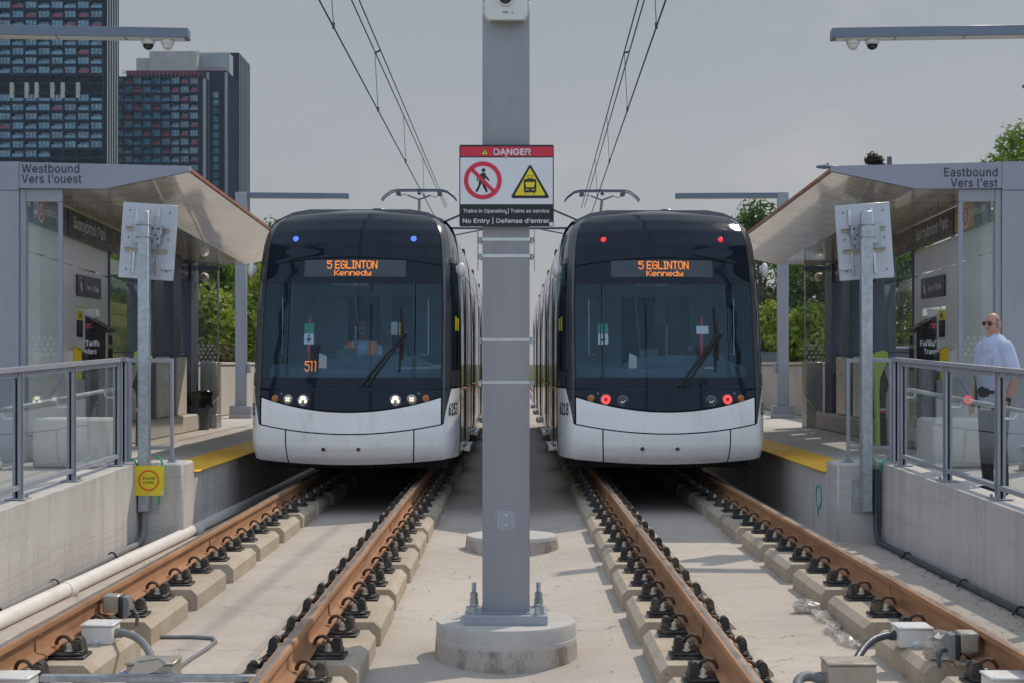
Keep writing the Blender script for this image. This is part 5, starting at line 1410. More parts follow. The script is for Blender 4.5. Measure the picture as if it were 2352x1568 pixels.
    add('sticker_lower', lambda g: rect(g, sx_, sx_ + .125, 1.745, 1.873, -.008), M['signW'], stt, recalc=False)
    def arrow(g):
        cx_ = sx_ + .0625
        for pts in ([(-.008, 1.86), (.008, 1.86), (.008, 1.79), (-.008, 1.79)], [(-.035, 1.81), (-.022, 1.815), (0, 1.785), (.022, 1.815), (.035, 1.81), (0, 1.765)]):
            g.add([on_front(cx_ + a, z, -.0055) for a, z in pts], [tuple(range(len(pts)))])
    add('arrow_symbol', arrow, M['signK'], stt, recalc=False)
    if not lead: add('paper_notice', lambda g: rect(g, .385, .54, 1.87, 1.97, -.008), M['signW'], recalc=False)
    else:
        add('paper_notice', lambda g: rect(g, .50, .58, 1.86, 2.02, -.02), pm('dim paper', (.34, .36, .36), .6, 0, .1, 9), recalc=False)
        add('yellow_notice', lambda g: rect(g, .60, .64, 1.86, 2.02, -.02), M['signY'], recalc=False)
    # cab: floor, dash, rear partition, seat, poles
    def dash(g):
        top = [(x, .36 + .33 * (x / ML) ** 2 + .12, 1.44) for x in frange(-1.08, 1.08, 12)]; topb = [(x, 1.25, 1.50) for x in frange(-1.08, 1.08, 12)]
        low = [(x, p[1], .7) for x, p in zip(frange(-1.08, 1.08, 12), top)]
        n = 13; g.add(low + top + topb, [(j * n + i, j * n + i + 1, (j + 1) * n + i + 1, (j + 1) * n + i) for j in range(2) for i in range(n - 1)])
        g.prism([(-.55, 1.45), (-.35, 1.56), (.15, 1.62), (.75, 1.60), (1.0, 1.48), (1.0, 1.40), (-.55, 1.40)], 'xz', .95, 1.24)
    add('dashboard', dash, M['tdash'], recalc=False)
    add('cab_floor', lambda g: g.box(-1.22, 1.22, .6, 3.4, .60, .66), M['tintd'])
    add('cab_ceiling', lambda g: (g.box(-1.1, 1.1, .95, 3.4, 2.62, 2.66), g.prism([(-.45, 2.61), (.15, 2.61), (.12, 2.50), (-.30, 2.52)], 'xz', 1.3, 2.0)), M['tint'])
    def part(g):
        g.box(-1.2, -.62, 3.30, 3.36, .66, 2.62); g.box(.62, 1.2, 3.30, 3.36, .66, 2.62); g.box(-.62, .62, 3.30, 3.36, 2.45, 2.62); g.box(-.615, -.35, 3.30, 3.36, .66, 2.445); g.box(.12, .28, 3.28, 3.36, .66, 2.445)
    add('cab_partition', part, M['tint'])
    add('partition_door', lambda g: (g.box(-.345, .60, 3.33, 3.36, .66, 1.5), g.box(.3, .60, 3.33, 3.36, 1.5, 2.44)), M['tdash'])
    add('grab_pole', lambda g: [g.tube([(x, 2.9, .66), (x, 2.85, 1.7), (x + dx, 2.75, 2.45)], .018, 8) for x, dx in ((-.12, -.08), (.22, -.06), (-.7, .0))], M['tpole'])
    hx = .03 if lead else .12
    add('driver_seat', lambda g: (g.box(hx - .26, hx + .26, 1.38, 1.86, 1.11, 1.23, .05), g.prism([(hx - .25, 1.15), (hx + .25, 1.15), (hx + .22, 1.75), (hx + .15, 1.80), (hx + .14, 2.02), (hx - .14, 2.02), (hx - .15, 1.80), (hx - .22, 1.75)], 'xz', 1.84, 1.96), g.box(hx - .12, hx + .12, 1.5, 1.75, .66, 1.05, .03)), M['tintd'])
    add('sun_visor', lambda g: (g.tube([(hx - .1, 1.1, 1.5), (hx - .04, 1.02, 1.62), (hx - .04, 1.0, 1.98)], .014, 8)), M['conduit'])
    add('cab_mirror', lambda g: g.prism([(-.44, 1.40), (-.34, 1.38), (-.335, 1.60), (-.43, 1.64)], 'xz', .62, .64), M['steel'])
    add('monitor', lambda g: (g.box(-.28, -.02, 1.0, 1.04, 1.52, 1.70, .01), g.box(.34, .58, 1.0, 1.04, 1.56, 1.74, .01), g.box(.66, .84, .98, 1.02, 1.52, 1.64, .01)), M['screen'])
    add('ceiling_lamp', lambda g: g.ball((-.02, 1.2, 2.56), .06, 12, 8, (1, 1, .8)), M['white'])
    add('saloon_bulkhead', lambda g: (g.box(-1.2, 1.2, 6.0, 6.05, .66, 2.62), [g.box(x, x + .42, 5.1, 5.6, .9, 1.75, .06) for x in (-1.0, -.5, .25, .7)]), M['tdash'])
    rx_ = -.575 if lead else .515
    add('red_reflection_tube', lambda g: g.tube([(rx_, .78, 1.52), (rx_ - .01, .80, 1.75), (rx_, .86, 2.05), (rx_ + .004, .87, 2.10)], [.020, .022, .020, .008], 10), M['line_red'])  # solid red tube standing in for a red reflection on the windscreen
    for s in (-1, 1):
        add('pane_rod', lambda g: g.tube([(s * .93, .90, 2.32), (s * .93, .86, 1.62), (s * .86, .84, 1.62)], .006, 6), M['steel'])
    # body sides
    mods = [(1.66, 6.3), (6.9, 12.0), (12.6, 17.6), (18.2, 23.3), (23.9, 28.8)]
    def side_pt(s, y, z, off=0.0):
        w = lerp(WID, z); return Vector((s * (HWD * w + off), y, z))
    def sp2(g, s, ya, yb, z0, z1, off=0.0, nz=4):
        zs = frange(z0, z1, nz); g.grid(lambda y, z: side_pt(s, y, z, off), [ya, yb], zs)
    for s in (-1, 1):
        add('side_skirt', lambda g: [sp2(g, s, a, b, .30, 1.19) for a, b in mods], M['tside'], **sm)
        add('cant_rail', lambda g: [sp2(g, s, a, b, 2.80, 3.44, 0, 8) for a, b in mods], M['tside'], **sm)
        for a, b in mods:
            add('window_band', lambda g: [sp2(g, s, a + .0 + i * (b - a) / 3 + .01, a + (i + 1) * (b - a) / 3 - .01, 1.205, 2.785, .001) for i in range(3)], M['twin'], **sm)
        for yd in (3.2, 8.2, 14.2, 19.6, 25.2):
            d = add('passenger_door', lambda g: [(g.box(s * (HWD + .002), s * (HWD + .016), y, y + .66, .38, 2.72, .006)) for y in (yd, yd + .68)], M['tside'])
            add('door_glass', lambda g: [(g.box(s * (HWD + .017), s * (HWD + .020), y + .09, y + .57, .62, 2.60, .001)) for y in (yd, yd + .68)], M['twin'], d)
            add('door_step', lambda g: g.box(s * (HWD - .03), s * (HWD + .085), yd + .02, yd + 1.32, .255, .335, .012), M['steel'], d)
            add('door_lamp', lambda g: g.ball((s * (HWD + .004), yd - .14, 1.15), .028, 10, 8), M['amber'], d)
    roof = add('roof', lambda g: (g.loft([[Vector((x * HWD, y, z)) for x, z in ((-.86, 3.37), (-.67, 3.49), (-.5, 3.53), (.5, 3.53), (.67, 3.49), (.86, 3.37))] for y in (1.55, 28.8)]),), M['tside'])
    add('roof_box', lambda g: [g.box(a, b, y0, y1, 3.535, z, .02) for a, b, y0, y1, z in ((.10, .26, 2.1, 2.3, 3.60), (-1.0, 1.0, 9, 11.6, 3.64), (-1.0, 1.0, 19, 23, 3.64))], M['tgrey'], roof)
    add('bellows', lambda g: [g.box(-1.22, 1.22, b, a, .4, 3.35) for (x, b), (a, y) in zip(mods[:-1], mods[1:])], M['black'])
    # running gear, mostly in shade
    ug = add('underframe', lambda g: (g.box(-1.15, 1.15, 1.1, 28.5, .16, .36), g.box(-.9, .9, .75, 1.1, .2, .34)), M['tgap'])
    for yb in (4.2, 14.8, 25.6):
        b = add('bogie', lambda g: (g.box(-.62, .62, yb - 1.2, yb + 1.2, .12, .30, .03), g.box(-1.1, -.85, yb - 1.2, yb + 1.2, .10, .32, .03), g.box(.85, 1.1, yb - 1.2, yb + 1.2, .10, .32, .03)), M['tgap'])
        add('wheel', lambda g: [(g.cyl((sx * .68, yb + dy, .30), (sx * .81, yb + dy, .30), .30, n=28), g.cyl((sx * .67, yb + dy, .30), (sx * .68, yb + dy, .30), .325, n=28)) for sx in (-1, 1) for dy in (-.9, .9)], M['clip'], b)
    # fleet number on both corners
    for s in (-1, 1):
        t_ = s * 1.30; z_ = .93; p = tp(t_, z_, .002); ux = (tp(t_ + .02, z_) - tp(t_ - .02, z_)).normalized(); uz = (tp(t_, z_ + .02) - tp(t_, z_ - .02)).normalized()
        g = MB(); 
        g2 = MB(); text(g2, number, (0, 0, 0), (1, 0, 0), (0, 0, 1), width=.42, height=.15, bold=.022, align='c')
        # wrap onto the curved corner
        def wrap(dx, dz):
            tt = t_ + dx / (tp(t_ + .05, z_) - tp(t_ - .05, z_)).length * .1
            return tp(tt, z_ - .07 + dz, .003)
        g.add([wrap(q[0], q[2]) for q in g2.v], g2.f); g.build('fleet_number', M['black'], T, recalc=False)
    # yellow notices on the inner cab side
    inn = 1 if xc < 0 else -1
    add('yellow_notice', lambda g: [g.add([tp(inn * a, z0, .004), tp(inn * b, z0, .004), tp(inn * b, z1, .004), tp(inn * a, z1, .004)], [(0, 1, 2, 3)]) for a, b, z0, z1 in ((1.33, 1.37, 1.92, 2.10), (1.41, 1.46, 1.92, 2.08))], M['signY'], recalc=False)
    # pantograph
    pg = add('pantograph', lambda g: (g.tube([(.0, 14.6, 5.02), (-.02, 14.9, 4.7), (.02, 16.2, 4.05)], .030, 10), g.tube([(.02, 16.2, 4.05), (0, 14.5, 3.62)], .045, 10), g.box(-.5, .5, 14.2, 15.4, 3.56, 3.63, .02)), M['galv'])
    def head(g):
        for y in (14.45, 14.75):
            pts = [(-.80, y, 4.98), (-.74, y, 5.06), (-.60, y, 5.165), (-.48, y, 5.195), (0, y, 5.20), (.48, y, 5.195), (.60, y, 5.165), (.74, y, 5.06), (.80, y, 4.98)]
            g.tube(pts, .016, 8)
        for x in (-.44, .44): g.box(x - .045, x + .045, 14.42, 14.78, 5.09, 5.16, .008); g.tube([(x * .55, 14.6, 5.09), (0, 14.6, 5.0)], .016, 8)
        g.tube([(-.25, 14.6, 5.09), (-.33, 14.6, 5.11), (-.40, 14.6, 5.08), (-.44, 14.6, 5.13)], .008, 6); g.tube([(.25, 14.6, 5.09), (.33, 14.6, 5.05), (.40, 14.6, 5.08), (.44, 14.6, 5.13)], .008, 6)
        g.box(-.5, .5, 14.44, 14.46, 5.15, 5.17); g.ball((0, 14.55, 5.13), .04, 8, 6)
    add('collector_head', head, M['paintd'], pg)
    return T
M['dispg'] = pm('matrix display panel', (.035, .05, .062), .18, 0, .1, 3, spec=.5)
M['amberd'] = pm('amber lamp cell', (.30, .07, .005), .4, 0, .1, 9)
YN = 19.45
make_tram(-2.02, YN, True, '6253', 'black and white tram with lit white headlights and blue roof markers, 511 in its windscreen')
make_tram(1.895, YN + .12, False, '6218', 'black and white tram with glowing red tail lights and red roof markers')

# ------------------------------------------------------------------ parking lot, cars, street lamps
M['asphalt'] = pm('grey asphalt', (.10, .10, .10), .9, 0, .15, 6, .2, 90)
g = MB(); g.box(9.16, 15.4, 34, 66, -.7, PLZ - .006); g.box(7.03, 9.17, 36, 66, PLZ + .0, PLZ + .004)
struct(g, 'parking_lot', M['asphalt'])
M['carglass'] = pm('car window', (.015, .02, .024), .05, 0, .1, 2, spec=.8)
def make_car(name, label, loc, rotz, paint, L, Wd, Hh, rails):
    t = thing(name, label, 'car', loc, rotz)
    zb, zs = .30, Hh * .56
    def sec(y, w, z0, z1, r): # one cross section of the lower body
        return [(-w, y, z0 + r), (-w * 1.0, y, z1 - r * 2), (-w * .94, y, z1), (w * .94, y, z1), (w, y, z1 - r * 2), (w, y, z0 + r), (w * .92, y, z0), (-w * .92, y, z0)]
    W = Wd / 2
    g = MB(); g.loft([sec(y, w, z0, z1, .06) for y, w, z0, z1 in ((-L / 2, W * .80, .36, zs * .72), (-L / 2 + .10, W * .93, .28, zs * .84), (-L * .26, W, .25, zs * .97), (-L * .1, W, .25, zs), (L * .36, W, .25, zs), (L / 2 - .12, W * .97, .28, zs * .98), (L / 2, W * .88, .38, zs * .80))])
    bd = g.build('body', paint, t, angle=50)
    def cs(y, w, z): return [(-w, y, zs - .01), (-w * .84, y, z), (w * .84, y, z), (w, y, zs - .01)]
    yA, yB, yC, yD = -L * .22, -L * .06, L * .38, L * .485
    g = MB()
    lo = [(-W * .93, yA), (W * .93, yA), (W * .93, yD), (-W * .93, yD)]; hi = [(-W * .76, yB), (W * .76, yB), (W * .76, yC), (-W * .76, yC)]
    g.loft([[(x, y, zs - .005) for x, y in lo], [(x, y, Hh - .06) for x, y in hi]]); g.build('windows', M['carglass'], t, angle=20)
    g = MB(); g.loft([[(x * 1.02, y * 1.0, Hh - .075) for x, y in hi], [(x * 1.0, y, Hh - .02) for x, y in hi], [(x * .86, y * .94, Hh) for x, y in hi]])
    for (a, b) in zip(lo, hi): g.tube([(a[0], a[1], zs - .01), (b[0], b[1], Hh - .06)], .04, 6)
    for sx in (-1, 1): g.tube([(sx * W * .935, L * .10, zs - .01), (sx * W * .765, L * .12, Hh - .06)], .035, 6)
    rf = g.build('roof', paint, t, angle=40)
    if rails:
        g = MB()
        for sx in (-1, 1): g.tube([(sx * W * .68, yB + .15, Hh - .005), (sx * W * .68, yB + .25, Hh + .045), (sx * W * .68, yC - .25, Hh + .045), (sx * W * .68, yC - .15, Hh - .005)], .018, 6)
        g.build('roof_rail', M['rubber'], rf)
    for sx in (-1, 1):
        for y in (-L * .31, L * .31):
            g = MB(); g.lathe([(0, -.10), (.22, -.10), (.33, -.085), (.34, 0), (.33, .085), (.22, .10), (0, .10)], (sx * (W - .08), y, .34), 24, 'x'); w = g.build('wheel', M['rubber'], t)
            g = MB(); g.lathe([(0, .03), (.19, .02), (.21, 0), (.2, -.02)], (sx * (W + .012), y, .34), 20, 'x'); g.build('rim', M['steel'], w)
        g = MB(); g.box(sx * (W + .0), sx * (W + .18), yA + .12, yA + .22, zs - .02, zs + .13, .03); g.build('mirror', paint, t)
        g = MB(); g.box(sx * W * .45, sx * W * .78, -L / 2 - .02, -L / 2 + .08, zs * .60, zs * .74, .03); g.build('headlight', M['clear'], t)
        g = MB(); g.box(sx * W * .6, sx * W * .9, L / 2 - .10, L / 2 + .012, zs * .66, zs * .9, .03); g.build('tail_light', M['red_l'], t)
    g = MB(); g.box(-W * .7, W * .7, -L / 2 - .015, -L / 2 + .1, .36, .50, .03); g.build('bumper', M['rubber'], t)
make_car('parked_car', 'dark car showing only its roof and windows over the right parapet', (8.35, 53.5, PLZ + .004), 0, pm('navy car paint', (.02, .025, .04), .2, .2, .05, 3, coat=.8), 4.6, 1.85, 1.62, False)
make_car('parked_car', 'silver car with black roof rails behind the right parapet', (10.15, 47.2, PLZ + .004), R(-90), pm('silver car paint', (.36, .38, .40), .25, .5, .05, 3, coat=.8), 4.7, 1.85, 1.74, True)

def street_lamp(label, x, y, ztop, reach, yaw=0):
    t = thing('street_lamp', label, 'street lamp', (x, y, hill(x, y) if abs(x) > 15.5 else PLZ))
    h = ztop - t.location.z
    g = MB(); g.cyl((0, 0, 0), (0, 0, h - .3), .09, .06, n=12); g.build('pole', M['paintd'], t)
    g = MB(); g.tube([(0, 0, h - .35), (reach * .3, 0, h - .08), (reach, 0, h)], .035, 8); g.build('arm', M['paintd'], t)
    s_ = 1 if reach > 0 else -1
    g = MB(); g.loft([[(reach + s_ * a, w * math.cos(q), h + hh * math.sin(q) + .01) for q in [6.2832 * i / 12 for i in range(12)]] for a, w, hh in ((-.05, .04, .03), (.12, .12, .06), (.40, .15, .075), (.62, .08, .05), (.66, .02, .02))])
    l = g.build('lamp_head', M['paintd2'], t); g = MB(); g.cyl((reach + s_ * .3, 0, h + .07), (reach + s_ * .3, 0, h + .13), .03, n=10); g.build('photocell', M['rubber'], l)
street_lamp('street lamp head peeping over the tip of the right canopy', 11.6, 50.0, 7.66, -1.45)
street_lamp('street lamp head cut off by the right edge of the photo', 14.84, 41.0, 8.62, -1.1)
g = MB(); g.cyl((0, 0, 0), (0, 0, 9.3), .14, .09, n=12); o = g.build('utility_pole', M['paintd'], loc=(14.15, 60.0, PLZ - .3)); tag(o, 'grey utility pole end beside the purple tree, above the right roof', 'pole')

# ------------------------------------------------------------------ trees and shrubs
def leafmat(name, cols, trans=.45):
    k = NT(name); k.set(.55, 0, .3)
    f = k.noise(1.3, 5, .7)
    c = k.ramp(f, [(.28, cols[0]), (.5, cols[1]), (.72, cols[2])])
    c = k.mix(k.ramp(k.noise(7, 3, .6), [(.35, 0.0), (.75, .45)]), c, cols[2])
    k.col(c)
    tl = k.n('ShaderNodeBsdfTranslucent'); k.l(k.mix(.3, c, (.30, .42, .05)), tl.inputs['Color'])
    ms = k.n('ShaderNodeMixShader'); ms.inputs[0].default_value = trans
    k.l(k.b.outputs[0], ms.inputs[1]); k.l(tl.outputs[0], ms.inputs[2]); k.l(ms.outputs[0], k.out.inputs['Surface'])
    return k.m
LM = [leafmat('mid green leaves', [(.075, .14, .022), (.13, .21, .034), (.22, .29, .05)]),
      leafmat('dark green leaves', [(.022, .050, .016), (.040, .080, .024), (.075, .125, .034)]),
      leafmat('yellow green leaves', [(.16, .22, .025), (.25, .31, .04), (.36, .38, .055)]),
      leafmat('purple leaves', [(.035, .014, .022), (.055, .022, .032), (.085, .03, .044)]),
      leafmat('dry brown shrub', [(.055, .045, .022), (.10, .08, .035), (.13, .115, .045)])]
M['bark'] = pm('grey brown bark', (.12, .095, .07), .9, 0, .3, 8, .5, 30)
def tree(name, label, x, y, h, w, kind, seed, group, clumps=46, leaves=95, ls=.16, low=.15, dens=1.0, trunk=True):
    rr = random.Random(seed); z0 = hill(x, y) if (x < -8.6 or x > 15.5) else -.6
    t = thing(name, label, 'shrub' if 'shrub' in name else 'tree', (x, y, z0 - .1), 0, group)
    cz = h * (low + (1 - low) / 2); rz_ = h * (1 - low) / 2
    cs = []
    g = MB()
    for i in range(clumps):
        a = rr.uniform(0, 6.283); u = rr.uniform(-1, 1); q = rr.uniform(.35, 1.0) ** .6
        prof = math.sqrt(max(0, 1 - u * u)) * (1.0 if u < 0.1 else 1 - .25 * u)
        c = Vector((w * q * prof * math.cos(a), w * q * prof * math.sin(a), cz + rz_ * u * .95)) + Vector((rr.uniform(-.1, .1) * w, rr.uniform(-.1, .1) * w, rr.uniform(-.1, .1) * w))
        cs.append(c); cr = w * rr.uniform(.20, .38)
        for k in range(int(leaves * dens)):
            d = Vector((rr.gauss(0, 1), rr.gauss(0, 1), rr.gauss(0, .75))).normalized() * cr * rr.uniform(.45, 1.08)
            p = c + d; s = ls * rr.uniform(.6, 1.35)
            n = (d.normalized() + Vector((rr.uniform(-.8, .8), rr.uniform(-.8, .8), rr.uniform(-.3, 1.0)))).normalized()
            u1 = n.orthogonal().normalized(); v1 = n.cross(u1); th = rr.uniform(0, 6.283); e1 = u1 * math.cos(th) + v1 * math.sin(th); e2 = n.cross(e1)
            g.add([p - e1 * s, p + e2 * s * .42 + n * s * .12, p + e1 * s, p - e2 * s * .42 + n * s * .12], [(0, 1, 2, 3)])
    g.build('crown', LM[kind], t, smooth=False, merge=False, recalc=False)
    g = MB(); tr = max(.05, h * .02)
    g.tube([(0, 0, 0), (tr * .6, 0, h * .25), (-tr * .4, tr * .3, h * .5), (tr * .3, 0, h * .8)], [tr, tr * .85, tr * .6, tr * .25], 8)
    for c in cs[:16]: 
        b = Vector((0, 0, max(.1, min(c.z * .6, h * .6)))); g.tube([b, b.lerp(c, .5) + Vector((0, 0, h * .02)), c], [tr * .4, tr * .26, tr * .08], 5)
    g.build('trunk', M['bark'], t)
ST = [  # D-pixel x, distance, height above ground, half width, kind
    (455, 55, 3.4, 1.5, 2, 'yellow green shrub on the left bank, nearest the shelter screen'), (480, 66, 5.6, 2.4, 0, 'tall mid green shrub on the left bank behind the far shelter screen'), (530, 60, 5.4, 2.0, 0, 'rounded mid green shrub left of the far left lamp column'),
    (588, 64, 6.4, 2.0, 2, 'bright yellow green shrub between the far left lamp column and the tram'), (505, 52, 2.0, 1.2, 4, 'dry brown bush at the foot of the left bank'), (560, 50, 2.0, 1.1, 4, 'dry brown bush behind the far left lamp column'),
    (440, 74, 6.0, 2.6, 1, 'dark green tree high on the left bank behind the shelter corner'), (640, 78, 7.5, 2.6, 1, 'dark green tree behind the roof of the left tram'), (545, 76, 6.4, 2.6, 2, 'light green tree at the top of the left bank'),
    (604, 57, 5.2, 1.7, 2, 'sunlit yellow green shrub touching the left edge of the left tram'), (556, 67, 6.0, 2.1, 2, 'pale green shrub behind the far left lamp column, higher on the bank'), (472, 58, 4.6, 1.6, 0, 'fresh green shrub behind the left shelter screen, lower on the bank'),
    (300, 88, 5.0, 2.8, 1, 'dark tree on the lawn, seen through the left shelter window'), (215, 92, 5.0, 2.8, 0, 'green tree on the lawn, seen through the left shelter glass'), (370, 84, 5.5, 2.6, 0, 'green tree behind the slate columns of the left shelter')]
for i, (px, Y, h, w, kd, lab) in enumerate(ST):
    x = (px - VX) / F * Y
    tree('shrub' if h < 4 else 'bank_tree', lab, x, Y, h, w, kd, 20 + i, 'plants on the left bank', clumps=(46 if h > 4 else 26), leaves=110, ls=.15, low=.02)
RT = [(1748, 72, 9.4, 2.4, 1, 'tall dark green tree rising beside the right tram'), (1815, 76, 8.2, 3.0, 1, 'dark green tree left of the right shelter screen'), (1880, 70, 6.6, 2.6, 1, 'dark green tree seen through the right shelter screen'), (1760, 60, 4.4, 1.3, 2, 'yellow green sapling between the right tram and the lamp column'),
      (1868, 58.5, 4.2, 1.3, 2, 'yellow green sapling seen through the dotted right screen'), (1822, 63, 4.0, 1.6, 1, 'dark green bush right of the far right lamp column'), (1700, 86, 9.5, 3.0, 1, 'dark tree mostly hidden behind the right tram roof'), (1960, 74, 7.4, 3.2, 0, 'green tree behind the slate columns of the right shelter'), (2070, 72, 6.8, 3.0, 0, 'green tree seen through the right shelter window')]
for i, (px, Y, h, w, kd, lab) in enumerate(RT):
    x = (px - VX) / F * Y
    tree('roadside_tree', lab, x, Y, h, w, kd, 60 + i, 'trees beyond the right parking lot', clumps=50, leaves=105, ls=.15, low=.06)
x = (2345 - VX) / F * 62; tree('leafy_tree', 'leafy green tree above the right end of the Eastbound beam', x, 62, 10.4 - hill(x, 62), 2.6, 0, 91, None, clumps=60, leaves=110, ls=.15, low=.35)
x = (2003 - VX) / F * 61; tree('purple_tree', 'small purple leaved tree peeping over the right shelter roof', x, 61, 10.15, .95, 3, 92, None, clumps=30, leaves=70, ls=.12, low=.68)
# rough grass along the foot of both banks
g = MB(); rr = random.Random(8)
for i in range(9000):
    x, y = (-rr.uniform(8.8, 17), rr.uniform(40, 62)) if i % 3 else (rr.uniform(7.1, 9.6), rr.uniform(36.2, 36.9))
    z = hill(x, y) if x < 0 else PLZ; hgt = rr.uniform(.15, .55) if x < 0 else rr.uniform(.6, 1.62); a = rr.uniform(0, 6.28); w = .018 if x < 0 else .010
    if x > 0 and rr.random() < .93: continue
    dx, dy = rr.uniform(-.2, .2), rr.uniform(-.2, .2)
    g.add([(x - w * math.cos(a), y - w * math.sin(a), z), (x + w * math.cos(a), y + w * math.sin(a), z), (x + dx, y + dy, z + hgt)], [(0, 1, 2)])
tag(g.build('tall_grass', pm('dry tall grass', (.17, .17, .05), .8, 0, .5, 2), smooth=False, merge=False, recalc=False), 'tall dry grass on the banks beside the platforms', 'grass', kind='stuff')

# ------------------------------------------------------------------ towers
M['tower'] = pm('dark navy tower cladding', (.012, .021, .040), .75, 0, .12, .05, spec=0.0)
M['towerb'] = pm('black tower slab edge', (.009, .015, .027), .7, 0, .1, .1, spec=0.0)
k = NT('teal tower glazing'); k.set(.10, 0, .9)
wn_ = k.n('ShaderNodeTexVoronoi', feature='F1'); wn_.inputs['Scale'].default_value = .35; k.l(k.pos((1, .1, 1)), wn_.inputs['Vector'])
c = k.ramp(wn_.outputs['Color'], [(.0, (.015, .065, .095)), (.35, (.035, .13, .19)), (.7, (.055, .19, .28)), (1.0, (.12, .24, .30))])
k.col(c); M['tglaz'] = k.m
M['tfin'] = pm('pale metal fin', (.30, .33, .34), .7, .0, .1, .3, spec=.1)
M['tconc'] = pm('raw concrete storey', (.38, .36, .33), .9, 0, .12, .15)
M['tred'] = pm('red guard rail', (.27, .035, .06), .6, 0, .2, .5)
M['brite'] = pm('bright blind', (.20, .27, .27), .6, 0, .1, .5)
def tower(label, Y, x0, x1, ytop, ybot, rows, cols, depth, build_extra, redp, seed, skip=None):
    rr = random.Random(seed); kx = F / Y
    a, b = at(x0, ytop, Y), at(x1, ybot, Y)
    t = thing('tower_block', label, 'tower', (a.x, Y, -2))
    O = t.location.copy()
    def add(nm, fn, m, par=None, **kw):
        g = MB(); g.M = Matrix.Translation(-O); fn(g); return g.build(nm, m, par or t, **kw)
    add('core', lambda g: g.box(a.x, b.x, Y + 2.4, Y + depth, -2, a.z), M['tower'])
    ph = (ybot - ytop) / rows / kx; pw = (x1 - x0) / cols / kx
    # slab edges and party walls that frame every cell
    add('slab_edge', lambda g: [g.box(a.x, b.x, Y, Y + 2.4, a.z - ph * (r + 1), a.z - ph * (r + 1) + ph * .26) for r in range(rows)] + [g.box(a.x, b.x, Y, Y + 2.4, a.z - ph * .02, a.z + ph * .1)], M['tower'])
    add('party_wall', lambda g: [g.box(a.x + pw * c - pw * .07, a.x + pw * c + pw * .07, Y + .05, Y + 2.38, -2, a.z - .05) for c in range(cols + 1)], M['towerb'])
    # one window and one balcony, repeated
    w2 = pw * .43; hh = ph * .735
    g = MB(); g.cur = 0; g.box(-w2, w2, .30, .36, 0, hh); g.cur = 1
    for q in (-.98, -.35, .30, .98): g.box(q * w2 - .05, q * w2 + .05, .22, .30, 0, hh)
    g.box(-w2, w2, .22, .29, hh * .93, hh); g.box(-w2, w2 * -.35, .22, .29, hh * .38, hh * .43); g.cur = 2
    g.box(w2 * -.05, w2 * .12, .24, .298, hh * .52, hh * .74); 
    win = g.mesh('window', [M['tglaz'], M['towerb'], M['brite']])
    def balc(red):
        g = MB(); g.cur = 0; g.box(-w2, w2, 1.95, 2.0, 0, hh); g.cur = 1
        for q in (-.9, -.2, .5, .98): g.box(q * w2 - .05, q * w2 + .05, 1.88, 1.95, 0, hh)
        g.cur = 2
        if red:
            for q in (.10, .22, .34): g.box(-w2, w2, .20, .26, hh * q, hh * (q + .07))
            for q in (-.8, -.45, -.1, .2, .55, .9): g.box(q * w2 - .06, q * w2 + .06, .18, .24, 0, hh * (.45 if q != .2 else .85))
        else: g.box(-w2, w2, .2, .24, 0, hh * .42)
        return g.mesh('balcony', [M['tglaz'], M['towerb'], M['tred'] if red else M['tglaz']])
    bl = {True: balc(True), False: balc(False)}
    nb = {'window': 0, 'balcony': 0}
    for r in range(rows):
        for c in range(cols):
            if skip and r in skip: continue
            isw = (r + c) % 2 == 0
            nm = 'window' if isw else 'balcony'; nb[nm] += 1
            if nb[nm] > 100: continue
            red = rr.random() < redp(r, c)
            o = bpy.data.objects.new(nm, win if isw else bl[red]); COL.objects.link(o); o.parent = t
            o.location = Vector((a.x + pw * (c + .5), Y, a.z - ph * (r + 1) + ph * .265)) - O
    build_extra(add, a, b, ph, pw, kx)
def ex1(add, a, b, ph, pw, kx):
    xr = at(245, 0, 515).x; 
    add('side_wall', lambda g: g.box(b.x + .02, xr + .0, 515, 530.5, -2, a.z + 30), M['tower'])
    yb = 132.9 * F / (VX - 273); fx = at(245, 0, 515).x
    add('vertical_fin', lambda g: [g.box(fx + .01, fx + .16, 515.3 + i * 3.15, 515.3 + i * 3.15 + .85, -2, a.z + 30) for i in range(5)], M['tfin'])
    add('fin_wall', lambda g: g.box(fx - .5, fx - .01, 515.0, 531.0, -2, a.z + 30), M['tower'])
    z0, z1 = at(0, 226, 515).z, at(0, 190, 515).z
    add('plant_storey', lambda g: g.box(a.x, b.x, 516.5, 517.4, z0, z1), M['towerb'])
    for x in (27, 61, 84, 120, 144, 179): add('plant_column', lambda g: g.box(at(x, 0, 515).x - .62, at(x, 0, 515).x + .62, 514.9, 516.3, z0, z1), M['tconc'])
tower('tall dark blue residential tower with white columns on one storey, cut by the left frame', 515, -125, 236, -40, 430, 22, 12, 15, ex1, lambda r, c: .55 if r < 4 else .16, 5, skip=(10, 11))
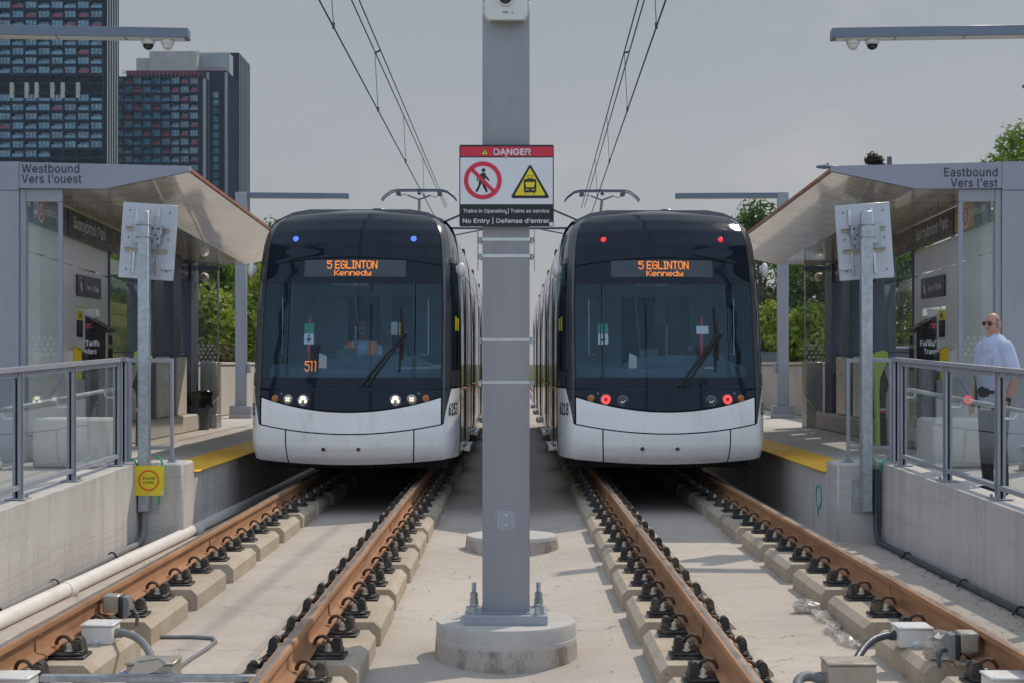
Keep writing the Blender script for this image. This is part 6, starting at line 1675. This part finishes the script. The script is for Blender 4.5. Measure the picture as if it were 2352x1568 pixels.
def ex2(add, a, b, ph, pw, kx):
    P = lambda x, y, Y: at(x, y, Y)
    def bx(nm, x0, x1, yt, Y, d, m): add(nm, lambda g: g.box(P(x0, 0, Y).x, P(x1, 0, Y).x, Y, Y + d, -2, P(0, yt, Y).z), m)
    bx('side_wall', 456.3, 470, 176, 565, 8, M['tower'])
    bx('rear_block', 290, 522, 163, 597, 25, M['tower'])
    bx('tall_block', 455, 549, 121.5, 625, 20, M['tower'])
    add('penthouse', lambda g: g.box(P(343, 0, 606).x, P(452, 0, 606).x, 606, 618, -2 + 90, P(0, 118, 606).z), M['tconc'])
    add('penthouse', lambda g: g.box(P(313, 0, 611).x, P(342.5, 0, 611).x, 611, 617, 90, P(0, 134, 611).z), M['tconc'])
    add('penthouse', lambda g: g.box(P(452.5, 0, 612).x, P(527, 0, 612).x, 612, 620, 90, P(0, 122, 612).z), M['tfin'])
    xr = P(549, 0, 625).x
    add('vertical_fin', lambda g: [g.box(xr + .01, xr + .20, 625.2 + i * 3.2, 625.2 + i * 3.2 + .6, -2, P(0, 121.5, 625).z) for i in range(8)], M['tfin'])
    add('fin_wall', lambda g: g.box(xr - .5, xr, 625, 651, -2, P(0, 121.5, 625).z), M['tower'])
    for x, Y in ((468, 564.9), (476, 596.8), (518, 596.8)):
        add('vertical_fin', lambda g: [g.box(P(x + q, 0, Y).x - .22, P(x + q, 0, Y).x + .22, Y - .4, Y, -2, P(0, 178 if Y < 570 else 164, Y).z - .5) for q in (0, 3.2)], M['tfin'])
    for x, Y in ((496, 596.8), (540, 624.8)):
        for i in range(28):
            z = 20 + 3.0 * i; add('stair_window', lambda g: g.box(P(x, 0, Y).x - .95, P(x, 0, Y).x + .95, Y - .12, Y, z, z + 2.1), M['tglaz'])
    # red guard rails round the unfinished top storeys
    add('guard_rail', lambda g: [g.box(P(292, 0, 597).x, P(470, 0, 597).x, 590, 590.1, P(0, 163, 597).z - 2.4 + q, P(0, 163, 597).z - 2.2 + q) for q in (0, .5, 1.0)] + [g.box(P(x, 0, 590).x - .1, P(x, 0, 590).x + .1, 589.9, 590.2, P(0, 178, 590).z - 1.0, P(0, 168, 590).z) for x in range(294, 470, 9)], M['tred'])
    add('guard_rail', lambda g: [g.box(P(450, 0, 597).x, P(520, 0, 597).x, 597, 597.2, P(0, 163, 597).z + q, P(0, 163, 597).z + q + .25) for q in (.1, .9)], M['tred'])
    z0 = P(0, 380, 565).z
    for x in (303, 324, 342, 362, 384): add('plant_column', lambda g: g.box(P(x, 0, 565).x - .6, P(x, 0, 565).x + .6, 564.85, 566.2, z0 - 6, z0), M['tfin'])
    add('roof_mast', lambda g: [g.cyl((P(x, 0, 600).x, 606, P(0, 125, 600).z), (P(x, 0, 600).x, 606, P(0, y, 600).z), .18, n=6) for x, y in ((350, 112), (370, 114), (400, 112), (430, 110), (448, 108), (470, 117))], M['tfin'])
tower('smaller dark blue tower with raw concrete top storeys and red guard rails', 565, 262, 456, 178, 478, 15, 9, 8, ex2, lambda r, c: .42, 9)

# ------------------------------------------------------------------ summer haze
g = MB(); g.box(-420, 420, -60, 760, -3.0, 260)
hz = g.build('haze', None or M['white'], smooth=False)
hm = bpy.data.materials.new('summer haze'); hm.use_nodes = True; ht = hm.node_tree; ht.nodes.clear()
ho = ht.nodes.new('ShaderNodeOutputMaterial'); hv = ht.nodes.new('ShaderNodeVolumePrincipled'); ht.links.new(hv.outputs[0], ho.inputs['Volume'])
hv.inputs['Color'].default_value = (.70, .84, 1.0, 1); hv.inputs['Density'].default_value = .00010; hv.inputs['Anisotropy'].default_value = .2
hz.data.materials.clear(); hz.data.materials.append(hm)
tag(hz, kind='stuff')

# ------------------------------------------------------------------ people
def ring(c, rx, ry, ax=None, n=16):
    """ellipse of points round c; ax = direction of the limb"""
    c = Vector(c); ax = Vector(ax or (0, 0, 1)).normalized()
    u = Vector((1, 0, 0)); u = (u - ax * u.dot(ax))
    if u.length < .2: u = Vector((0, 1, 0)) - ax * ax.y
    u.normalize(); w = ax.cross(u)
    return [c + u * (rx * math.cos(6.2832 * i / n)) + w * (ry * math.sin(6.2832 * i / n)) for i in range(n)]
def limb(g, pts, n=16):
    """pts: (position, rx, ry); rounded ends"""
    rs = []
    for i, (p, rx, ry) in enumerate(pts):
        d = Vector(pts[min(i + 1, len(pts) - 1)][0]) - Vector(pts[max(i - 1, 0)][0]); rs.append(ring(p, rx, ry, d, n))
    g.loft(rs)
    for (p, rx, ry) in (pts[0], pts[-1]): g.ball(p, (rx + ry) / 2 * .98, 12, 8)
def hand(g, wrist, d, palmn, curl, side):
    """palm and five bent fingers; d = direction of the hand, palmn = way the palm faces, side = towards the thumb"""
    wrist, d, pn, sd = Vector(wrist), Vector(d).normalized(), Vector(palmn).normalized(), Vector(side).normalized()
    g.loft([ring(wrist + d * q, .030 * a, .016 * a, d, 12) if 0 else [wrist + d * q + sd * (.040 * a * math.cos(w)) + pn * (.015 * a * math.sin(w)) for w in [6.2832 * i / 12 for i in range(12)]] for q, a in ((-.01, .72), (.03, .92), (.07, 1.05), (.095, .95))])
    for i, L in enumerate((.070, .080, .076, .060)):
        b = wrist + d * .088 + sd * (.030 - .020 * i); p = [b]; ang = .18
        for seg in (.42, .33, .25):
            ang += curl; dd = d * math.cos(ang) + pn * math.sin(ang); p.append(p[-1] + dd * L * seg)
        g.tube(p, [.0095, .0088, .008, .0065], 8); g.ball(tuple(p[-1]), .0066, 8, 6)
    b = wrist + d * .025 + sd * .034; p = [b, b + d * .028 + sd * .016 + pn * .008, b + d * .052 + sd * .016 + pn * .018, b + d * .072 + sd * .010 + pn * .024]
    g.tube(p, [.013, .011, .010, .007], 8); g.ball(tuple(p[-1]), .0072, 8, 6)
def head(g, c, s=1.0):
    """a head facing -y with its centre at c"""
    c = Vector(c); n = 28; m = 22; vs = []
    for j in range(m + 1):
        th = math.pi * j / m
        for i in range(n):
            a = 2 * math.pi * i / n
            x, y, z = math.sin(th) * math.cos(a), math.sin(th) * math.sin(a), math.cos(th)
            px, py, pz = .074 * x, .094 * y, .116 * z
            if z < -.15:                                     # jaw narrows, chin forward
                k = (-.15 - z) / .85; px *= 1 - .34 * k; py = py * (1 - .22 * k) - .018 * k if y < .2 else py * (1 - .45 * k)
            if y < -.55:                                     # flatter face, eye sockets, cheeks
                f = min(1, (-.55 - y) / .35); py += .010 * f
                if .0 < z < .28 and .18 < abs(x) < .62: py += .009 * f
                if -.35 < z < -.02 and .3 < abs(x) < .65: py -= .004 * f
            if z > .2: py += .004
            vs.append(c + Vector((px, py, pz)) * s)
    g.add(vs, [(j * n + i, j * n + (i + 1) % n, (j + 1) * n + (i + 1) % n, (j + 1) * n + i) for j in range(m) for i in range(n)])
    q = lambda x, y, z: c + Vector((x, y, z)) * s
    g.tube([q(0, -.083, .022), q(0, -.093, .0), q(0, -.106, -.022), q(0, -.096, -.034)], [.008 * s, .011 * s, .0145 * s, .010 * s], 8)
    for sx in (-1, 1):
        g.ball(tuple(q(sx * .011, -.094, -.030)), .0085 * s, 8, 6); g.tube([q(sx * .012, -.086, .036), q(sx * .034, -.082, .040), q(sx * .054, -.068, .034)], .0085 * s, 6)
        g.lathe([(0, -.006), (.5, -.005), (1, .0), (.8, .006), (0, .004)], (0, 0, 0), 4) if 0 else None
        g.loft([[q(sx * (.071 + dx), .012 + r * .017 * math.cos(w), -.006 + r * .031 * math.sin(w)) for w in [6.2832 * i / 12 for i in range(12)]] for dx, r in ((-.006, .7), (.003, 1.0), (.011, 1.05), (.013, .8))])
    g.tube([q(-.024, -.081, -.059), q(-.010, -.087, -.056), q(0, -.0875, -.058), q(.010, -.087, -.056), q(.024, -.081, -.059)], .0052 * s, 6)
    g.tube([q(-.020, -.081, -.066), q(0, -.087, -.067), q(.020, -.081, -.066)], .0062 * s, 6)
    g.ball(tuple(q(0, -.076, -.098)), .020 * s, 10, 8)
def solid(g, name, mat_, parent, voxel=.007, sm_=3):
    """joins overlapping limbs into one continuous skin"""
    me = g.mesh(name, mat_, merge=False)
    o = bpy.data.objects.new(name, me); COL.objects.link(o)
    md_ = o.modifiers.new('r', 'REMESH'); md_.mode = 'VOXEL'; md_.voxel_size = voxel; md_.use_smooth_shade = True
    s_ = o.modifiers.new('s', 'SMOOTH'); s_.iterations = sm_; s_.factor = .5
    bpy.context.view_layer.update()
    m2 = bpy.data.meshes.new_from_object(o.evaluated_get(bpy.context.evaluated_depsgraph_get()))
    if not m2.materials: m2.materials.append(mat_)
    m2.polygons.foreach_set('use_smooth', [True] * len(m2.polygons))
    o.modifiers.clear(); o.data = m2; o.parent = parent
    return o
k = NT('sunburnt skin'); k.set(.5, 0, .35); k.col(k.ramp(k.noise(9, 5), [(.3, (.42, .21, .15)), (.7, (.52, .29, .22))])); k.b.inputs['Subsurface Weight'].default_value = .08; k.b.inputs['Subsurface Radius'].default_value = (.02, .008, .004); M['skinA'] = k.m
k = NT('dark brown skin'); k.set(.42, 0, .4); k.col(k.ramp(k.noise(9, 5), [(.3, (.12, .06, .036)), (.7, (.17, .085, .052))])); M['skinB'] = k.m
k = NT('light blue shirt cloth'); k.set(.85, 0, .2); k.col(k.ramp(k.noise(2.5, 4), [(.3, (.42, .46, .60)), (.7, (.50, .54, .68))])); k.bump(k.mix(.35, k.noise(7, 5, .6, stretch=(1, 1, .55)), k.noise(240, 2)), .55, .02); M['shirtA'] = k.m
M['shirtB'] = pm('pale blue uniform shirt', (.42, .60, .72), .85, 0, .1, 6)
k = NT('navy trousers'); k.set(.9, 0, .15); k.col((.016, .018, .026)); k.bump(k.noise(9, 5, .6), .5, .02); M['trous'] = k.m
M['vest'] = pm('orange safety vest', (.95, .20, .05), .7, 0, .05, 6)
M['vestY'] = pm('silver yellow vest stripe', (.62, .60, .25), .5, 0, .05, 6)
M['hairG'] = pm('short grey hair', (.20, .18, .16), .8, 0, .25, 60, .4, 200)
M['hairK'] = pm('black hair', (.012, .010, .010), .5, 0, .2, 40, .5, 120)

zf = -.10 + (PLZ + .10) * (15.5 - 4) / (17.396 - 4)
P1 = thing('person', 'man in a light blue short sleeved shirt and sunglasses standing behind the right railing', 'person', (at(2283, 0, 15.5).x, 15.5, zf), R(-66))
P1.scale = (.93, .95, 1.0)
def man(g, grow=0.0, part='all'):
    w = grow
    if part in ('all', 'torso'):
        limb(g, [((0, 0, .90), .165 + w, .120 + w), ((0, -.008, .99), .168 + w, .128 + w), ((0, -.016, 1.10), .163 + w, .132 + w), ((0, -.010, 1.22), .172 + w, .126 + w), ((0, .0, 1.34), .190 + w, .118 + w), ((0, .005, 1.42), .180 + w, .105 + w)], 20)
        limb(g, [((-.12, .005, 1.44), .062 + w, .062 + w), ((0, .005, 1.455), .075 + w, .075 + w), ((.12, .005, 1.44), .062 + w, .062 + w)])
    for sx in (-1, 1):
        sh_, el, wr = Vector((sx * .195, .010, 1.415)), Vector((sx * .262, .045, 1.135)), Vector((sx * .252, -.060, .905))
        if part in ('all', 'arms'):
            limb(g, [(sh_, .060 + w, .060 + w), (sh_.lerp(el, .5), .050 + w, .052 + w), (el, .041 + w, .042 + w), (el.lerp(wr, .3), .043 + w, .043 + w), (wr, .028 + w, .027 + w)])
            hand(g, wr + Vector((0, 0, 0)), (wr - el).normalized() * .7 + Vector((0, -.05, -.6)), (-sx, .1, 0), .30, (0, -1, -.2))
        if part == 'sleeves':
            limb(g, [(Vector((sx * .17, .01, 1.42)), .070 + w, .072 + w), (sh_.lerp(el, .35), .062 + w, .066 + w), (sh_.lerp(el, .78), .064 + w, .068 + w)])
        if part in ('all', 'legs'):
            hp, kn, an = Vector((sx * .088, .0, .90)), Vector((sx * .105, -.012, .50)), Vector((sx * .115, .025, .09))
            limb(g, [(hp, .088 + w, .092 + w), (hp.lerp(kn, .4), .080 + w, .084 + w), (kn, .058 + w, .060 + w), (kn.lerp(an, .35), .056 + w, .060 + w), (an, .038 + w, .042 + w)])
        if part == 'all':
            limb(g, [((sx * .118, .045, .05), .036, .036), ((sx * .125, -.05, .045), .040, .032), ((sx * .135, -.15, .035), .038, .024)])
g = MB(); man(g)
limb(g, [((0, .012, 1.44), .062, .064), ((0, .0, 1.52), .056, .060), ((0, -.004, 1.58), .054, .062)])
hd = MB(); head(hd, (0, 0, 0)); HM = Matrix.Translation((0, -.018, 1.648)) @ Matrix.Rotation(R(14), 4, 'Z')
g.M = HM; g.add(hd.v, hd.f); g.M = None
solid(g, 'body', M['skinA'], P1, .0055, 2)
g = MB(); man(g, .014, 'torso'); man(g, .012, 'sleeves')
shirt = solid(g, 'shirt', M['shirtA'], P1, .008, 3)
g = MB()
for sx in (-1, 1): g.loft([[(sx * .012, -.072, 1.462), (sx * .055, -.060, 1.50), (sx * .072, -.005, 1.53), (sx * .05, .06, 1.545)], [(sx * .040, -.098, 1.435), (sx * .083, -.070, 1.462), (sx * .095, -.005, 1.487), (sx * .06, .075, 1.51)], [(sx * .040, -.104, 1.437), (sx * .085, -.074, 1.466), (sx * .099, -.005, 1.490), (sx * .06, .080, 1.51)], [(sx * .012, -.077, 1.466), (sx * .056, -.064, 1.505), (sx * .076, -.005, 1.535), (sx * .05, .066, 1.548)]])
g.build('collar', M['shirtA'], shirt, angle=60)
g = MB(); g.box(.045, .125, -.140, -.134, 1.24, 1.335, .004); g.build('pocket', M['shirtA'], shirt)
g = MB(); man(g, .014, 'legs'); limb(g, [((0, 0, .88), .168, .125), ((0, -.004, .96), .176, .136), ((0, -.012, 1.02), .176, .140)], 20)
solid(g, 'trousers', M['trous'], P1, .008, 3)
g = MB()
for sx in (-1, 1): limb(g, [((sx * .118, .048, .045), .045, .045), ((sx * .125, -.05, .045), .048, .042), ((sx * .137, -.165, .035), .045, .032)])
solid(g, 'shoes', M['black'], P1, .008, 2)
g = MB(); g.loft([ring((0, -.012, z), .182, .146, None, 28) for z in (.985, 1.02)]); g.box(-.20, -.17, -.05, .01, .93, 1.06, .006); g.build('belt', M['black'], P1)
g = MB(); g.box(-.225, -.185, -.07, -.02, .90, 1.05, .008); g.tube([(-.205, -.06, 1.05), (-.215, -.075, 1.16)], .006, 6); g.build('radio', M['rubber'], P1)
g = MB(); g.loft([ring((.2535, -.052, z), .036, .036, (0, .35, 1), 16) for z in (.915, .945)]); g.box(.285, .300, -.07, -.03, .91, .95, .004); g.build('watch', M['black'], P1)
# horseshoe of short grey hair
g = MB(); vs = []
for j in range(7):
    for i in range(25):
        a = R(-22 + 224 * i / 24); th = R(62 + 42 * j / 6)
        p = Vector((.0775 * math.sin(th) * math.cos(a), .0985 * math.sin(th) * math.sin(a) + .004, .1185 * math.cos(th))); vs.append(HM @ p)
g.add(vs, [(j * 25 + i, j * 25 + i + 1, (j + 1) * 25 + i + 1, (j + 1) * 25 + i) for j in range(6) for i in range(24)]); g.build('hair', M['hairG'], P1, recalc=False)
g = MB(); g.M = HM
for sx in (-1, 1):
    g.cur = 1; g.ball((sx * .034, -.090, .014), .028, 16, 10, (1.0, .30, .82)); g.cur = 0
    g.tube([(sx * .034 + .029 * math.cos(w), -.094, .014 + .024 * math.sin(w)) for w in [6.2832 * i / 16 for i in range(17)]], .0022, 6)
    g.tube([(sx * .063, -.090, .022), (sx * .080, -.05, .020), (sx * .082, .01, .014)], .003, 6)
g.tube([(-.008, -.097, .020), (0, -.100, .024), (.008, -.097, .020)], .0025, 6)
g.build('sunglasses', [pm('gold spectacle frame', (.45, .33, .16), .3, .8, .05, 9), M['screen']], P1)

# tram driver
D = thing('person', 'smiling driver in a blue shirt and orange safety vest at the left tram controls', 'person', (-2.02 + .03, YN + 1.58, 1.215))
g = MB()
def drv(g, w=0.0, what='all'):
    limb(g, [((0, .06, .02), .17 + w, .13 + w), ((0, .04, .16), .165 + w, .125 + w), ((0, .02, .34), .18 + w, .12 + w), ((0, .02, .46), .17 + w, .10 + w)], 20)
    limb(g, [((-.13, .02, .50), .065 + w, .065 + w), ((0, .02, .515), .075 + w, .075 + w), ((.13, .02, .50), .065 + w, .065 + w)])
    for sx in (-1, 1):
        a, b, c = Vector((sx * .20, .02, .47)), Vector((sx * .29, -.06, .22)), Vector((sx * .20, -.36, .30))
        limb(g, [(a, .058 + w, .058 + w), (a.lerp(b, .5), .050 + w, .052 + w), (b, .044 + w, .044 + w), (b.lerp(c, .3), .043 + w, .043 + w), (c, .030 + w, .028 + w)])
        if what == 'all':
            hand(g, c, (-sx * .2, -1, -.15), (0, -.1, -1), .38, (-sx, 0, .1))
            limb(g, [((sx * .10, .05, .0), .085, .08), ((sx * .12, -.42, .04), .065, .06), ((sx * .12, -.44, -.38), .042, .042)])
            limb(g, [((sx * .12, -.42, -.43), .04, .04), ((sx * .13, -.58, -.45), .04, .028)])
drv(g); limb(g, [((0, .02, .50), .060, .060), ((0, .0, .60), .054, .056), ((0, -.006, .66), .052, .06)])
hd = MB(); head(hd, (0, 0, 0)); DM = Matrix.Translation((0, -.02, .735)); g.M = DM; g.add(hd.v, hd.f); g.M = None
solid(g, 'body', M['skinB'], D, .007, 2)
g = MB(); drv(g, .013, 'shirt'); sh2 = solid(g, 'shirt', M['shirtB'], D, .009, 3)
g = MB()
for sx in (-1, 1): g.loft([[(sx * x0, y0, z), (sx * x1, y0 + .005, z), (sx * x1, y0 - .012, z), (sx * x0, y0 - .016, z)] for x0, x1, y0, z in ((.075, .175, -.118, .10), (.075, .175, -.112, .34), (.08, .185, -.092, .46), (.085, .19, -.04, .575))])
vs_ = g.build('vest', M['vest'], D, angle=60)
g = MB()
for sx in (-1, 1): g.loft([[(sx * x0, y0, z), (sx * x1, y0 + .005, z), (sx * x1, y0 - .014, z), (sx * x0, y0 - .018, z)] for x0, x1, y0, z in ((.11, .135, -.123, .10), (.11, .135, -.117, .34), (.115, .14, -.097, .46), (.12, .145, -.045, .575))])
g.build('vest_stripe', M['vestY'], vs_, angle=60)
g = MB(); g.M = DM; vs = []
for j in range(9):
    for i in range(33):
        a = R(-38 + 256 * i / 32); th = R(4 + 96 * j / 8)
        bulge = 1.10; p = Vector((.078 * bulge * math.sin(th) * math.cos(a), .098 * bulge * math.sin(th) * math.sin(a) + .010, .120 * 1.06 * math.cos(th))); vs.append(p)
g.add(vs, [(j * 33 + i, j * 33 + i + 1, (j + 1) * 33 + i + 1, (j + 1) * 33 + i) for j in range(8) for i in range(32)]); g.ball((0, .09, .06), .07, 14, 10); g.build('hair', M['hairK'], D, recalc=False)
g = MB(); g.M = DM
for sx in (-1, 1): g.ball((sx * .031, -.078, .014), .0115, 10, 8)
g.box(-.017, .017, -.0925, -.0890, -.0655, -.0585, .002); g.build('eyes_and_teeth', M['signW'], D)

g = MB(); g.M = DM
for sx in (-1, 1): g.ball((sx * .031, -.0865, .013), .0062, 8, 6)
g.build('pupils', M['black'], D)

# ------------------------------------------------------------------ overhead wires
M['wire'] = pm('dark copper wire', (.05, .07, .065), .5, .4, .1, 9)
def wire(lab, pts, r=.0095, name='overhead_wire'):
    g = MB(); g.tube(pts, r, 6); return tag(g.build(name, M['wire']), lab, 'wire', 'overhead wires')
def lin(a, b, Y): return a + (b - a) * (Y - 16.0) / 25.0
def LP(a, z): return lambda Y: Vector((lin(*a, Y), Y, z))
L1 = LP((-1.99, -2.0), 5.215); R1 = LP((1.55, 1.95), 5.215)
L2 = LP((-2.05, -2.02), 6.08); L3 = LP((-1.965, -1.97), 6.12); R2 = LP((1.51, 1.90), 6.08); R3 = LP((1.585, 1.99), 6.10)
for nm, f, lab in (('l', L1, 'single contact wire over the left track'), ('r', R1, 'single contact wire over the right track'), ('l', L2, 'outer wire of the upper pair over the left track'), ('l', L3, 'inner wire of the upper pair over the left track'),
                   ('r', R2, 'inner wire of the upper pair over the right track'), ('r', R3, 'outer wire of the upper pair over the right track')):
    wire(lab, [f(Y) for Y in (-55, -20, 6, 16, 25, 35, 47)])
n = 0
for c, m, nmx in ((L1, L2, 'left'), (R1, R2, 'right')):
    for i, Y in enumerate((17.6, 23.4, 29.4, 35.5)):
        a, b = c(Y), m(Y); g = MB(); g.tube([a + Vector((0, 0, .02)), b], .005, 5); g.cyl(a - Vector((0, 0, .02)), a + Vector((0, 0, .05)), .016, n=8)
        tag(g.build('wire_dropper', M['wire']), 'thin vertical dropper, %s from the camera over the %s track' % (ORD[i + 1], nmx), 'dropper', 'wire droppers')
for c, d, nmx in ((L2, L3, 'left'), (R2, R3, 'right')):
    p = c(23.5); q = d(23.5); g = MB(); g.tube([p, q], .014, 6); tag(g.build('wire_clamp', M['wire']), 'short clamp joining the upper wire pair over the %s track' % nmx, 'clamp')
# the next mast along with its brackets, mostly hidden by the centre post
t = thing('far_mast', 'far catenary mast with tubular arms behind the danger sign', 'mast', (-.02, 47.2, -.45))
g = MB(); g.box(-.14, .14, -.14, .14, 0, 8.0, .01); g.build('shaft', M['paint'], t)
for s in (-1, 1):
    g = MB(); q = .45
    g.tube([(s * .14, 0, 5.95), (s * 2.35, -.1, 5.95)], .035, 8); g.tube([(s * .14, 0, 6.95), (s * 2.3, -.1, 6.02)], .035, 8); g.tube([(s * .14, 0, 6.60), (s * 1.1, -.05, 6.03)], .028, 8); g.tube([(s * 2.3, -.1, 6.02), (s * 2.3, -.1, 6.16)], .04, 8)
    g.tube([(s * .8, -.1, 5.92), (s * 1.9, -.15, 5.70)], .02, 8)
    g.build('arm', M['paintd'], t)
    g = MB(); 
    for j in range(4): g.cyl((s * (.16 + .05 * j), 0, 5.95), (s * (.185 + .05 * j), 0, 5.95), .06, n=12)
    g.build('insulator', M['line_red'], t)
